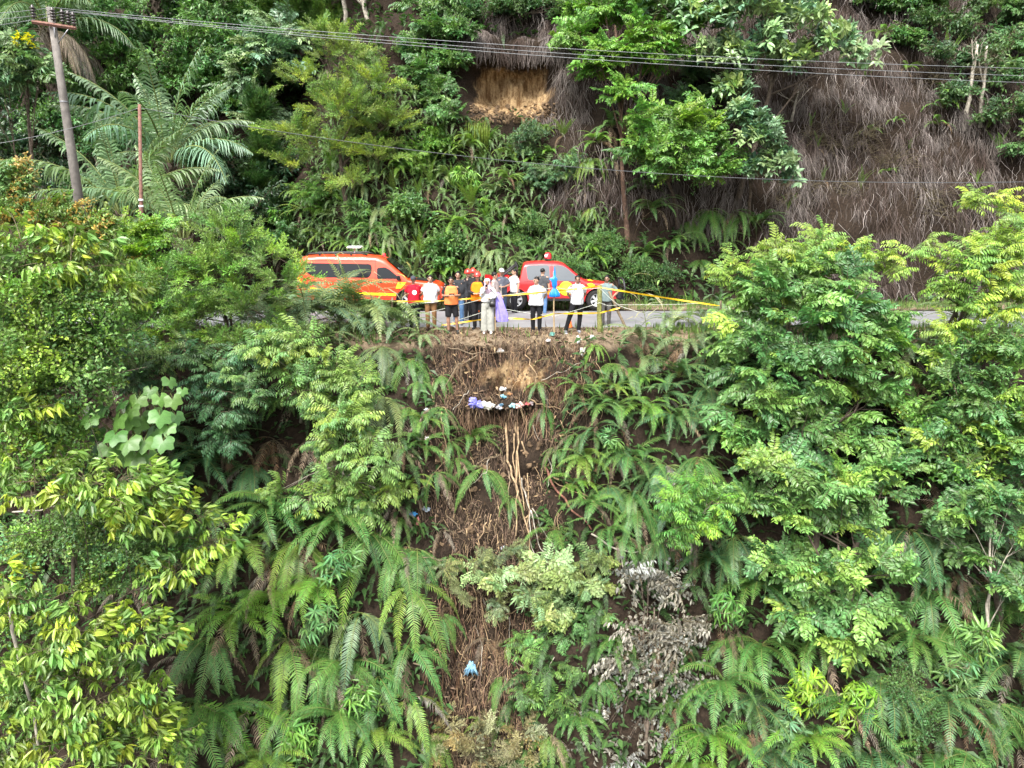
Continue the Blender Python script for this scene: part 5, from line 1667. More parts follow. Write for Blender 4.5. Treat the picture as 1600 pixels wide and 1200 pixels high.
M_ORANGE = paint("orange_paint", (.60, .052, .014))
M_RED = paint("red_paint", (.50, .020, .022))
M_GLASS = flat_mat("tinted_glass", (.008, .010, .012), .10, 0, .05, 2, 0, False, 0, .25)
M_GLASS2 = flat_mat("grey_tinted_glass", (.05, .06, .068), .10, 0, .08, 2, 0, False, 0, 1.0)
M_BLACK = flat_mat("black_plastic", (.012, .012, .013), .5, 0, .15, 20)
M_TYRE = flat_mat("tyre_rubber", (.022, .021, .02), .85, 0, .3, 12, .1, False, 0, .2)
M_ALLOY = flat_mat("alloy", (.62, .63, .64), .3, .6, .08, 10)
M_STEEL = flat_mat("dull_steel", (.30, .30, .31), .4, .7, .1, 10)
M_WHITE = flat_mat("white_paint", (.78, .78, .77), .4, 0, .05, 5)
M_YELLOW = flat_mat("yellow_print", (.80, .62, .02), .4, 0, .06, 10)
M_STRIPE = flat_mat("orange_print", (.82, .30, .015), .4, 0, .06, 10)
M_REDLENS = flat_mat("red_lens", (.50, .012, .02), .15, 0, .1, 10, 0, False, .3)
M_CLEAR = flat_mat("headlamp_glass", (.55, .57, .6), .08, .3, .1, 8)
M_INK = flat_mat("dark_print", (.03, .015, .012), .5)


def interp(tab, x):
    if x <= tab[0][0]:
        return tab[0][1]
    for (a, b), (c, d) in zip(tab, tab[1:]):
        if x <= c:
            return b + (d - b) * (x - a) / (c - a)
    return tab[-1][1]


def vehicle(root, paintm, x0, x1, zt_tab, zb, wheels, wr, halfw, belt, roofw, roofz, ends=.12, rows=16, n=110):
    """lofted body; returns half width as a function of z"""
    def W(z, x):
        w = halfw - .05 * sm(belt - .25, .35, z)
        if z > belt:
            w = halfw - (halfw - roofw) * ((z - belt) / (roofz - belt)) ** 1.15
        k = min(x - x0, x1 - x)
        w -= ends * (1 - sm(0, .45, k)) * (.6 if x < x0 + .6 else 1)
        return w
    mb = MB()
    vs = []
    cols = rows * 2 + 7
    for i in range(n + 1):
        x = x0 + (x1 - x0) * i / n
        b = zb
        for wx in wheels:
            d = (wr * 1.17) ** 2 - (x - wx) ** 2
            if d > 0:
                b = max(b, wr + sqrt(d))
        t = interp(zt_tab, x)
        # soften roof line
        t = .25 * interp(zt_tab, x - .05) + .5 * t + .25 * interp(zt_tab, x + .05)
        b = min(b, t - .15)
        left = []
        for k in range(rows + 1):
            s = k / rows
            z = b + (t - b) * s
            w = W(z, x)
            dz = t - z
            if dz < .10:
                w -= (.10 - sqrt(max(0, .10 ** 2 - (.10 - dz) ** 2))) * .9
            left.append((w, z))
        for w, z in left:
            vs.append(Vector((x, -w, z)))
        for k in range(1, 6):
            w = left[-1][0]
            u = -1 + 2 * k / 6
            vs.append(Vector((x, w * u, t + .028 * (1 - u * u))))
        for w, z in reversed(left):
            vs.append(Vector((x, w, z)))
    m = len(vs) // (n + 1)
    fs = []
    for i in range(n):
        for k in range(m - 1):
            a = i * m + k
            fs.append((a, a + m, a + m + 1, a + 1))
    fs.append(tuple(range(m)))
    fs.append(tuple(reversed(range(n * m, (n + 1) * m))))
    mb.add(vs, fs, 0, True)
    body = mb.build("body", [paintm], root)
    # underbody
    ub = MB()
    ub.box(((x0 + x1) / 2, 0, .52), (x1 - x0 - .5, halfw * 1.3, .42), 0, 0, .05)
    ub.build("underbody", M_BLACK, root)
    return W


def patch(name, W, pts, mats, parent, side=-1, off=.006, th=.0):
    """a flush panel on the vehicle's side, outline given in (x, z)"""
    mb = MB()
    out = []
    k = len(pts)
    cx, cz = sum(p[0] for p in pts) / k, sum(p[1] for p in pts) / k
    rings = 5
    vs = [Vector((cx, side * (W(cz, cx) + off), cz))]
    for r in range(1, rings + 1):
        for (x, z) in pts:
            xx, zz = cx + (x - cx) * r / rings, cz + (z - cz) * r / rings
            vs.append(Vector((xx, side * (W(zz, xx) + off), zz)))
    fs = []
    for i in range(k):
        fs.append((0, 1 + i, 1 + (i + 1) % k))
    for r in range(rings - 1):
        for i in range(k):
            a, b = 1 + r * k + i, 1 + r * k + (i + 1) % k
            fs.append((a, a + k, b + k, b))
    mb.add(vs, fs, 0, False)
    return mb.build(name, mats, parent)


def strip(name, W, pts, width, mats, parent, side=-1, off=.008):
    """thin line (door gap, trim) along the side"""
    mb = MB()
    for (x, z), (x2, z2) in zip(pts, pts[1:]):
        d = Vector((x2 - x, 0, z2 - z)).normalized()
        nn = Vector((-d.z, 0, d.x)) * width / 2
        k = max(1, int(math.hypot(x2 - x, z2 - z) / .15))
        vs = []
        for i in range(k + 1):
            a, c = x + (x2 - x) * i / k, z + (z2 - z) * i / k
            for s in (-1, 1):
                xx, zz = a + nn.x * s, c + nn.z * s
                vs.append((xx, side * (W(zz, xx) + off), zz))
        mb.add(vs, [(2 * i, 2 * i + 2, 2 * i + 3, 2 * i + 1) for i in range(k)], 0)
    return mb.build(name, mats, parent)


def smooth_poly(pts, rad=.12, k=5):
    out = []
    n = len(pts)
    for i in range(n):
        p = Vector((*pts[i], 0))
        a = Vector((*pts[i - 1], 0))
        b = Vector((*pts[(i + 1) % n], 0))
        ra = min(rad, (a - p).length * .45)
        rb_ = min(rad, (b - p).length * .45)
        s, e = p + (a - p).normalized() * ra, p + (b - p).normalized() * rb_
        for j in range(k + 1):
            t = j / k
            q = s * (1 - t) ** 2 + p * 2 * t * (1 - t) + e * t * t
            out.append((q.x, q.y))
    return out


def wheel(root, x, y, r, w, side, spokes=6):
    t = MB()
    prof = [(r * .62, -w / 2), (r * .80, -w / 2 - .005), (r * .93, -w / 2 + .012), (r * .995, -w / 2 + .045), (r, 0), (r * .995, w / 2 - .045), (r * .93, w / 2 - .012), (r * .80, w / 2 + .005), (r * .62, w / 2)]
    t.lathe(prof, (0, 0, 0), 'y', 28)
    # tread blocks
    for k in range(28):
        a = 2 * pi * k / 28
        for s in (-1, 1):
            c = Vector((cos(a) * r * 1.0, s * w * .25, sin(a) * r * 1.0))
            tx, rx = Vector((-sin(a), 0, cos(a))) * r * .07, Vector((cos(a), 0, sin(a))) * .012
            vs = []
            for dz in (-1, 1):
                for dx, dy in ((-1, -1), (1, -1), (1, 1), (-1, 1)):
                    vs.append(c + tx * dx + Vector((0, dy * w * .2, 0)) + rx * dz)
            t.add(vs, [(4, 5, 6, 7), (0, 1, 5, 4), (1, 2, 6, 5), (2, 3, 7, 6), (3, 0, 4, 7)], 0)
    wob = bpy.data.objects.new("wheel", t.mesh("tyre", [M_TYRE]))
    COL.objects.link(wob)
    wob.parent = root
    wob.location = (x, y, r)
    rim = MB()
    yo = side * (w / 2 - .03)
    rim.lathe([(r * .64, yo + side * .025), (r * .60, yo + side * .03), (r * .56, yo), (r * .55, yo - side * .12)], (0, 0, 0), 'y', 24)
    rim.lathe([(.001, yo + side * .012), (r * .14, yo + side * .012), (r * .17, yo - side * .02)], (0, 0, 0), 'y', 14)
    for k in range(spokes):
        a = 2 * pi * k / spokes + .3
        d = Vector((cos(a), 0, sin(a)))
        s_ = Vector((-sin(a), 0, cos(a)))
        y1 = Vector((0, yo, 0))
        vs = [d * r * .12 - s_ * r * .09 + y1 + Vector((0, side * .01, 0)), d * r * .12 + s_ * r * .09 + y1 + Vector((0, side * .01, 0)),
              d * r * .58 + s_ * r * .13 + y1, d * r * .58 - s_ * r * .13 + y1]
        vs += [v - Vector((0, side * .04, 0)) for v in vs]
        rim.add(vs, [(0, 1, 2, 3), (0, 3, 7, 4), (1, 5, 6, 2)], 0)
    rim.build("rim", M_ALLOY, wob)
    hub = MB()
    hub.lathe([(.001, yo - side * .09), (r * .55, yo - side * .09)], (0, 0, 0), 'y', 20)
    hub.build("brake_disc", M_BLACK, wob)
    return wob


def ribbon_box(mb, pts, w, h, mat=0):
    """square bar through points"""
    mb.tube(pts, [(w / 2, h / 2)] * len(pts), 4, mat, True, (0, 1, 0), False)


# ---- red double cab pickup (nose to the right)
PX, PY = .0, 6.45                      # x of rear wheel taken below, y of centre line
t = thing("pickup_truck", "red double cab pickup with red beacons and a yellow door emblem", "pickup truck", (0, PY, .06))
rw, fw, wr = .16, 3.24, .385
hw = .92
zt = [(-1.12, 1.02), (.28, 1.06), (.30, 1.06), (.42, 1.74), (.62, 1.79), (1.2, 1.82), (1.75, 1.80), (2.0, 1.74), (2.78, 1.12), (2.95, 1.07), (3.7, .99), (3.98, .90), (4.05, .80)]
W = vehicle(t, M_RED, -1.12, 4.05, zt, .42, (rw, fw), wr, hw, 1.02, .70, 1.82)
for x in (rw, fw):
    for s in (-1, 1):
        wheel(t, x, s * (hw - .10), wr, .26, s)
rear = smooth_poly([(.60, 1.14), (.52, 1.64), (.70, 1.70), (1.42, 1.71), (1.46, 1.12)], .10)
front = smooth_poly([(1.62, 1.12), (1.58, 1.71), (1.86, 1.70), (2.08, 1.60), (2.62, 1.14), (2.60, 1.10)], .07)
for s in (-1, 1):
    patch("side_window", W, rear, [M_GLASS2], t, s)
    patch("side_window", W, front, [M_GLASS2], t, s)
    strip("window_trim", W, [(.46, 1.09), (2.72, 1.08)], .02, [M_BLACK], t, s, .010)
    d1 = strip("door_gap", W, [(.60, 1.08), (.56, .70), (.74, .45), (1.52, .45), (1.52, 1.76)], .014, [M_BLACK], t, s, .004)
    d2 = strip("door_gap", W, [(1.52, .45), (2.62, .45), (2.72, .70), (2.70, 1.08)], .014, [M_BLACK], t, s, .004)
    strip("bed_gap", W, [(.34, 1.05), (.34, .45)], .02, [M_BLACK], t, s, .004)
    for hx in (.78, 1.66):
        m = MB()
        m.box((hx + .08, s * (hw + .012), .95), (.2, .03, .04), 0, 0, .01)
        m.build("door_handle", M_RED, t)
    m = MB()
    m.box((2.52, s * (hw + .10), 1.16), (.12, .20, .17), 0, 0, .04)
    m.box((2.56, s * (hw - .0), 1.12), (.06, .1, .05), 0, 0, .01)
    m.build("wing_mirror", M_RED, t)
    # sill step, arches
    m = MB()
    m.box((1.70, s * (hw - .03), .40), (2.0, .14, .07), 0, 0, .02)
    m.build("side_step", M_BLACK, t)
    for wx in (rw, fw):
        m = MB()
        k = 14
        pts = []
        for i in range(k + 1):
            a = pi * (i / k) * 1.08 - .12
            q = Vector((wx + cos(a) * wr * 1.20, 0, wr + sin(a) * wr * 1.20))
            q.y = s * (W(q.z, q.x) + .012)
            pts.append(q)
        m.tube(pts, [(.035, .02)] * (k + 1), 6, 0, True, (0, 1, 0))
        m.build("wheel_arch", M_RED, t)
    # stripes and emblem
    patch("orange_stripe", W, [(1.28, .60), (1.42, .60), (1.72, .84), (2.62, .86), (2.62, .94), (1.66, .93)], [M_STRIPE], t, s, .012)
    patch("orange_stripe", W, [(1.50, .58), (1.68, .58), (1.95, .72), (1.90, .80)], [M_YELLOW], t, s, .014)
    patch("door_emblem", W, [(2.06 + .27 * cos(a * pi / 12), .83 + .27 * sin(a * pi / 12)) for a in range(24)], [M_YELLOW], t, s, .018)
    patch("door_emblem_ring", W, [(2.06 + .17 * cos(a * pi / 12), .83 + .17 * sin(a * pi / 12)) for a in range(24)], [flat_mat("lime_print", (.62, .66, .05), .4)], t, s, .020)
    patch("bonnet_flash", W, [(2.84, 1.00), (3.02, 1.04), (3.16, .96), (3.0, .84)], [M_YELLOW], t, s, .014)
    m = MB()
    m.ell((3.88, s * .66, .80), (.16, .14, .12), 0)
    m.build("headlight", M_CLEAR, t)
    m = MB()
    m.box((-1.08, s * .80, .86), (.10, .14, .30), 0, 0, .03)
    m.build("tail_light", M_REDLENS, t)
# bonnet flash on top, windscreen, back window
m = MB()
m.add([(2.04, -.62, 1.735), (2.72, -.70, 1.185), (2.72, .70, 1.185), (2.04, .62, 1.735)], [(0, 1, 2, 3)])
o = m.build("windscreen", M_GLASS2, t)
for v in o.data.vertices:
    v.co += Vector((.012, 0, .035))
m = MB()
m.add([(2.90, -.70, 1.118), (3.12, -.68, 1.092), (3.06, -.42, 1.122), (2.92, -.42, 1.134)], [(0, 1, 2, 3)])
m.build("bonnet_flash", M_YELLOW, t)
m = MB()
m.add([(.325, -.60, 1.18), (.43, -.56, 1.62), (.43, .56, 1.62), (.325, .60, 1.18)], [(0, 1, 2, 3)])
for i, v in enumerate(m.v):
    m.v[i] = Vector(v) - Vector((.012, 0, 0))
m.build("rear_window", M_GLASS, t)
# black sheet as the shade inside the load bed, and roll bar
m = MB()
m.box((-.40, 0, 1.045), (1.22, 1.5, .06), 0)
m.build("load_bed_shade", M_BLACK, t)
m = MB()
for s in (-1, 1):
    m.tube([(.20, s * .74, 1.04), (.20, s * .70, 1.66), (.14, s * .64, 1.76)], .035, 8)
    m.tube([(.18, s * .70, 1.70), (-.25, s * .76, 1.38), (-.62, s * .78, 1.06)], .035, 8)
    m.tube([(.18, s * .74, 1.38), (-.28, s * .76, 1.36)], .028, 8)
m.tube([(.14, -.66, 1.76), (.14, .66, 1.76)], .035, 8)
m.build("roll_bar", M_BLACK, t)
m = MB()
for i in range(5):
    m.box((-.1 - .18 * i, .1 * (i % 2) - .1, 1.16 + .05 * (i % 3)), (.2, .9, .16 + .06 * (i % 2)), 0, .1 * i, .03)
m.build("load", M_REDLENS, t)
# beacon bar
m = MB()
m.box((1.40, 0, 1.90), (.26, .70, .04), 0, 0, .01)
b = m.build("beacon_bar", M_BLACK, t)
for s in (-1, 1):
    m = MB()
    m.lathe([(.001, .24), (.09, .22), (.125, .15), (.13, 0)], (1.40, s * .22, 1.92), 'z', 16)
    m.build("beacon", M_REDLENS, b)
m = MB()
m.ell((1.31, -.36, 2.03), (.06, .05, .07))
m.build("loudspeaker", M_WHITE, b)
# black bull bar and bumper
m = MB()
m.box((4.10, 0, .60), (.26, 1.74, .30), 0, 0, .06)
for s in (-1, 1):
    m.tube([(4.22, s * .75, .50), (4.34, s * .72, .80), (4.28, s * .68, 1.12)], .04, 8)
m.tube([(4.28, -.68, 1.12), (4.30, 0, 1.16), (4.28, .68, 1.12)], .04, 8)
m.tube([(4.34, -.72, .82), (4.36, .72, .82)], .035, 8)
m.box((4.18, 0, .46), (.30, 1.5, .14), 0, 0, .04)
m.build("bull_bar", M_BLACK, t)
m = MB()
m.box((4.03, 0, .80), (.05, 1.05, .16), 0, 0, .02)
m.build("grille", M_BLACK, t)
m = MB()
m.box((-1.20, 0, .55), (.16, 1.66, .16), 0, 0, .04)
m.build("rear_bumper", M_STEEL, t)
PICKUP = t

# ---- orange rescue van with a long dark side window (nose to the right)
t = thing("rescue_van", "orange rescue van with a long black side window and roof rails", "van", (-8.25, 6.55, .06))
t.scale = (1, 1, .955)
zt = [(0, 1.1), (.03, 1.60), (.14, 2.0), (.30, 2.12), (.8, 2.15), (2.6, 2.15), (3.15, 2.10), (3.42, 1.98), (4.25, 1.22), (4.40, 1.17), (5.3, 1.06), (5.52, .95), (5.58, .80)]
hw = .93
W = vehicle(t, M_ORANGE, 0, 5.58, zt, .40, (1.12, 4.27), .385, hw, 1.10, .74, 2.15, ends=.10)
for x in (1.12, 4.27):
    for s in (-1, 1):
        wheel(t, x, s * (hw - .10), .385, .26, s)
win = smooth_poly([(.30, 1.86), (2.90, 1.82), (2.90, 1.50), (2.80, 1.28), (.78, 1.30), (.42, 1.46)], .14)
fwin = smooth_poly([(3.10, 1.24), (3.10, 1.66), (3.40, 1.70), (3.58, 1.60), (4.00, 1.24)], .06)
for s in (-1, 1):
    patch("side_window", W, win, [M_GLASS], t, s)
    fw_ = patch("side_window", W, fwin, [M_GLASS], t, s)
    strip("window_pillar", W, [(1.62, 1.85), (1.62, 1.30)], .025, [M_BLACK], t, s, .012)
    strip("door_gap", W, [(3.04, 1.95), (3.02, .45), (3.72, .45), (3.95, .80), (4.02, 1.20)], .014, [M_BLACK], t, s, .004)
    strip("door_gap", W, [(2.98, 1.95), (1.66, 1.98), (1.62, .48)], .012, [M_BLACK], t, s, .004)
    strip("roof_seam", W, [(.30, 1.98), (3.10, 1.96)], .03, [M_ORANGE], t, s, .016)
    patch("yellow_stripe", W, [(.12, .98), (.55, .78), (3.8, .66), (3.8, .56), (.3, .66)], [M_YELLOW], t, s, .012)
    patch("yellow_flash", W, [(3.9, 1.12), (4.22, 1.10), (4.0, .86), (3.8, .86)], [M_YELLOW], t, s, .012)
    patch("rear_yellow_edge", W, [(.05, 1.32), (.12, 1.32), (.26, 1.02), (.14, .98)], [M_YELLOW], t, s, .012)
    m = MB()
    m.box((2.18, s * (hw + .012), 1.04), (.22, .03, .045), 0, 0, .01)
    m.build("door_handle", M_ALLOY, t)
    m = MB()
    m.box((3.22, s * (hw + .012), 1.10), (.18, .03, .04), 0, 0, .01)
    m.build("door_handle", M_BLACK, t)
    m = MB()
    m.box((3.94, s * (hw + .12), 1.28), (.12, .22, .20), 0, 0, .04)
    m.box((3.98, s * (hw - .02), 1.22), (.06, .14, .05), 0, 0, .01)
    m.build("wing_mirror", M_BLACK, t)
    m = MB()
    m.ell((5.42, s * .68, .84), (.16, .14, .12), 0)
    m.build("headlight", M_CLEAR, t)
    # roof rail
    m = MB()
    m.tube([(.40, s * .66, 2.15), (.50, s * .66, 2.23), (1.4, s * .66, 2.245), (2.5, s * .66, 2.235), (2.72, s * .66, 2.17)], [(.03, .022)] * 5, 8)
    for x in (.9, 1.5, 2.1):
        m.box((x, s * .66, 2.19), (.06, .04, .09), 0)
    m.build("roof_rail", M_BLACK, t)
    for wx in (1.12, 4.27):
        m = MB()
        pts = []
        for i in range(15):
            a = pi * (i / 14) * 1.08 - .12
            q = Vector((wx + cos(a) * .385 * 1.2, 0, .385 + sin(a) * .385 * 1.2))
            q.y = s * (W(q.z, q.x) + .012)
            pts.append(q)
        m.tube(pts, [(.035, .02)] * 15, 6, 0, True, (0, 1, 0))
        m.build("wheel_arch", M_BLACK, t)
    # the letters under the long window (only these two can be made out)
    cu = bpy.data.curves.new("van_lettering", 'FONT')
    cu.body = "BA"
    cu.size = .20
    cu.extrude = .002
    tmp = bpy.data.objects.new("tmp", cu)
    COL.objects.link(tmp)
    dg = bpy.context.evaluated_depsgraph_get()
    me = bpy.data.meshes.new_from_object(tmp.evaluated_get(dg))
    bpy.data.objects.remove(tmp)
    me.materials.clear()
    me.materials.append(M_INK)
    o = put("lettering", me, t)
    o.rotation_euler = (radians(90), 0, 0 if s < 0 else pi)
    o.location = (.66 if s < 0 else 1.1, s * (W(1.05, .8) + .012), 1.02)
m = MB()
m.add([(3.40, -.66, 2.00), (4.26, -.74, 1.25), (4.26, .74, 1.25), (3.40, .66, 2.00)], [(0, 1, 2, 3)])
o = m.build("windscreen", M_GLASS, t)
for v in o.data.vertices:
    v.co += Vector((.02, 0, .04))
m = MB()
m.add([(4.48, -.60, 1.185), (5.2, -.56, 1.095), (5.2, .56, 1.095), (4.48, .60, 1.185)], [(0, 1, 2, 3)])
for i, v in enumerate(m.v):
    m.v[i] = Vector(v) + Vector((0, 0, .016))
m.build("bonnet_panel", M_BLACK, t)
for s in (-1, 1):
    m = MB()
    m.tube([(4.20, s * .25, 1.31), (3.85, s * .5, 1.66)], .014, 5)
    m.build("wiper", M_STEEL, t)
m = MB()
m.box((5.56, 0, .56), (.26, 1.7, .34), 0, 0, .06)
m.build("front_bumper", M_BLACK, t)
m = MB()
m.box((5.57, 0, .82), (.05, 1.0, .16), 0, 0, .02)
m.build("grille", M_BLACK, t)
m = MB()
m.lathe([(.001, .14), (.06, .12), (.075, .06), (.08, 0)], (3.30, -.3, 2.10), 'z', 14)
m.build("beacon", M_REDLENS, t)
m = MB()
m.tube([(2.10, 0, 2.14), (2.10, 0, 2.26), (2.10, 0, 2.44)], [.10, .035, .025], 8)
ms = m.build("dish_mast", M_STEEL, t)
m = MB()
m.box((0, 0, 0), (.56, .36, .05), 0, 0, .02)
o = m.build("flat_dish", M_WHITE, ms, (2.10, 0, 2.47))
o.rotation_euler = (radians(6), 0, 0)
# ------------------------------------------------------------------ people
M_SKIN = flat_mat("skin", (.40, .235, .16), .55, 0, .08, 20, 0, False, 0, .35)
M_SKIN_D = flat_mat("darker_skin", (.30, .165, .11), .55, 0, .08, 20, 0, False, 0, .35)
M_CLOTH = flat_mat("cloth", (1, 1, 1), .85, 0, .14, 9, .35, True, 0, .2)
M_HAIR = flat_mat("hair", (.008, .007, .006), .5, 0, .3, 40, .3, False, 0, .3)
M_EYE = flat_mat("eye", (.01, .008, .007), .3)
M_LIP = flat_mat("lip", (.20, .07, .055), .5)
M_HELM = flat_mat("helmet_shell", (.68, .045, .03), .25, 0, .06, 6, 0, False, .4)
M_LEATHER = flat_mat("black_leather", (.012, .011, .011), .4)


def remesh(mb, vox, name, mats, parent, smooth=3):
    me = mb.mesh("tmp", mats[:1])
    ob = bpy.data.objects.new("tmp", me)
    COL.objects.link(ob)
    r = ob.modifiers.new("r", 'REMESH')
    r.mode = 'VOXEL'
    r.voxel_size = vox
    s = ob.modifiers.new("s", 'SMOOTH')
    s.iterations = smooth
    s.factor = .5
    dg = bpy.context.evaluated_depsgraph_get()
    out = bpy.data.meshes.new_from_object(ob.evaluated_get(dg))
    out.name = name
    bpy.data.objects.remove(ob)
    bpy.data.meshes.remove(me)
    out.materials.clear()
    for m in mats:
        out.materials.append(m)
    out.polygons.foreach_set("use_smooth", [True] * len(out.polygons))
    return put(name, out, parent)


ARMS = {  # elbow, wrist for the figure's right hand side (x < 0 mirrored by sign)
    'down': ((.255, .02, 1.13), (.265, -.03, .88)),
    'behind': ((.27, .10, 1.15), (.09, .19, .96)),
    'phone': ((.26, .00, 1.14), (.08, -.26, 1.16)),
    'face': ((.20, -.13, 1.17), (.06, -.20, 1.40)),
    'hip': ((.38, .08, 1.16), (.20, -.08, .99)),
    'reach': ((.24, -.16, 1.22), (.20, -.42, 1.25)),
    'chest': ((.27, -.02, 1.14), (.06, -.22, 1.10)),
    'low': ((.25, -.04, 1.13), (.10, -.20, .93)),
}


def person(label, px, y, H, turn=0, arms=('down', 'down'), shirt=None, sleeve='short', trousers=(.01, .01, .01), legs='long', head='hair', head_col=None,
           stance=(.10, .10), step=(0, 0), skin=None, shoe=(.02, .02, .02), hem=.84, look=0, fat=1.0, gx=None, collar=True, open_vest=None):
    x = gx if gx is not None else at(px, 515, y).x
    base = drop(x, y)
    t = thing("person", label, "person", base, radians(turn), "people standing at the roadside")
    t.scale = (H / 1.70,) * 3
    sk = skin or M_SKIN
    b = MB()
    # trunk and head
    b.tube([(0, .005, .86), (0, .0, .95), (0, -.005, 1.06), (0, -.01, 1.20), (0, 0, 1.34), (0, .005, 1.42), (0, .0, 1.46)],
           [(.150 * fat, .105), (.165 * fat, .115), (.145 * fat, .105 * fat), (.160 * fat, .115), (.175, .11), (.10, .075), (.055, .055)], 14, 0, True, (1, 0, 0))
    hr = MIX_ROT(radians(look), 3, 'Z')
    b.tube([(0, .01, 1.42), (0, 0, 1.50), (0, -.005, 1.54)], [.054, .052, .055], 10)
    hc = Vector((0, -.012, 1.592))
    b.ell(hc + Vector((0, .008, .018)), (.076, .094, .096), 0, 16, 12)
    b.ell(hc + hr @ Vector((0, -.030, -.045)), (.058, .062, .068), 0, 12, 9)
    b.ell(hc + hr @ Vector((0, -.098, -.018)), (.015, .020, .024), 0, 8, 6)
    b.ell(hc + hr @ Vector((0, -.078, .018)), (.055, .02, .016), 0, 8, 6)
    for s in (-1, 1):
        b.ell(hc + hr @ Vector((s * .078, .008, -.012)), (.014, .022, .034), 0, 8, 6)
    # arms and hands
    sh = {}
    for s, pose in ((-1, arms[0]), (1, arms[1])):
        e, w = [Vector(q) for q in ARMS[pose]]
        e.x *= s
        w.x *= s
        if pose == 'behind':
            w.x += s * .02
        a = Vector((s * .175, 0, 1.385))
        b.tube([a - Vector((s * .05, 0, 0)), a, a.lerp(e, .35), e, e.lerp(w, .3), e.lerp(w, .75), w], [.05, .056, .050, .040, .042, .031, .026], 10)
        sh[s] = (a, e, w)
        d = (w - e).normalized()
        if pose in ('phone', 'chest', 'face'):
            d = (d + Vector((-s * .5, -.1, .35))).normalized()
        if pose == 'hip':
            d = Vector((-s * .75, -.1, -.6)).normalized()
        sd = Vector((0, 1, 0)) - d * d.y
        sd = sd.normalized() if sd.length > .2 else Vector((0, 0, 1))
        nn = d.cross(sd)
        if nn.dot(Vector((-s, 0, 0))) < 0:
            nn = -nn
        pc = w + d * .055
        b.tube([w, w + d * .04, w + d * .085], [(.030, .020), (.038, .018), (.036, .014)], 8, 0, True, tuple(sd))
        for f, (o, l) in enumerate(((-.028, .060), (-.009, .070), (.010, .066), (.028, .050))):
            r0 = w + d * .082 + sd * o
            k1 = r0 + (d * .9 + nn * .3).normalized() * l * .5
            k2 = k1 + (d * .55 + nn * .8).normalized() * l * .5
            b.tube([r0 - d * .015, r0, k1, k2], [.010, .0105, .010, .0085], 6)
        th0 = w + d * .030 - sd * .030
        b.tube([w + d * .02 - sd * .012, th0, th0 + (d * .7 - sd * .55 + nn * .35).normalized() * .032, th0 + (d * .9 - sd * .3 + nn * .7).normalized() * .058], [.013, .013, .012, .009], 6)
    # legs and feet
    lg = {}
    for s in (-1, 1):
        i = 0 if s < 0 else 1
        hip = Vector((s * .088, 0, .90))
        ank = Vector((s * stance[i], step[i], .085))
        kn = hip.lerp(ank, .50) + Vector((s * .012, -.03, 0))
        b.tube([hip + Vector((0, 0, .03)), hip, hip.lerp(kn, .4), kn, kn.lerp(ank, .32), kn.lerp(ank, .8), ank], [.085, .095 * fat, .082, .056, .060, .040, .038], 12)
        b.tube([ank, ank + Vector((0, .01, -.045)), ank + Vector((s * .01, -.10, -.058)), ank + Vector((s * .014, -.15, -.062))], [.040, .045, (.042, .026), (.030, .018)], 8)
        lg[s] = (hip, kn, ank)
    remesh(b, .0125, "body", [sk], t, 2)
    # face
    for s in (-1, 1):
        m = MB()
        m.ell(hc + hr @ Vector((s * .032, -.090, .000)), (.015, .010, .009), 0, 8, 6)
        m.build("eye", M_EYE, t)
        m = MB()
        m.ell(hc + hr @ Vector((s * .033, -.094, .022)), (.022, .007, .006), 0, 8, 5)
        m.build("eyebrow", M_HAIR, t)
    m = MB()
    m.ell(hc + hr @ Vector((0, -.090, -.062)), (.024, .010, .008), 0, 8, 5)
    m.build("mouth", M_LIP, t)
    # shirt
    if shirt:
        m = MB()
        f = 1.13 * fat
        m.tube([(0, .0, hem), (0, .0, hem + .05), (0, -.004, 1.0), (0, -.012, 1.12), (0, -.01, 1.24), (0, .0, 1.36), (0, .004, 1.42), (0, .004, 1.455)],
               [(.182 * f, .132 * f), (.186 * f, .136 * f), (.176 * f, .136 * f), (.172 * f, .136 * f), (.176 * min(f, 1.2), .132), (.160, .118), (.105, .090), (.066, .066)], 16, 0, True, (1, 0, 0))
        for s in (-1, 1):
            a, e, w = sh[s]
            ps = [a - Vector((s * .07, 0, .0)), a + Vector((s * -.01, 0, -.012)), a.lerp(e, .4), a.lerp(e, .78)]
            rr = [.058, .064, .064, .068]
            if sleeve == 'long':
                ps = ps[:3] + [e, e.lerp(w, .5), e.lerp(w, .93)]
                rr = [.066, .070, .062, .054, .050, .042]
            m.tube(ps, rr, 10)
        o = remesh(m, .019, "shirt", [M_CLOTH], t, 2)
        # folds in the cloth
        for v in o.data.vertices:
            p = v.co
            k = noise.noise(Vector((p.x * 9, p.y * 9, p.z * 5 + px))) * .022 + noise.noise(Vector((p.x * 22, p.y * 22, p.z * 11))) * .010
            n_ = Vector((p.x, p.y, 0))
            v.co += n_.normalized() * k if n_.length > .01 else Vector()
        o.color = (*shirt, 1)
        if collar:
            m = MB()
            m.tube([(-.05, -.060, 1.405), (-.068, -.02, 1.465), (0, .065, 1.48), (.068, -.02, 1.465), (.05, -.060, 1.405)], [(.010, .026)] * 5, 6)
            c = m.build("collar", M_CLOTH, t)
            c.color = (shirt[0] * .93, shirt[1] * .93, shirt[2] * .93, 1)
        if open_vest:
            m = MB()
            m.tube([(0, -.004, .87), (0, -.006, 1.0), (0, -.016, 1.14), (0, -.014, 1.26), (0, -.002, 1.38), (0, .002, 1.435)],
                   [(.196 * f, .150 * f), (.190 * f, .150 * f), (.186 * f, .150 * f), (.190 * f, .146), (.186, .136), (.125, .095)], 16, 0, True, (1, 0, 0))
            o = remesh(m, .019, "vest", [M_CLOTH], t, 2)
            o.color = (*open_vest, 1)
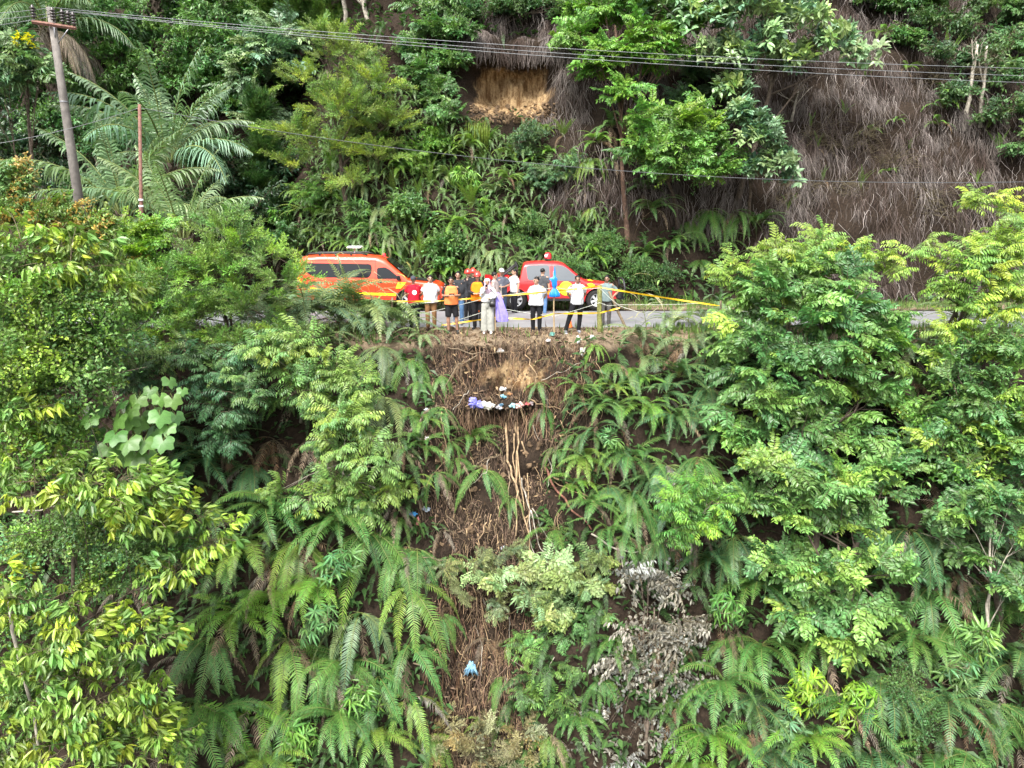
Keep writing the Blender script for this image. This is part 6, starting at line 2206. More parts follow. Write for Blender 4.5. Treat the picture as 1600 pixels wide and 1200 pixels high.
    # trousers
    if legs != 'none':
        m = MB()
        m.tube([(0, .005, .80), (0, .0, .88), (0, 0, 1.0)], [(.165 * fat, .115), (.175 * fat, .125 * fat), (.160 * fat, .118 * fat)], 14, 0, True, (1, 0, 0))
        for s in (-1, 1):
            hip, kn, ank = lg[s]
            if legs == 'shorts':
                m.tube([hip + Vector((0, 0, .02)), hip.lerp(kn, .3), hip.lerp(kn, .8), hip.lerp(kn, 1.0)], [.100, .104, .096, .094], 12)
            elif legs == 'wide':
                m.tube([hip + Vector((0, 0, .02)), hip.lerp(kn, .5), kn, kn.lerp(ank, .5), ank + Vector((0, 0, -.02))], [.105, .105, .105, .115, .125], 12)
            else:
                m.tube([hip + Vector((0, 0, .02)), hip.lerp(kn, .5), kn, kn.lerp(ank, .5), ank + Vector((0, .005, -.01))], [.104, .092, .074, .068, .062], 12)
        o = remesh(m, .019, "trousers" if legs != 'shorts' else "shorts", [M_CLOTH], t, 2)
        for v in o.data.vertices:
            p = v.co
            k = noise.noise(Vector((p.x * 14, p.y * 14, p.z * 12 + px))) * .008
            v.co.y += k
        o.color = (*trousers, 1)
    # shoes
    for s in (-1, 1):
        hip, kn, ank = lg[s]
        m = MB()
        m.tube([ank + Vector((0, .05, -.035)), ank + Vector((0, .02, -.03)), ank + Vector((s * .008, -.06, -.045)), ank + Vector((s * .014, -.14, -.055)), ank + Vector((s * .016, -.19, -.062))],
               [(.038, .045), (.046, .052), (.047, .038), (.046, .028), (.030, .020)], 10, 0, True, (1, 0, 0))
        o = m.build("shoe", M_CLOTH, t)
        o.color = (*shoe, 1)
        m = MB()
        m.tube([ank + Vector((0, .07, -.077)), ank + Vector((s * .008, -.05, -.077)), ank + Vector((s * .016, -.20, -.077))], [(.040, .009), (.048, .009), (.034, .009)], 8, 0, True, (1, 0, 0))
        m.build("sole", M_WHITE if shoe[0] > .1 else M_BLACK, o)
    # head wear
    if head in ('hair', 'cap', 'whitecap'):
        m = MB()
        vs0 = len(m.v)
        m.ell(hc + Vector((0, .016, .034)), (.086, .100, .090), 0, 16, 10)
        for k in range(len(m.v)):
            q = hr.inverted() @ (m.v[k] - hc)
            if q.y < -.055 and q.z < .055:
                q.y = -.055 + (q.y + .055) * .15
            if q.z < -.02:
                q.z = -.02 + (q.z + .02) * .3
                q.y = max(q.y, .0)
            q += Vector((U(-1, 1), U(-1, 1), U(-1, 1))) * .004
            m.v[k] = hc + hr @ q
        m.build("hair", M_HAIR, t)
    if head in ('cap', 'whitecap'):
        m = MB()
        m.tube([hc + Vector((0, .012, .030)), hc + Vector((0, .012, .07)), hc + Vector((0, .012, .115)), hc + Vector((0, .012, .135))], [(.094, .112), (.092, .110), (.066, .080), (.02, .02)], 16, 0, True, (1, 0, 0))
        m.tube([hc + hr @ Vector((0, -.07, .045)), hc + hr @ Vector((0, -.12, .040)), hc + hr @ Vector((0, -.17, .028))], [(.078, .008), (.076, .007), (.05, .005)], 10, 0, True, (1, 0, 0))
        c = m.build("cap", M_CLOTH, t)
        c.color = (*head_col, 1)
    if head == 'helmet':
        m = MB()
        m.tube([hc + Vector((0, .012, .005)), hc + Vector((0, .012, .05)), hc + Vector((0, .012, .105)), hc + Vector((0, .012, .145)), hc + Vector((0, .012, .155))], [(.112, .132), (.112, .132), (.092, .108), (.05, .06), (.01, .01)], 18, 0, True, (1, 0, 0))
        m.tube([hc + hr @ Vector((0, -.10, .022)), hc + hr @ Vector((0, -.15, .012))], [(.08, .008), (.06, .006)], 10, 0, True, (1, 0, 0))
        for k in (-1, 0, 1):
            m.tube([hc + Vector((k * .035, -.09, .10)), hc + Vector((k * .035, .01, .165)), hc + Vector((k * .035, .11, .10))], .009, 6)
        m.build("helmet", M_HELM, t)
        m = MB()
        m.tube([hc + Vector((-.09, -.01, 0)), hc + Vector((-.05, -.05, -.10)), hc + Vector((.05, -.05, -.10)), hc + Vector((.09, -.01, 0))], .007, 5)
        m.build("chin_strap", M_BLACK, t)
    if head == 'hijab':
        m = MB()
        m.tube([hc + Vector((0, .02, .115)), hc + Vector((0, .022, .08)), hc + Vector((0, .028, .0)), hc + Vector((0, .02, -.09)), (0, .0, 1.42), (0, -.02, 1.33), (0, -.05, 1.22)],
               [(.04, .045), (.088, .098), (.098, .100), (.090, .095), (.13, .12), (.165, .135), (.10, .10)], 18, 0, True, (1, 0, 0))
        # leave the face open
        m2 = []
        for k, v in enumerate(m.v):
            q = Vector(v) - hc
            if q.y < -.03 and -.08 < q.z < .07 and abs(q.x) < .075:
                q.y = -.045
                m.v[k] = hc + q
        o = m.build("headscarf", M_CLOTH, t)
        o.color = (*head_col, 1)
    return t


def held(parent, name, c, s, mat, rz=0, col=None):
    m = MB()
    m.box((0, 0, 0), s, 0, 0, min(s) * .25)
    o = m.build(name, mat, parent, c)
    o.rotation_euler = (radians(15), 0, rz)
    if col:
        o.color = (*col, 1)
    return o


M_PHONE = flat_mat("phone_shell", (.012, .012, .015), .2)
WH = (.50, .51, .535)
p = person("man in a red t-shirt with a round white emblem and a dark grey cap", 648, .75, 1.66, 6, ('behind', 'behind'), (.50, .012, .03), 'short', (.02, .022, .03), 'long', 'cap', (.05, .055, .065), skin=M_SKIN_D, collar=False, look=-12)
m = MB()
vs = [Vector((0, -.160, 1.20))] + [Vector((.075 * cos(a * pi / 10), -.158, 1.20 + .075 * sin(a * pi / 10))) for a in range(20)]
m.add(vs, [(0, 1 + (i + 1) % 20, 1 + i) for i in range(20)], 0)
o = m.build("shirt_emblem", M_WHITE, p)
o.location = (.03, 0, 0)
m = MB()
for k in range(3):
    m.box((.03, -.1625, 1.225 - .025 * k), (.09 - .03 * abs(k - 1), .002, .008), 0)
m.build("emblem_print", flat_mat("emblem_ink", (.45, .05, .06), .6), p)
person("man in a white short sleeved shirt and tan trousers beside the red shirt", 674, .55, 1.70, 4, ('behind', 'behind'), WH, 'short', (.19, .10, .045), 'long', 'hair', look=6, fat=1.12, shoe=(.05, .03, .02))
p = person("man in an orange vest and black shorts looking down at his phone", 706, .02, 1.70, 8, ('phone', 'phone'), (.02, .02, .024), 'short', (.012, .012, .014), 'shorts', 'hair', look=-6, skin=M_SKIN_D, open_vest=(.78, .22, .07), shoe=(.02, .03, .03), stance=(.10, .17), step=(0, .02))
held(p, "phone", (0, -.30, 1.19), (.16, .012, .08), M_PHONE)
person("man in a dark jacket and blue jeans behind the orange vest", 717, 1.7, 1.78, -5, ('down', 'down'), (.03, .032, .036), 'long', (.07, .14, .26), 'long', 'hair', look=6, shoe=(.05, .05, .05))
person("rescuer in black with a red helmet at the left of the helmet group", 732, 3.0, 1.74, 40, ('chest', 'low'), (.018, .018, .02), 'long', (.015, .015, .017), 'long', 'helmet', look=20, shoe=(.02, .02, .02))
person("rescuer half hidden between the two other red helmets", 740, 2.5, 1.80, 20, ('down', 'chest'), (.02, .02, .022), 'long', (.015, .015, .017), 'long', 'helmet', look=15)
p = person("rescuer in an orange and black uniform with a red helmet", 747, .75, 1.76, -12, ('chest', 'chest'), (.02, .02, .022), 'long', (.014, .014, .016), 'long', 'helmet', open_vest=(.85, .20, .01), look=6, shoe=(.015, .015, .015), stance=(.10, .11))
for s in (-1, 1):
    m = MB()
    m.tube([(s * .095, -.052, .62), (s * .10, -.065, .57), (s * .10, -.058, .50)], [(.05, .03), (.062, .035), (.05, .03)], 10, 0, True, (1, 0, 0))
    o = m.build("knee_patch", M_CLOTH, p)
    o.color = (.80, .17, .01, 1)
p = person("woman in a pink headscarf and wide pale trousers holding up a phone", 762, -.02, 1.66, 0, ('face', 'chest'), (.50, .50, .50), 'long', (.30, .30, .265), 'wide', 'hijab', (.55, .40, .50), look=0, shoe=(.55, .45, .40), collar=False, hem=.98)
held(p, "phone", (-.02, -.245, 1.46), (.075, .012, .15), M_PHONE)
m = MB()
m.tube([(.02, -.15, 1.02), (.0, -.16, .92), (.0, -.155, .84)], [(.085, .03), (.10, .045), (.085, .035)], 12, 0, True, (1, 0, 0))
m.tube([(-.08, -.135, 1.40), (.12, -.165, 1.18), (.20, -.10, 1.0)], .010, 5)
m.build("handbag", M_LEATHER, p, (.16, 0, .0))
person("person in a grey beige shirt seen from the side behind the purple cloth", 773, 2.0, 1.74, 75, ('low', 'low'), (.30, .25, .24), 'long', (.02, .022, .03), 'long', 'hair', look=15)
p = person("man in a white cap and dark grey shirt near the pickup's tail", 784, 3.9, 1.74, 10, ('chest', 'chest'), (.075, .08, .10), 'short', (.03, .045, .08), 'long', 'whitecap', (.78, .79, .80), skin=M_SKIN_D)
m = MB()
m.tube([(-.02, -.28, 1.22), (0, -.30, .6), (.02, -.30, .02)], .012, 6)
tag(m.build("walking_stick", M_PALEBARK, None, p.location), "thin pale stick held by the man in the white cap", "stick")
person("white shirted man in profile by the pickup's rear wheel, arm stretched left", 804, 4.75, 1.70, -60, ('reach', 'down'), WH, 'short', (.012, .012, .015), 'long', 'hair', look=-10, shoe=(.03, .03, .03))
person("stout man in a white shirt looking left beside the blue cloth", 838, -.05, 1.70, -14, ('behind', 'behind'), WH, 'short', (.010, .010, .012), 'long', 'hair', look=-50, fat=1.14, shoe=(.03, .028, .026))
person("man in a dark grey t-shirt and jeans turned away behind the stout white shirt", 847, 4.6, 1.72, 155, ('down', 'down'), (.06, .062, .066), 'short', (.09, .17, .32), 'long', 'hair', collar=False, look=-20)
person("white shirted man with his feet wide apart in front of the pickup", 901, .0, 1.74, 6, ('behind', 'behind'), WH, 'short', (.010, .010, .012), 'long', 'hair', look=-8, stance=(.34, .06), step=(-.05, .0), shoe=(.16, .165, .18), skin=M_SKIN_D)
person("man in a grey green shirt, hand on hip, right of the wooden post", 946, 1.5, 1.66, -8, ('down', 'hip'), (.14, .185, .185), 'short', (.075, .072, .068), 'long', 'hair', look=-10, skin=M_SKIN_D, fat=1.05)
# ------------------------------------------------------------------ poles and wires
M_POLE = flat_mat("weathered_pole", (.15, .135, .12), .85, 0, .3, 6, .4)
M_RUST = flat_mat("rusty_steel", (.17, .085, .062), .8, .2, .35, 12, .3)
M_CERAM = flat_mat("brown_insulator", (.055, .045, .045), .25, 0, .1, 8)
M_WIRE = flat_mat("wire", (.20, .21, .22), .5, .3)
M_WIRE_D = flat_mat("dark_wire", (.07, .075, .08), .6)
YP = 3.2
top, foot = at(78, 12, YP), at(128, 345, YP)
foot = foot + (foot - top).normalized() * 1.6
t = thing("utility_pole", "leaning weathered utility pole with a crossarm at the left", "utility pole", foot)
m = MB()
d = top - foot
m.tube([Vector((0, 0, 0)), d * .5, d * .68, d], [.17, .14, .125, .105], 14)
m.build("pole", M_POLE, t)
m = MB()
m.lathe([(.135, -.02), (.14, 0), (.135, .02)], d * .655, 'z', 14)
m.build("band", M_STEEL, t)
a1, a2 = at(50, 34, YP - .18) - foot, at(119, 44, YP - .18) - foot
m = MB()
m.tube([a1, a2], [(.045, .06)] * 2, 4, 0, True, (0, 1, 0), False)
m.build("crossarm", M_RUST, t)
for f in (.55, .95):
    m = MB()
    m.tube([a1.lerp(a2, f * .9), d * .86], .018, 5)
    m.build("brace", M_STEEL, t)
INS = []
for (px, py) in [(53, 30), (84, 34), (99, 37), (108, 39), (116, 41)]:
    c = at(px, py, YP - .18) - foot
    m = MB()
    prof = [(.02, 0)]
    for k in range(4):
        prof += [(.03, .05 + k * .085), (.085, .06 + k * .085), (.085, .085 + k * .085), (.035, .10 + k * .085)]
    prof += [(.05, .40), (.001, .44)]
    m.lathe(prof, c, 'z', 12)
    m.build("insulator", M_CERAM, t)
    INS.append(c + foot + Vector((0, 0, .42)))
# second, thin pole
YQ = 2.2
top2, foot2 = at(218, 163, YQ), at(221, 350, YQ)
foot2 = foot2 + (foot2 - top2).normalized() * 1.2
t = thing("thin_pole", "thin rusty steel pole with a painted band right of the utility pole", "pole", foot2)
m = MB()
d2 = top2 - foot2
m.tube([Vector((0, 0, 0)), d2 * .35, d2 * .36, d2], [.075, .070, .055, .05], 10)
m.build("pole", M_RUST, t)
for f in (.36, .40):
    m = MB()
    m.lathe([(.072, -.03), (.076, -.02), (.076, .02), (.072, .03)], d2 * f, 'z', 12)
    m.build("painted_band", M_WHITE, t)


def wire(label, a, b, sag, r, mat, group):
    m = MB()
    pts = []
    for i in range(33):
        s = i / 32
        p = a.lerp(b, s)
        p.z -= sag * 4 * s * (1 - s)
        pts.append(p - a)
    m.tube(pts, r, 5)
    tag(m.build("power_line", mat, None, a), label, "wire", group)


YR = 2.0
for i, (s, (ex, ey), lab) in enumerate([(1, (1650, 108), "uppermost of the three power lines crossing the top of the picture"), (3, (1650, 120), "middle of the three power lines crossing the top"), (4, (1650, 131), "lowest of the three power lines crossing the top")]):
    wire(lab, INS[s], at(ex, ey, YR), .28, .008, M_WIRE, "power lines from the crossarm to the right")
    wire(("upper", "middle", "lower")[i] + " power line running left from the pole's crossarm out of the picture", INS[s], at(-60, 22 + 12 * i, 3.4), .05, .008, M_WIRE, "power lines going left from the pole")
wire("single dark cable from the thin pole sagging across to the right edge", top2 + Vector((0, 0, -.1)), at(1650, 283, 1.8), .75, .010, M_WIRE_D, "cable on the thin pole")
wire("single grey cable from the thin pole down to the left edge", top2 + Vector((0, 0, -.1)), at(-60, 232, 2.6), .15, .008, M_WIRE, "cable on the thin pole")

# ------------------------------------------------------------------ barrier: posts, tape, cord
M_STAKE = flat_mat("stake_wood", (.16, .12, .075), .85, 0, .4, 14, .4)
M_BAMBOO = flat_mat("bamboo", (.33, .24, .13), .6, 0, .25, 9, .2)
M_TAPE = flat_mat("yellow_tape", (.66, .40, .012), .4, 0, .2, 9)
M_CORD = flat_mat("pale_cord", (.50, .52, .44), .7)
M_MOSS = flat_mat("mossy_wood", (.16, .165, .05), .9, 0, .5, 14, .4)


def post(label, pxt, pyt, pxb, pyb, y, r, mat, name="post", dy=0.0):
    a, b = at(pxb, pyb, y), at(pxt, pyt, y + dy)
    g = drop(a.x, a.y)
    a = Vector((a.x, a.y, min(a.z, g.z) - .12))
    m = MB()
    n = 6
    m.tube([(a.lerp(b, k / n) - a) + Vector((U(-.008, .008), U(-.008, .008), 0)) * (0 < k < n) for k in range(n + 1)], [r * (1.1 - .02 * k) for k in range(n + 1)], 9)
    tag(m.build(name, mat, None, a), label, "post")
    return b


post("stout mossy wooden post with yellow tape wound on it beside the grey green shirt", 937, 446, 937, 512, .15, .075, M_MOSS)
post("dark stick leaning right of the mossy post", 951, 455, 984, 514, .0, .04, M_STAKE, "stick", .1)
post("thin bamboo stake carrying the bundled blue cloth", 865, 424, 866, 532, -.35, .022, M_BAMBOO, "stake")
post("short stake holding the lower tape under the purple cloth", 774, 452, 774, 512, .0, .025, M_BAMBOO, "stake")
post("hidden stake among the ferns at the left end of the tape", 613, 465, 612, 512, .2, .03, M_STAKE, "stake")
post("short stake behind the ferns at the far right end of the tape", 1126, 470, 1126, 512, -.1, .03, M_STAKE, "stake")


def tape(label, pts, w=.048, sag=.05, mat=None, twist=.5, name="barrier_tape"):
    m = MB()
    P = [at(*q) for q in pts]
    o = P[0]
    vs = []
    for a, b in zip(P, P[1:]):
        n = 24
        for i in range(n + 1):
            s = i / n
            p = a.lerp(b, s)
            p.z -= sag * (b - a).length * .25 * s * (1 - s)
            tw = twist * sin(s * pi * 2.3 + a.x * 3) + .25 * sin(s * 19 + b.x)
            u = Vector((0, sin(tw), cos(tw))) * w / 2
            k = .35 + .65 * sm(0, .12, s) * sm(1, .88, s)
            vs.append((p - o - u * k, p - o + u * k))
    flat = [v for q in vs for v in q]
    m.add(flat, [(2 * i, 2 * i + 2, 2 * i + 3, 2 * i + 1) for i in range(len(vs) - 1)], 0, True)
    tag(m.build(name, mat or M_TAPE, None, o), label, "tape", "yellow barrier tapes")


tape("upper yellow barrier tape running across in front of the people to the mossy post", [(613, 471, .2), (690, 470, .1), (774, 463, 0), (865, 455, -.35), (937, 447, .07)])
tape("yellow barrier tape slanting down to the right from the mossy post", [(937, 449, .07), (1126, 478, -.1)], .05)
tape("lower yellow barrier tape at knee height from the ferns to the leaning stick", [(690, 508, .05), (774, 496, -.03), (832, 499, -.12), (866, 490, -.37), (937, 489, .06), (969, 481, -.03)])
tape("tail of yellow tape running down the face of the mossy post", [(938, 473, .06), (939, 512, .0)], .11, 0, flat_mat("mossy_tape", (.42, .44, .03), .6), .2)


def cord(label, pts, sag=.08):
    m = MB()
    P = [at(*q) for q in pts]
    out = []
    for a, b in zip(P, P[1:]):
        for i in range(10):
            s = i / 10
            p = a.lerp(b, s)
            p.z -= sag * (b - a).length * s * (1 - s)
            out.append(p - P[0])
    out.append(P[-1] - P[0])
    m.tube(out, .0065, 5)
    tag(m.build("cord", M_CORD, None, P[0]), label, "cord", "pale barrier cords")


cord("pale cord between tape lines left of the purple cloth, rising to the right", [(665, 489, .1), (774, 462, -.02), (775, 479, -.02)], .02)
cord("second pale cord low behind the feet at the left", [(705, 503, .05), (776, 480, -.02), (838, 491, -.1), (866, 494, -.36), (937, 473, .06), (951, 478, .05), (968, 476, -.02), (1000, 476, -.1), (1090, 474, -.1)], .04)
cord("pale cord tied across at chest height by the blue cloth", [(774, 463, -.02), (868, 449, -.37), (890, 453, -.2), (937, 450, .05), (951, 464, -.02), (968, 478, -.02), (1000, 488, -.2)], .03)

# ------------------------------------------------------------------ cloths and litter
M_TARP = flat_mat("blue_tarpaulin", (.012, .20, .62), .4, 0, .25, 8, .3)
M_PURPLE = flat_mat("purple_cloth", (.235, .20, .62), .7, 0, .2, 9, .4)


def hanging(label, name, cat, c, prof, mat, seed, amp=.22):
    """gathered cloth: (dz, rx, ry) down a line, pleated"""
    m = MB()
    n = 28
    vs = []
    for (dx, dz, rx, ry) in prof:
        for j in range(n):
            a = 2 * pi * j / n
            k = 1 + amp * sin(a * 5 + seed + dz * 3) + amp * .6 * noise.noise(Vector((cos(a) * 2, sin(a) * 2, dz * 6 + seed)))
            vs.append((dx + rx * k * cos(a), ry * k * sin(a), dz))
    fs = [(i * n + j, i * n + (j + 1) % n, (i + 1) * n + (j + 1) % n, (i + 1) * n + j) for i in range(len(prof) - 1) for j in range(n)]
    m.add(vs, fs, 0, True)
    return tag(m.build(name, mat, None, c), label, cat)


hanging("bright blue plastic sheet bundled round the top of the bamboo stake", "blue_sheet", "plastic sheet", at(866, 463, -.36),
        [(-.0, .86, .012, .012), (0, .70, .03, .03), (0, .58, .035, .035), (-.03, .54, .09, .07), (-.04, .50, .11, .08), (-.01, .44, .07, .07), (0, .34, .075, .07), (0, .27, .05, .05), (0, .25, .03, .03), (0, .21, .07, .06), (.01, .10, .13, .10), (.01, .0, .15, .11), (.01, -.02, .12, .08)], M_TARP, 1.0)
hanging("purple cloth hanging from the tape beside the woman in the headscarf", "purple_cloth", "cloth", at(783, 503, -.02),
        [(-.10, .90, .02, .02), (-.08, .84, .06, .05), (-.05, .66, .11, .08), (-.01, .45, .14, .10), (.03, .25, .17, .11), (.04, .08, .17, .11), (.04, .02, .15, .1)], M_PURPLE, 3.0)
# cone behind the feet
t = thing("traffic_cone", "small orange cone on the road edge behind the feet apart man", "traffic cone", drop(at(889, 508, .9).x, .9) + Vector((0, 0, .01)))
m = MB()
m.lathe([(.12, .02), (.11, .05), (.028, .40), (.001, .41)], (0, 0, 0), 'z', 14)
m.build("cone", flat_mat("cone_plastic", (.80, .17, .03), .45), t)
m = MB()
m.box((0, 0, .012), (.30, .30, .024), 0, 0, .008)
m.build("base", M_BLACK, t)


def rag(label, px, py, s, col, cat="plastic bag", name="plastic_bag", sq=(1, .7, .6), group="rubbish on the slip", rough=.4):
    p, nr = hit(px, py)
    m = MB()
    m.ell((0, 0, 0), (s * sq[0], s * sq[1], s * sq[2]), 0, 18, 12)
    sd = U(0, 50)
    for k, v in enumerate(m.v):
        f = .92 + .75 * noise.noise(v * (1.8 / s) + Vector((sd, 0, 0))) + .5 * noise.noise(v * (4.2 / s) + Vector((0, sd, 0)))
        m.v[k] = v * f
    for i in range(len(m.sm)):
        m.sm[i] = False
    col = tuple(c * .72 + .02 for c in col)
    key = "bag_%d_%d_%d" % tuple(int(c * 99) for c in col)
    mt = bpy.data.materials.get(key) or flat_mat(key, col, rough, 0, .18, 7, .3)
    tag(m.build(name, mt, None, p + nr * s * .35 + Vector((0, -.05, .02))), label, cat, group)


for a in [
    ("crumpled violet plastic bag at the left end of the rubbish ledge", 742, 630, .20, (.20, .20, .68), "plastic bag", "plastic_bag", (1, .6, .7)),
    ("white plastic bag beside the violet one on the rubbish ledge", 760, 636, .18, (.80, .78, .68), "plastic bag", "plastic_bag", (1, .7, .6)),
    ("small grey white scrap in the middle of the rubbish ledge", 780, 638, .09, (.62, .60, .64)),
    ("pale crumpled wrapper above the rubbish ledge", 789, 609, .11, (.62, .61, .58)),
    ("light blue scrap of plastic above the ledge's stick", 787, 621, .08, (.20, .50, .62)),
    ("pale cyan scrap on the ledge above the hollow", 801, 634, .09, (.38, .68, .74)),
    ("pinkish plastic bag right of the hollow on the ledge", 812, 636, .13, (.72, .42, .38)),
    ("dark red wrapper next to the pinkish bag", 823, 632, .08, (.45, .06, .07)),
    ("whitish pink scrap at the right end of the ledge", 829, 631, .07, (.75, .60, .60)),
    ("white bag lying at the crest left of the scar", 782, 548, .12, (.78, .77, .74)),
    ("white bag hanging on the right side of the scar", 912, 552, .12, (.76, .75, .70), "plastic bag", "plastic_bag", (.6, .5, 1.2)),
    ("small white litter at the crest right of the bamboo stake", 904, 532, .10, (.80, .80, .78), "plastic bag", "plastic_bag", (.6, .5, 1)),
    ("white scrap at the crest under the mossy post", 925, 528, .08, (.82, .82, .82)),
    ("small white scrap near the foot of the bamboo stake", 856, 533, .07, (.82, .80, .80)),
    ("bright blue scrap of plastic low on the left of the slip", 646, 803, .10, (.02, .25, .55)),
    ("pale blue rag beside the bright blue scrap", 664, 796, .11, (.42, .50, .62)),
    ("red pink rag under the pale blue rag", 654, 815, .09, (.68, .22, .22), "plastic bag", "plastic_bag", (.5, .5, 1.2)),
    ("tiny white litter caught in the fern left of the slip", 668, 641, .08, (.70, .78, .78)),
    ("white scrap lower in the fern left of the slip", 668, 686, .08, (.78, .80, .80)),
    ("pale scrap near the heap of cut foliage", 786, 856, .07, (.60, .66, .74)),
    ("teal scrap of plastic by the crest's bamboo stake", 862, 524, .09, (.10, .32, .26)),
    ("small blue scrap beside the dark hollow", 784, 633, .06, (.03, .13, .22)),
    ("orange rind of litter by the red brown branch", 797, 616, .06, (.6, .28, .10)),
]:
    rag(*a)
# bundle of blue cord
p, nr = hit(738, 1046)
t = thing("cord_bundle", "tangled bundle of pale blue cord low on the slip", "rope", p + nr * .12 + Vector((0, -.1, 0)))
M_BLUECORD = flat_mat("blue_cord", (.22, .42, .58), .7, 0, .3, 10)
m = MB()
for k in range(46):
    a = U(-1.1, 1.1)
    l = U(.22, .40)
    pts = [Vector((U(-.06, .06), U(-.1, .05), .18 + U(-.03, .05)))]
    for i in range(1, 6):
        s = i / 5
        pts.append(Vector((sin(a) * l * s * .75 + U(-.02, .02), -.08 * sin(s * pi) + U(-.03, .03), .18 + .06 * sin(s * 3) - l * s * 1.0)))
    m.tube(pts, .011, 4)
m.build("strand", M_BLUECORD, t)
for k in range(4):
    m = MB()
    m.tube([Vector((.10 * cos(a * .5 + k) + U(-.03, .03), .04 * sin(a), .06 + .09 * sin(a * .5 + k) + U(-.03, .03))) for a in range(11)], .011, 4)
    m.build("loop", M_BLUECORD, t)

# ------------------------------------------------------------------ cut stems and roots in the slip
M_CUT = flat_mat("cut_stem", (.26, .18, .10), .8, 0, .45, 9, .3)
M_REDB = flat_mat("red_brown_branch", (.155, .066, .042), .85, 0, .5, 9, .3)


def stem(label, pts, r, mat, group=None, off=.14, taper=.5, wob=.035):
    P = []
    for q in pts:
        p, nr = hit(q[0], q[1])
        o = q[2] if len(q) > 2 else off
        P.append(p + nr * o + Vector((0, -o * .5, 0)))
    ps = []
    for a, b in zip(P, P[1:]):
        for i in range(4):
            ps.append(a.lerp(b, i / 4) + Vector((U(-wob, wob), U(-wob, wob), U(-wob, wob))))
    ps.append(P[-1])
    n = len(ps)
    r *= .72
    m = MB()
    m.tube([q - P[0] for q in ps], [r * (1 - (1 - taper) * i / (n - 1)) for i in range(n)], 8)
    return tag(m.build("fallen_stick", mat, None, P[0]), label, "branch", group)


G = "bare stems lying down the slip"
for a in [
    ("leftmost thick bare stem running straight down from the hollow", [(796, 662), (798, 720), (803, 770), (808, 835)], .055, M_CUT),
    ("thick pale stem starting right of the leftmost one under the hollow", [(809, 662), (803, 700), (802, 760), (818, 820), (838, 885)], .05, M_CUT),
    ("short pale stem between the two thick ones", [(806, 680), (804, 715), (810, 760)], .035, M_CUT),
    ("brown stem hanging right beside the pale pair", [(812, 670), (812, 720), (816, 800)], .04, M_CUT),
    ("slender stem on the right of the bundle, straight down", [(818, 690), (823, 740), (822, 800), (817, 830)], .03, M_CUT),
    ("slender stem bending to the lower right of the bundle", [(815, 745), (822, 800), (832, 860), (850, 880)], .032, M_PALEBARK),
    ("thin pale stem spreading right from the bundle's foot", [(824, 800), (845, 850), (866, 880)], .028, M_PALEBARK),
    ("thin twig crossing right from the bundle's foot to the cut heap", [(830, 790), (850, 830), (880, 870)], .022, M_PALEBARK),
    ("dark thin stem left of the bundle", [(792, 740), (794, 790), (798, 830)], .026, M_STAKE),
    ("grey stem continuing down into the cut foliage", [(838, 880), (850, 920), (846, 960)], .026, M_PALEBARK),
    ("red brown branch slanting down right from the fern", [(846, 728), (870, 770), (900, 800), (925, 830)], .055, M_REDB),
    ("long brown stem above the red brown branch", [(862, 740), (900, 765), (930, 790), (945, 795)], .035, M_CUT),
    ("thin stem parallel under the long brown stem", [(870, 755), (905, 775), (935, 800), (940, 815)], .02, M_CUT),
    ("pale root running right from the rubbish ledge", [(824, 628), (850, 635), (880, 640), (905, 652)], .03, M_CUT),
    ("second pale root under the first on the right of the ledge", [(822, 640), (840, 645), (862, 640)], .02, M_CUT),
    ("thin grey hanging root right of the hollow", [(830, 645), (836, 665), (843, 690)], .016, M_PALEBARK),
    ("pale short stick lying on the rubbish ledge", [(772, 618), (788, 626)], .02, M_CUT),
    ("forked grey branch right of the cut foliage, its long arm", [(925, 835), (960, 855), (985, 865), (1005, 865), (1025, 848)], .035, M_PALEBARK),
    ("forked grey branch's drooping arm above the withered shrub", [(965, 855), (970, 890), (980, 915), (992, 945)], .03, M_PALEBARK),
    ("thin twig between the fork and the withered shrub", [(1004, 866), (1022, 890), (1042, 930)], .014, M_PALEBARK),
    ("grey twig curving on the left of the slip", [(764, 718), (758, 740), (735, 758)], .018, M_PALEBARK),
    ("brown stick lying left of the blue cord", [(645, 1035), (680, 1040), (715, 1048)], .025, M_STAKE),
    ("thin green brown stalk right of the blue cord", [(800, 960), (802, 1000), (798, 1025), (830, 1045)], .014, M_PALEBARK),
    ("thin arching twig over the cut heap at lower middle", [(868, 1025), (856, 1045), (860, 1075)], .014, M_PALEBARK),
    ("brown root slanting along the left of the scar", [(745, 560), (720, 575), (690, 610)], .022, M_STAKE),
    ("dark root across the crest of the scar", [(700, 545), (740, 552), (800, 552)], .03, M_STAKE),
    ("brown broken stick in the litter at middle left", [(735, 785), (755, 800), (760, 830)], .02, M_STAKE),
    ("dry stalk in the litter above the blue cord", [(748, 930), (755, 980), (768, 1020)], .018, M_CUT),
    ("second dry stalk fanning left above the blue cord", [(740, 930), (735, 985), (730, 1020)], .016, M_CUT),
    ("third dry stalk fanning right above the blue cord", [(758, 930), (780, 975), (795, 1000)], .016, M_CUT),
]:
    stem(*a, group=G)
STICKS = []
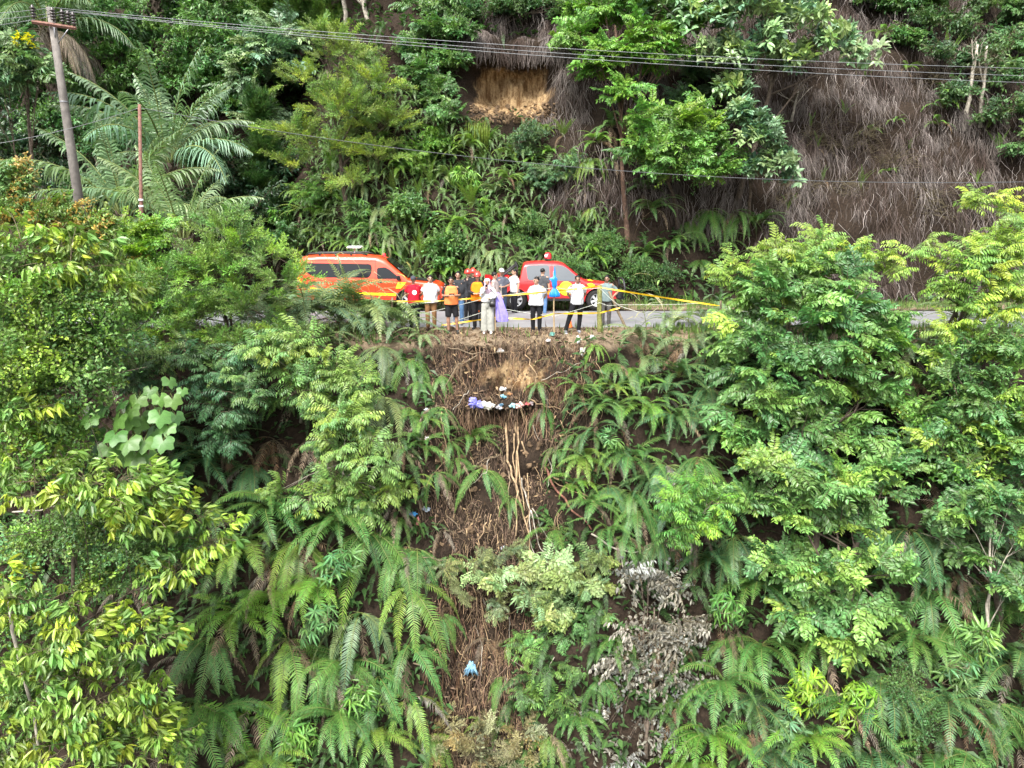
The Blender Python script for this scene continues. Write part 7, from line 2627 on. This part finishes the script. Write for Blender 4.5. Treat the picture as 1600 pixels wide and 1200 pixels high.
for k in range(22):
    x_, y_ = U(650, 900), U(560, 1000)
    if y_ > 850:
        x_ = U(640, 780)
    a_ = U(-.9, .9) + (0 if R() < .6 else 1.2)
    l_ = U(30, 85)
    mt_ = random.choice((M_CUT, M_STAKE, M_PALEBARK))
    o_ = stem("stick", [(x_, y_), (x_ + sin(a_) * l_ * .5, y_ + cos(a_) * l_ * .5), (x_ + sin(a_ + U(-.3, .3)) * l_, y_ + cos(a_) * l_)], U(.012, .03), mt_, "loose dead sticks in the slip", U(.08, .2), .5, .05)
    STICKS.append((o_, x_, y_, {M_CUT: "thin tan loose stick", M_STAKE: "thin dark loose stick", M_PALEBARK: "thin grey loose stick"}[mt_]))
# fringe of dark roots under the ledge and loose fine roots, nobody could count them
mb = MB()
for k in range(420):
    x, y_ = U(715, 850), U(640, 660)
    p, nr = hit(x, y_)
    strand(mb, p + nr * U(.05, .3) + Vector((0, 0, .1)), U(.3, .9), U(.010, .022), .3, .22)
for k in range(700):
    x, y_ = U(690, 930), U(535, 620)
    p, nr = hit(x, y_)
    if R() < .5 and 760 < x < 860 and y_ > 560:
        continue
    strand(mb, p + nr * U(.02, .15), U(.2, .7), U(.008, .016), .3, .4)
for k in range(500):
    x, y_ = U(660, 840), U(880, 1180)
    p, nr = hit(x, y_)
    strand(mb, p + nr * U(.02, .2), U(.4, 1.3), U(.008, .016), .3, .15)
o = mb.build("root_fringe", M_THATCH)
o.color = (.15, .095, .06, 1)
tag(o, kind="stuff")

# ------------------------------------------------------------------ words for each fern
LAND = [("the old utility pole", 125, 330), ("the orange van's roof", 540, 400), ("the pickup's cab", 860, 430), ("the bare earth scar", 795, 140), ("the purple cloth", 783, 480), ("the mossy post", 937, 480), ("the rubbish ledge", 785, 632),
        ("the bare stems", 810, 740), ("the blue cord", 738, 1040), ("the cut foliage heap", 850, 920), ("the withered shrub", 1020, 1020), ("the lobed leaf plant", 210, 650), ("the big leafy tree", 1270, 560), ("the lower layered boughs", 1300, 850),
        ("the yellow hanging leaves", 200, 900), ("the upper light sapling", 490, 580), ("the lower light sapling", 540, 740), ("the feathery tree", 530, 170), ("the slender rusty tree", 985, 250), ("the bushy tree", 1065, 240), ("the large leaved tree", 1200, 80),
        ("the glossy right tree", 1540, 650), ("the right corner plants", 1510, 1020), ("the leaning stick", 970, 490), ("the very long frond", 595, 950), ("the feathery bush", 350, 430), ("the pale corner trunks", 1515, 160), ("the finger leaved plant", 1270, 1080), ("the forked branch", 990, 870)]


def relword(dx, dy):
    if abs(dx) > 1.6 * abs(dy):
        return "right of" if dx > 0 else "left of"
    if abs(dy) > 1.6 * abs(dx):
        return "below" if dy > 0 else "above"
    return ("lower right of" if dx > 0 else "lower left of") if dy > 0 else ("upper right of" if dx > 0 else "upper left of")


by = {}
for (t, px, py, look) in FERNS + STICKS:
    nm, lx, ly = min(LAND, key=lambda q: (q[1] - px) ** 2 + (q[2] - py) ** 2)
    ph = f"{relword(px - lx, py - ly)} {nm}"
    by.setdefault((look, ph), []).append((px, t))
ORD = ["leftmost", "second from left", "third from left", "fourth from left", "fifth from left", "sixth from left", "seventh from left", "eighth from left", "ninth from left"]
for (look, ph), L in by.items():
    L.sort(key=lambda q: q[0])
    for i, (px, t) in enumerate(L):
        t['label'] = f"{look} {ph}" if len(L) == 1 else f"{look} {ph}, {ORD[min(i, 8)] if i < len(L) - 1 else 'rightmost'} of {len(L)}"
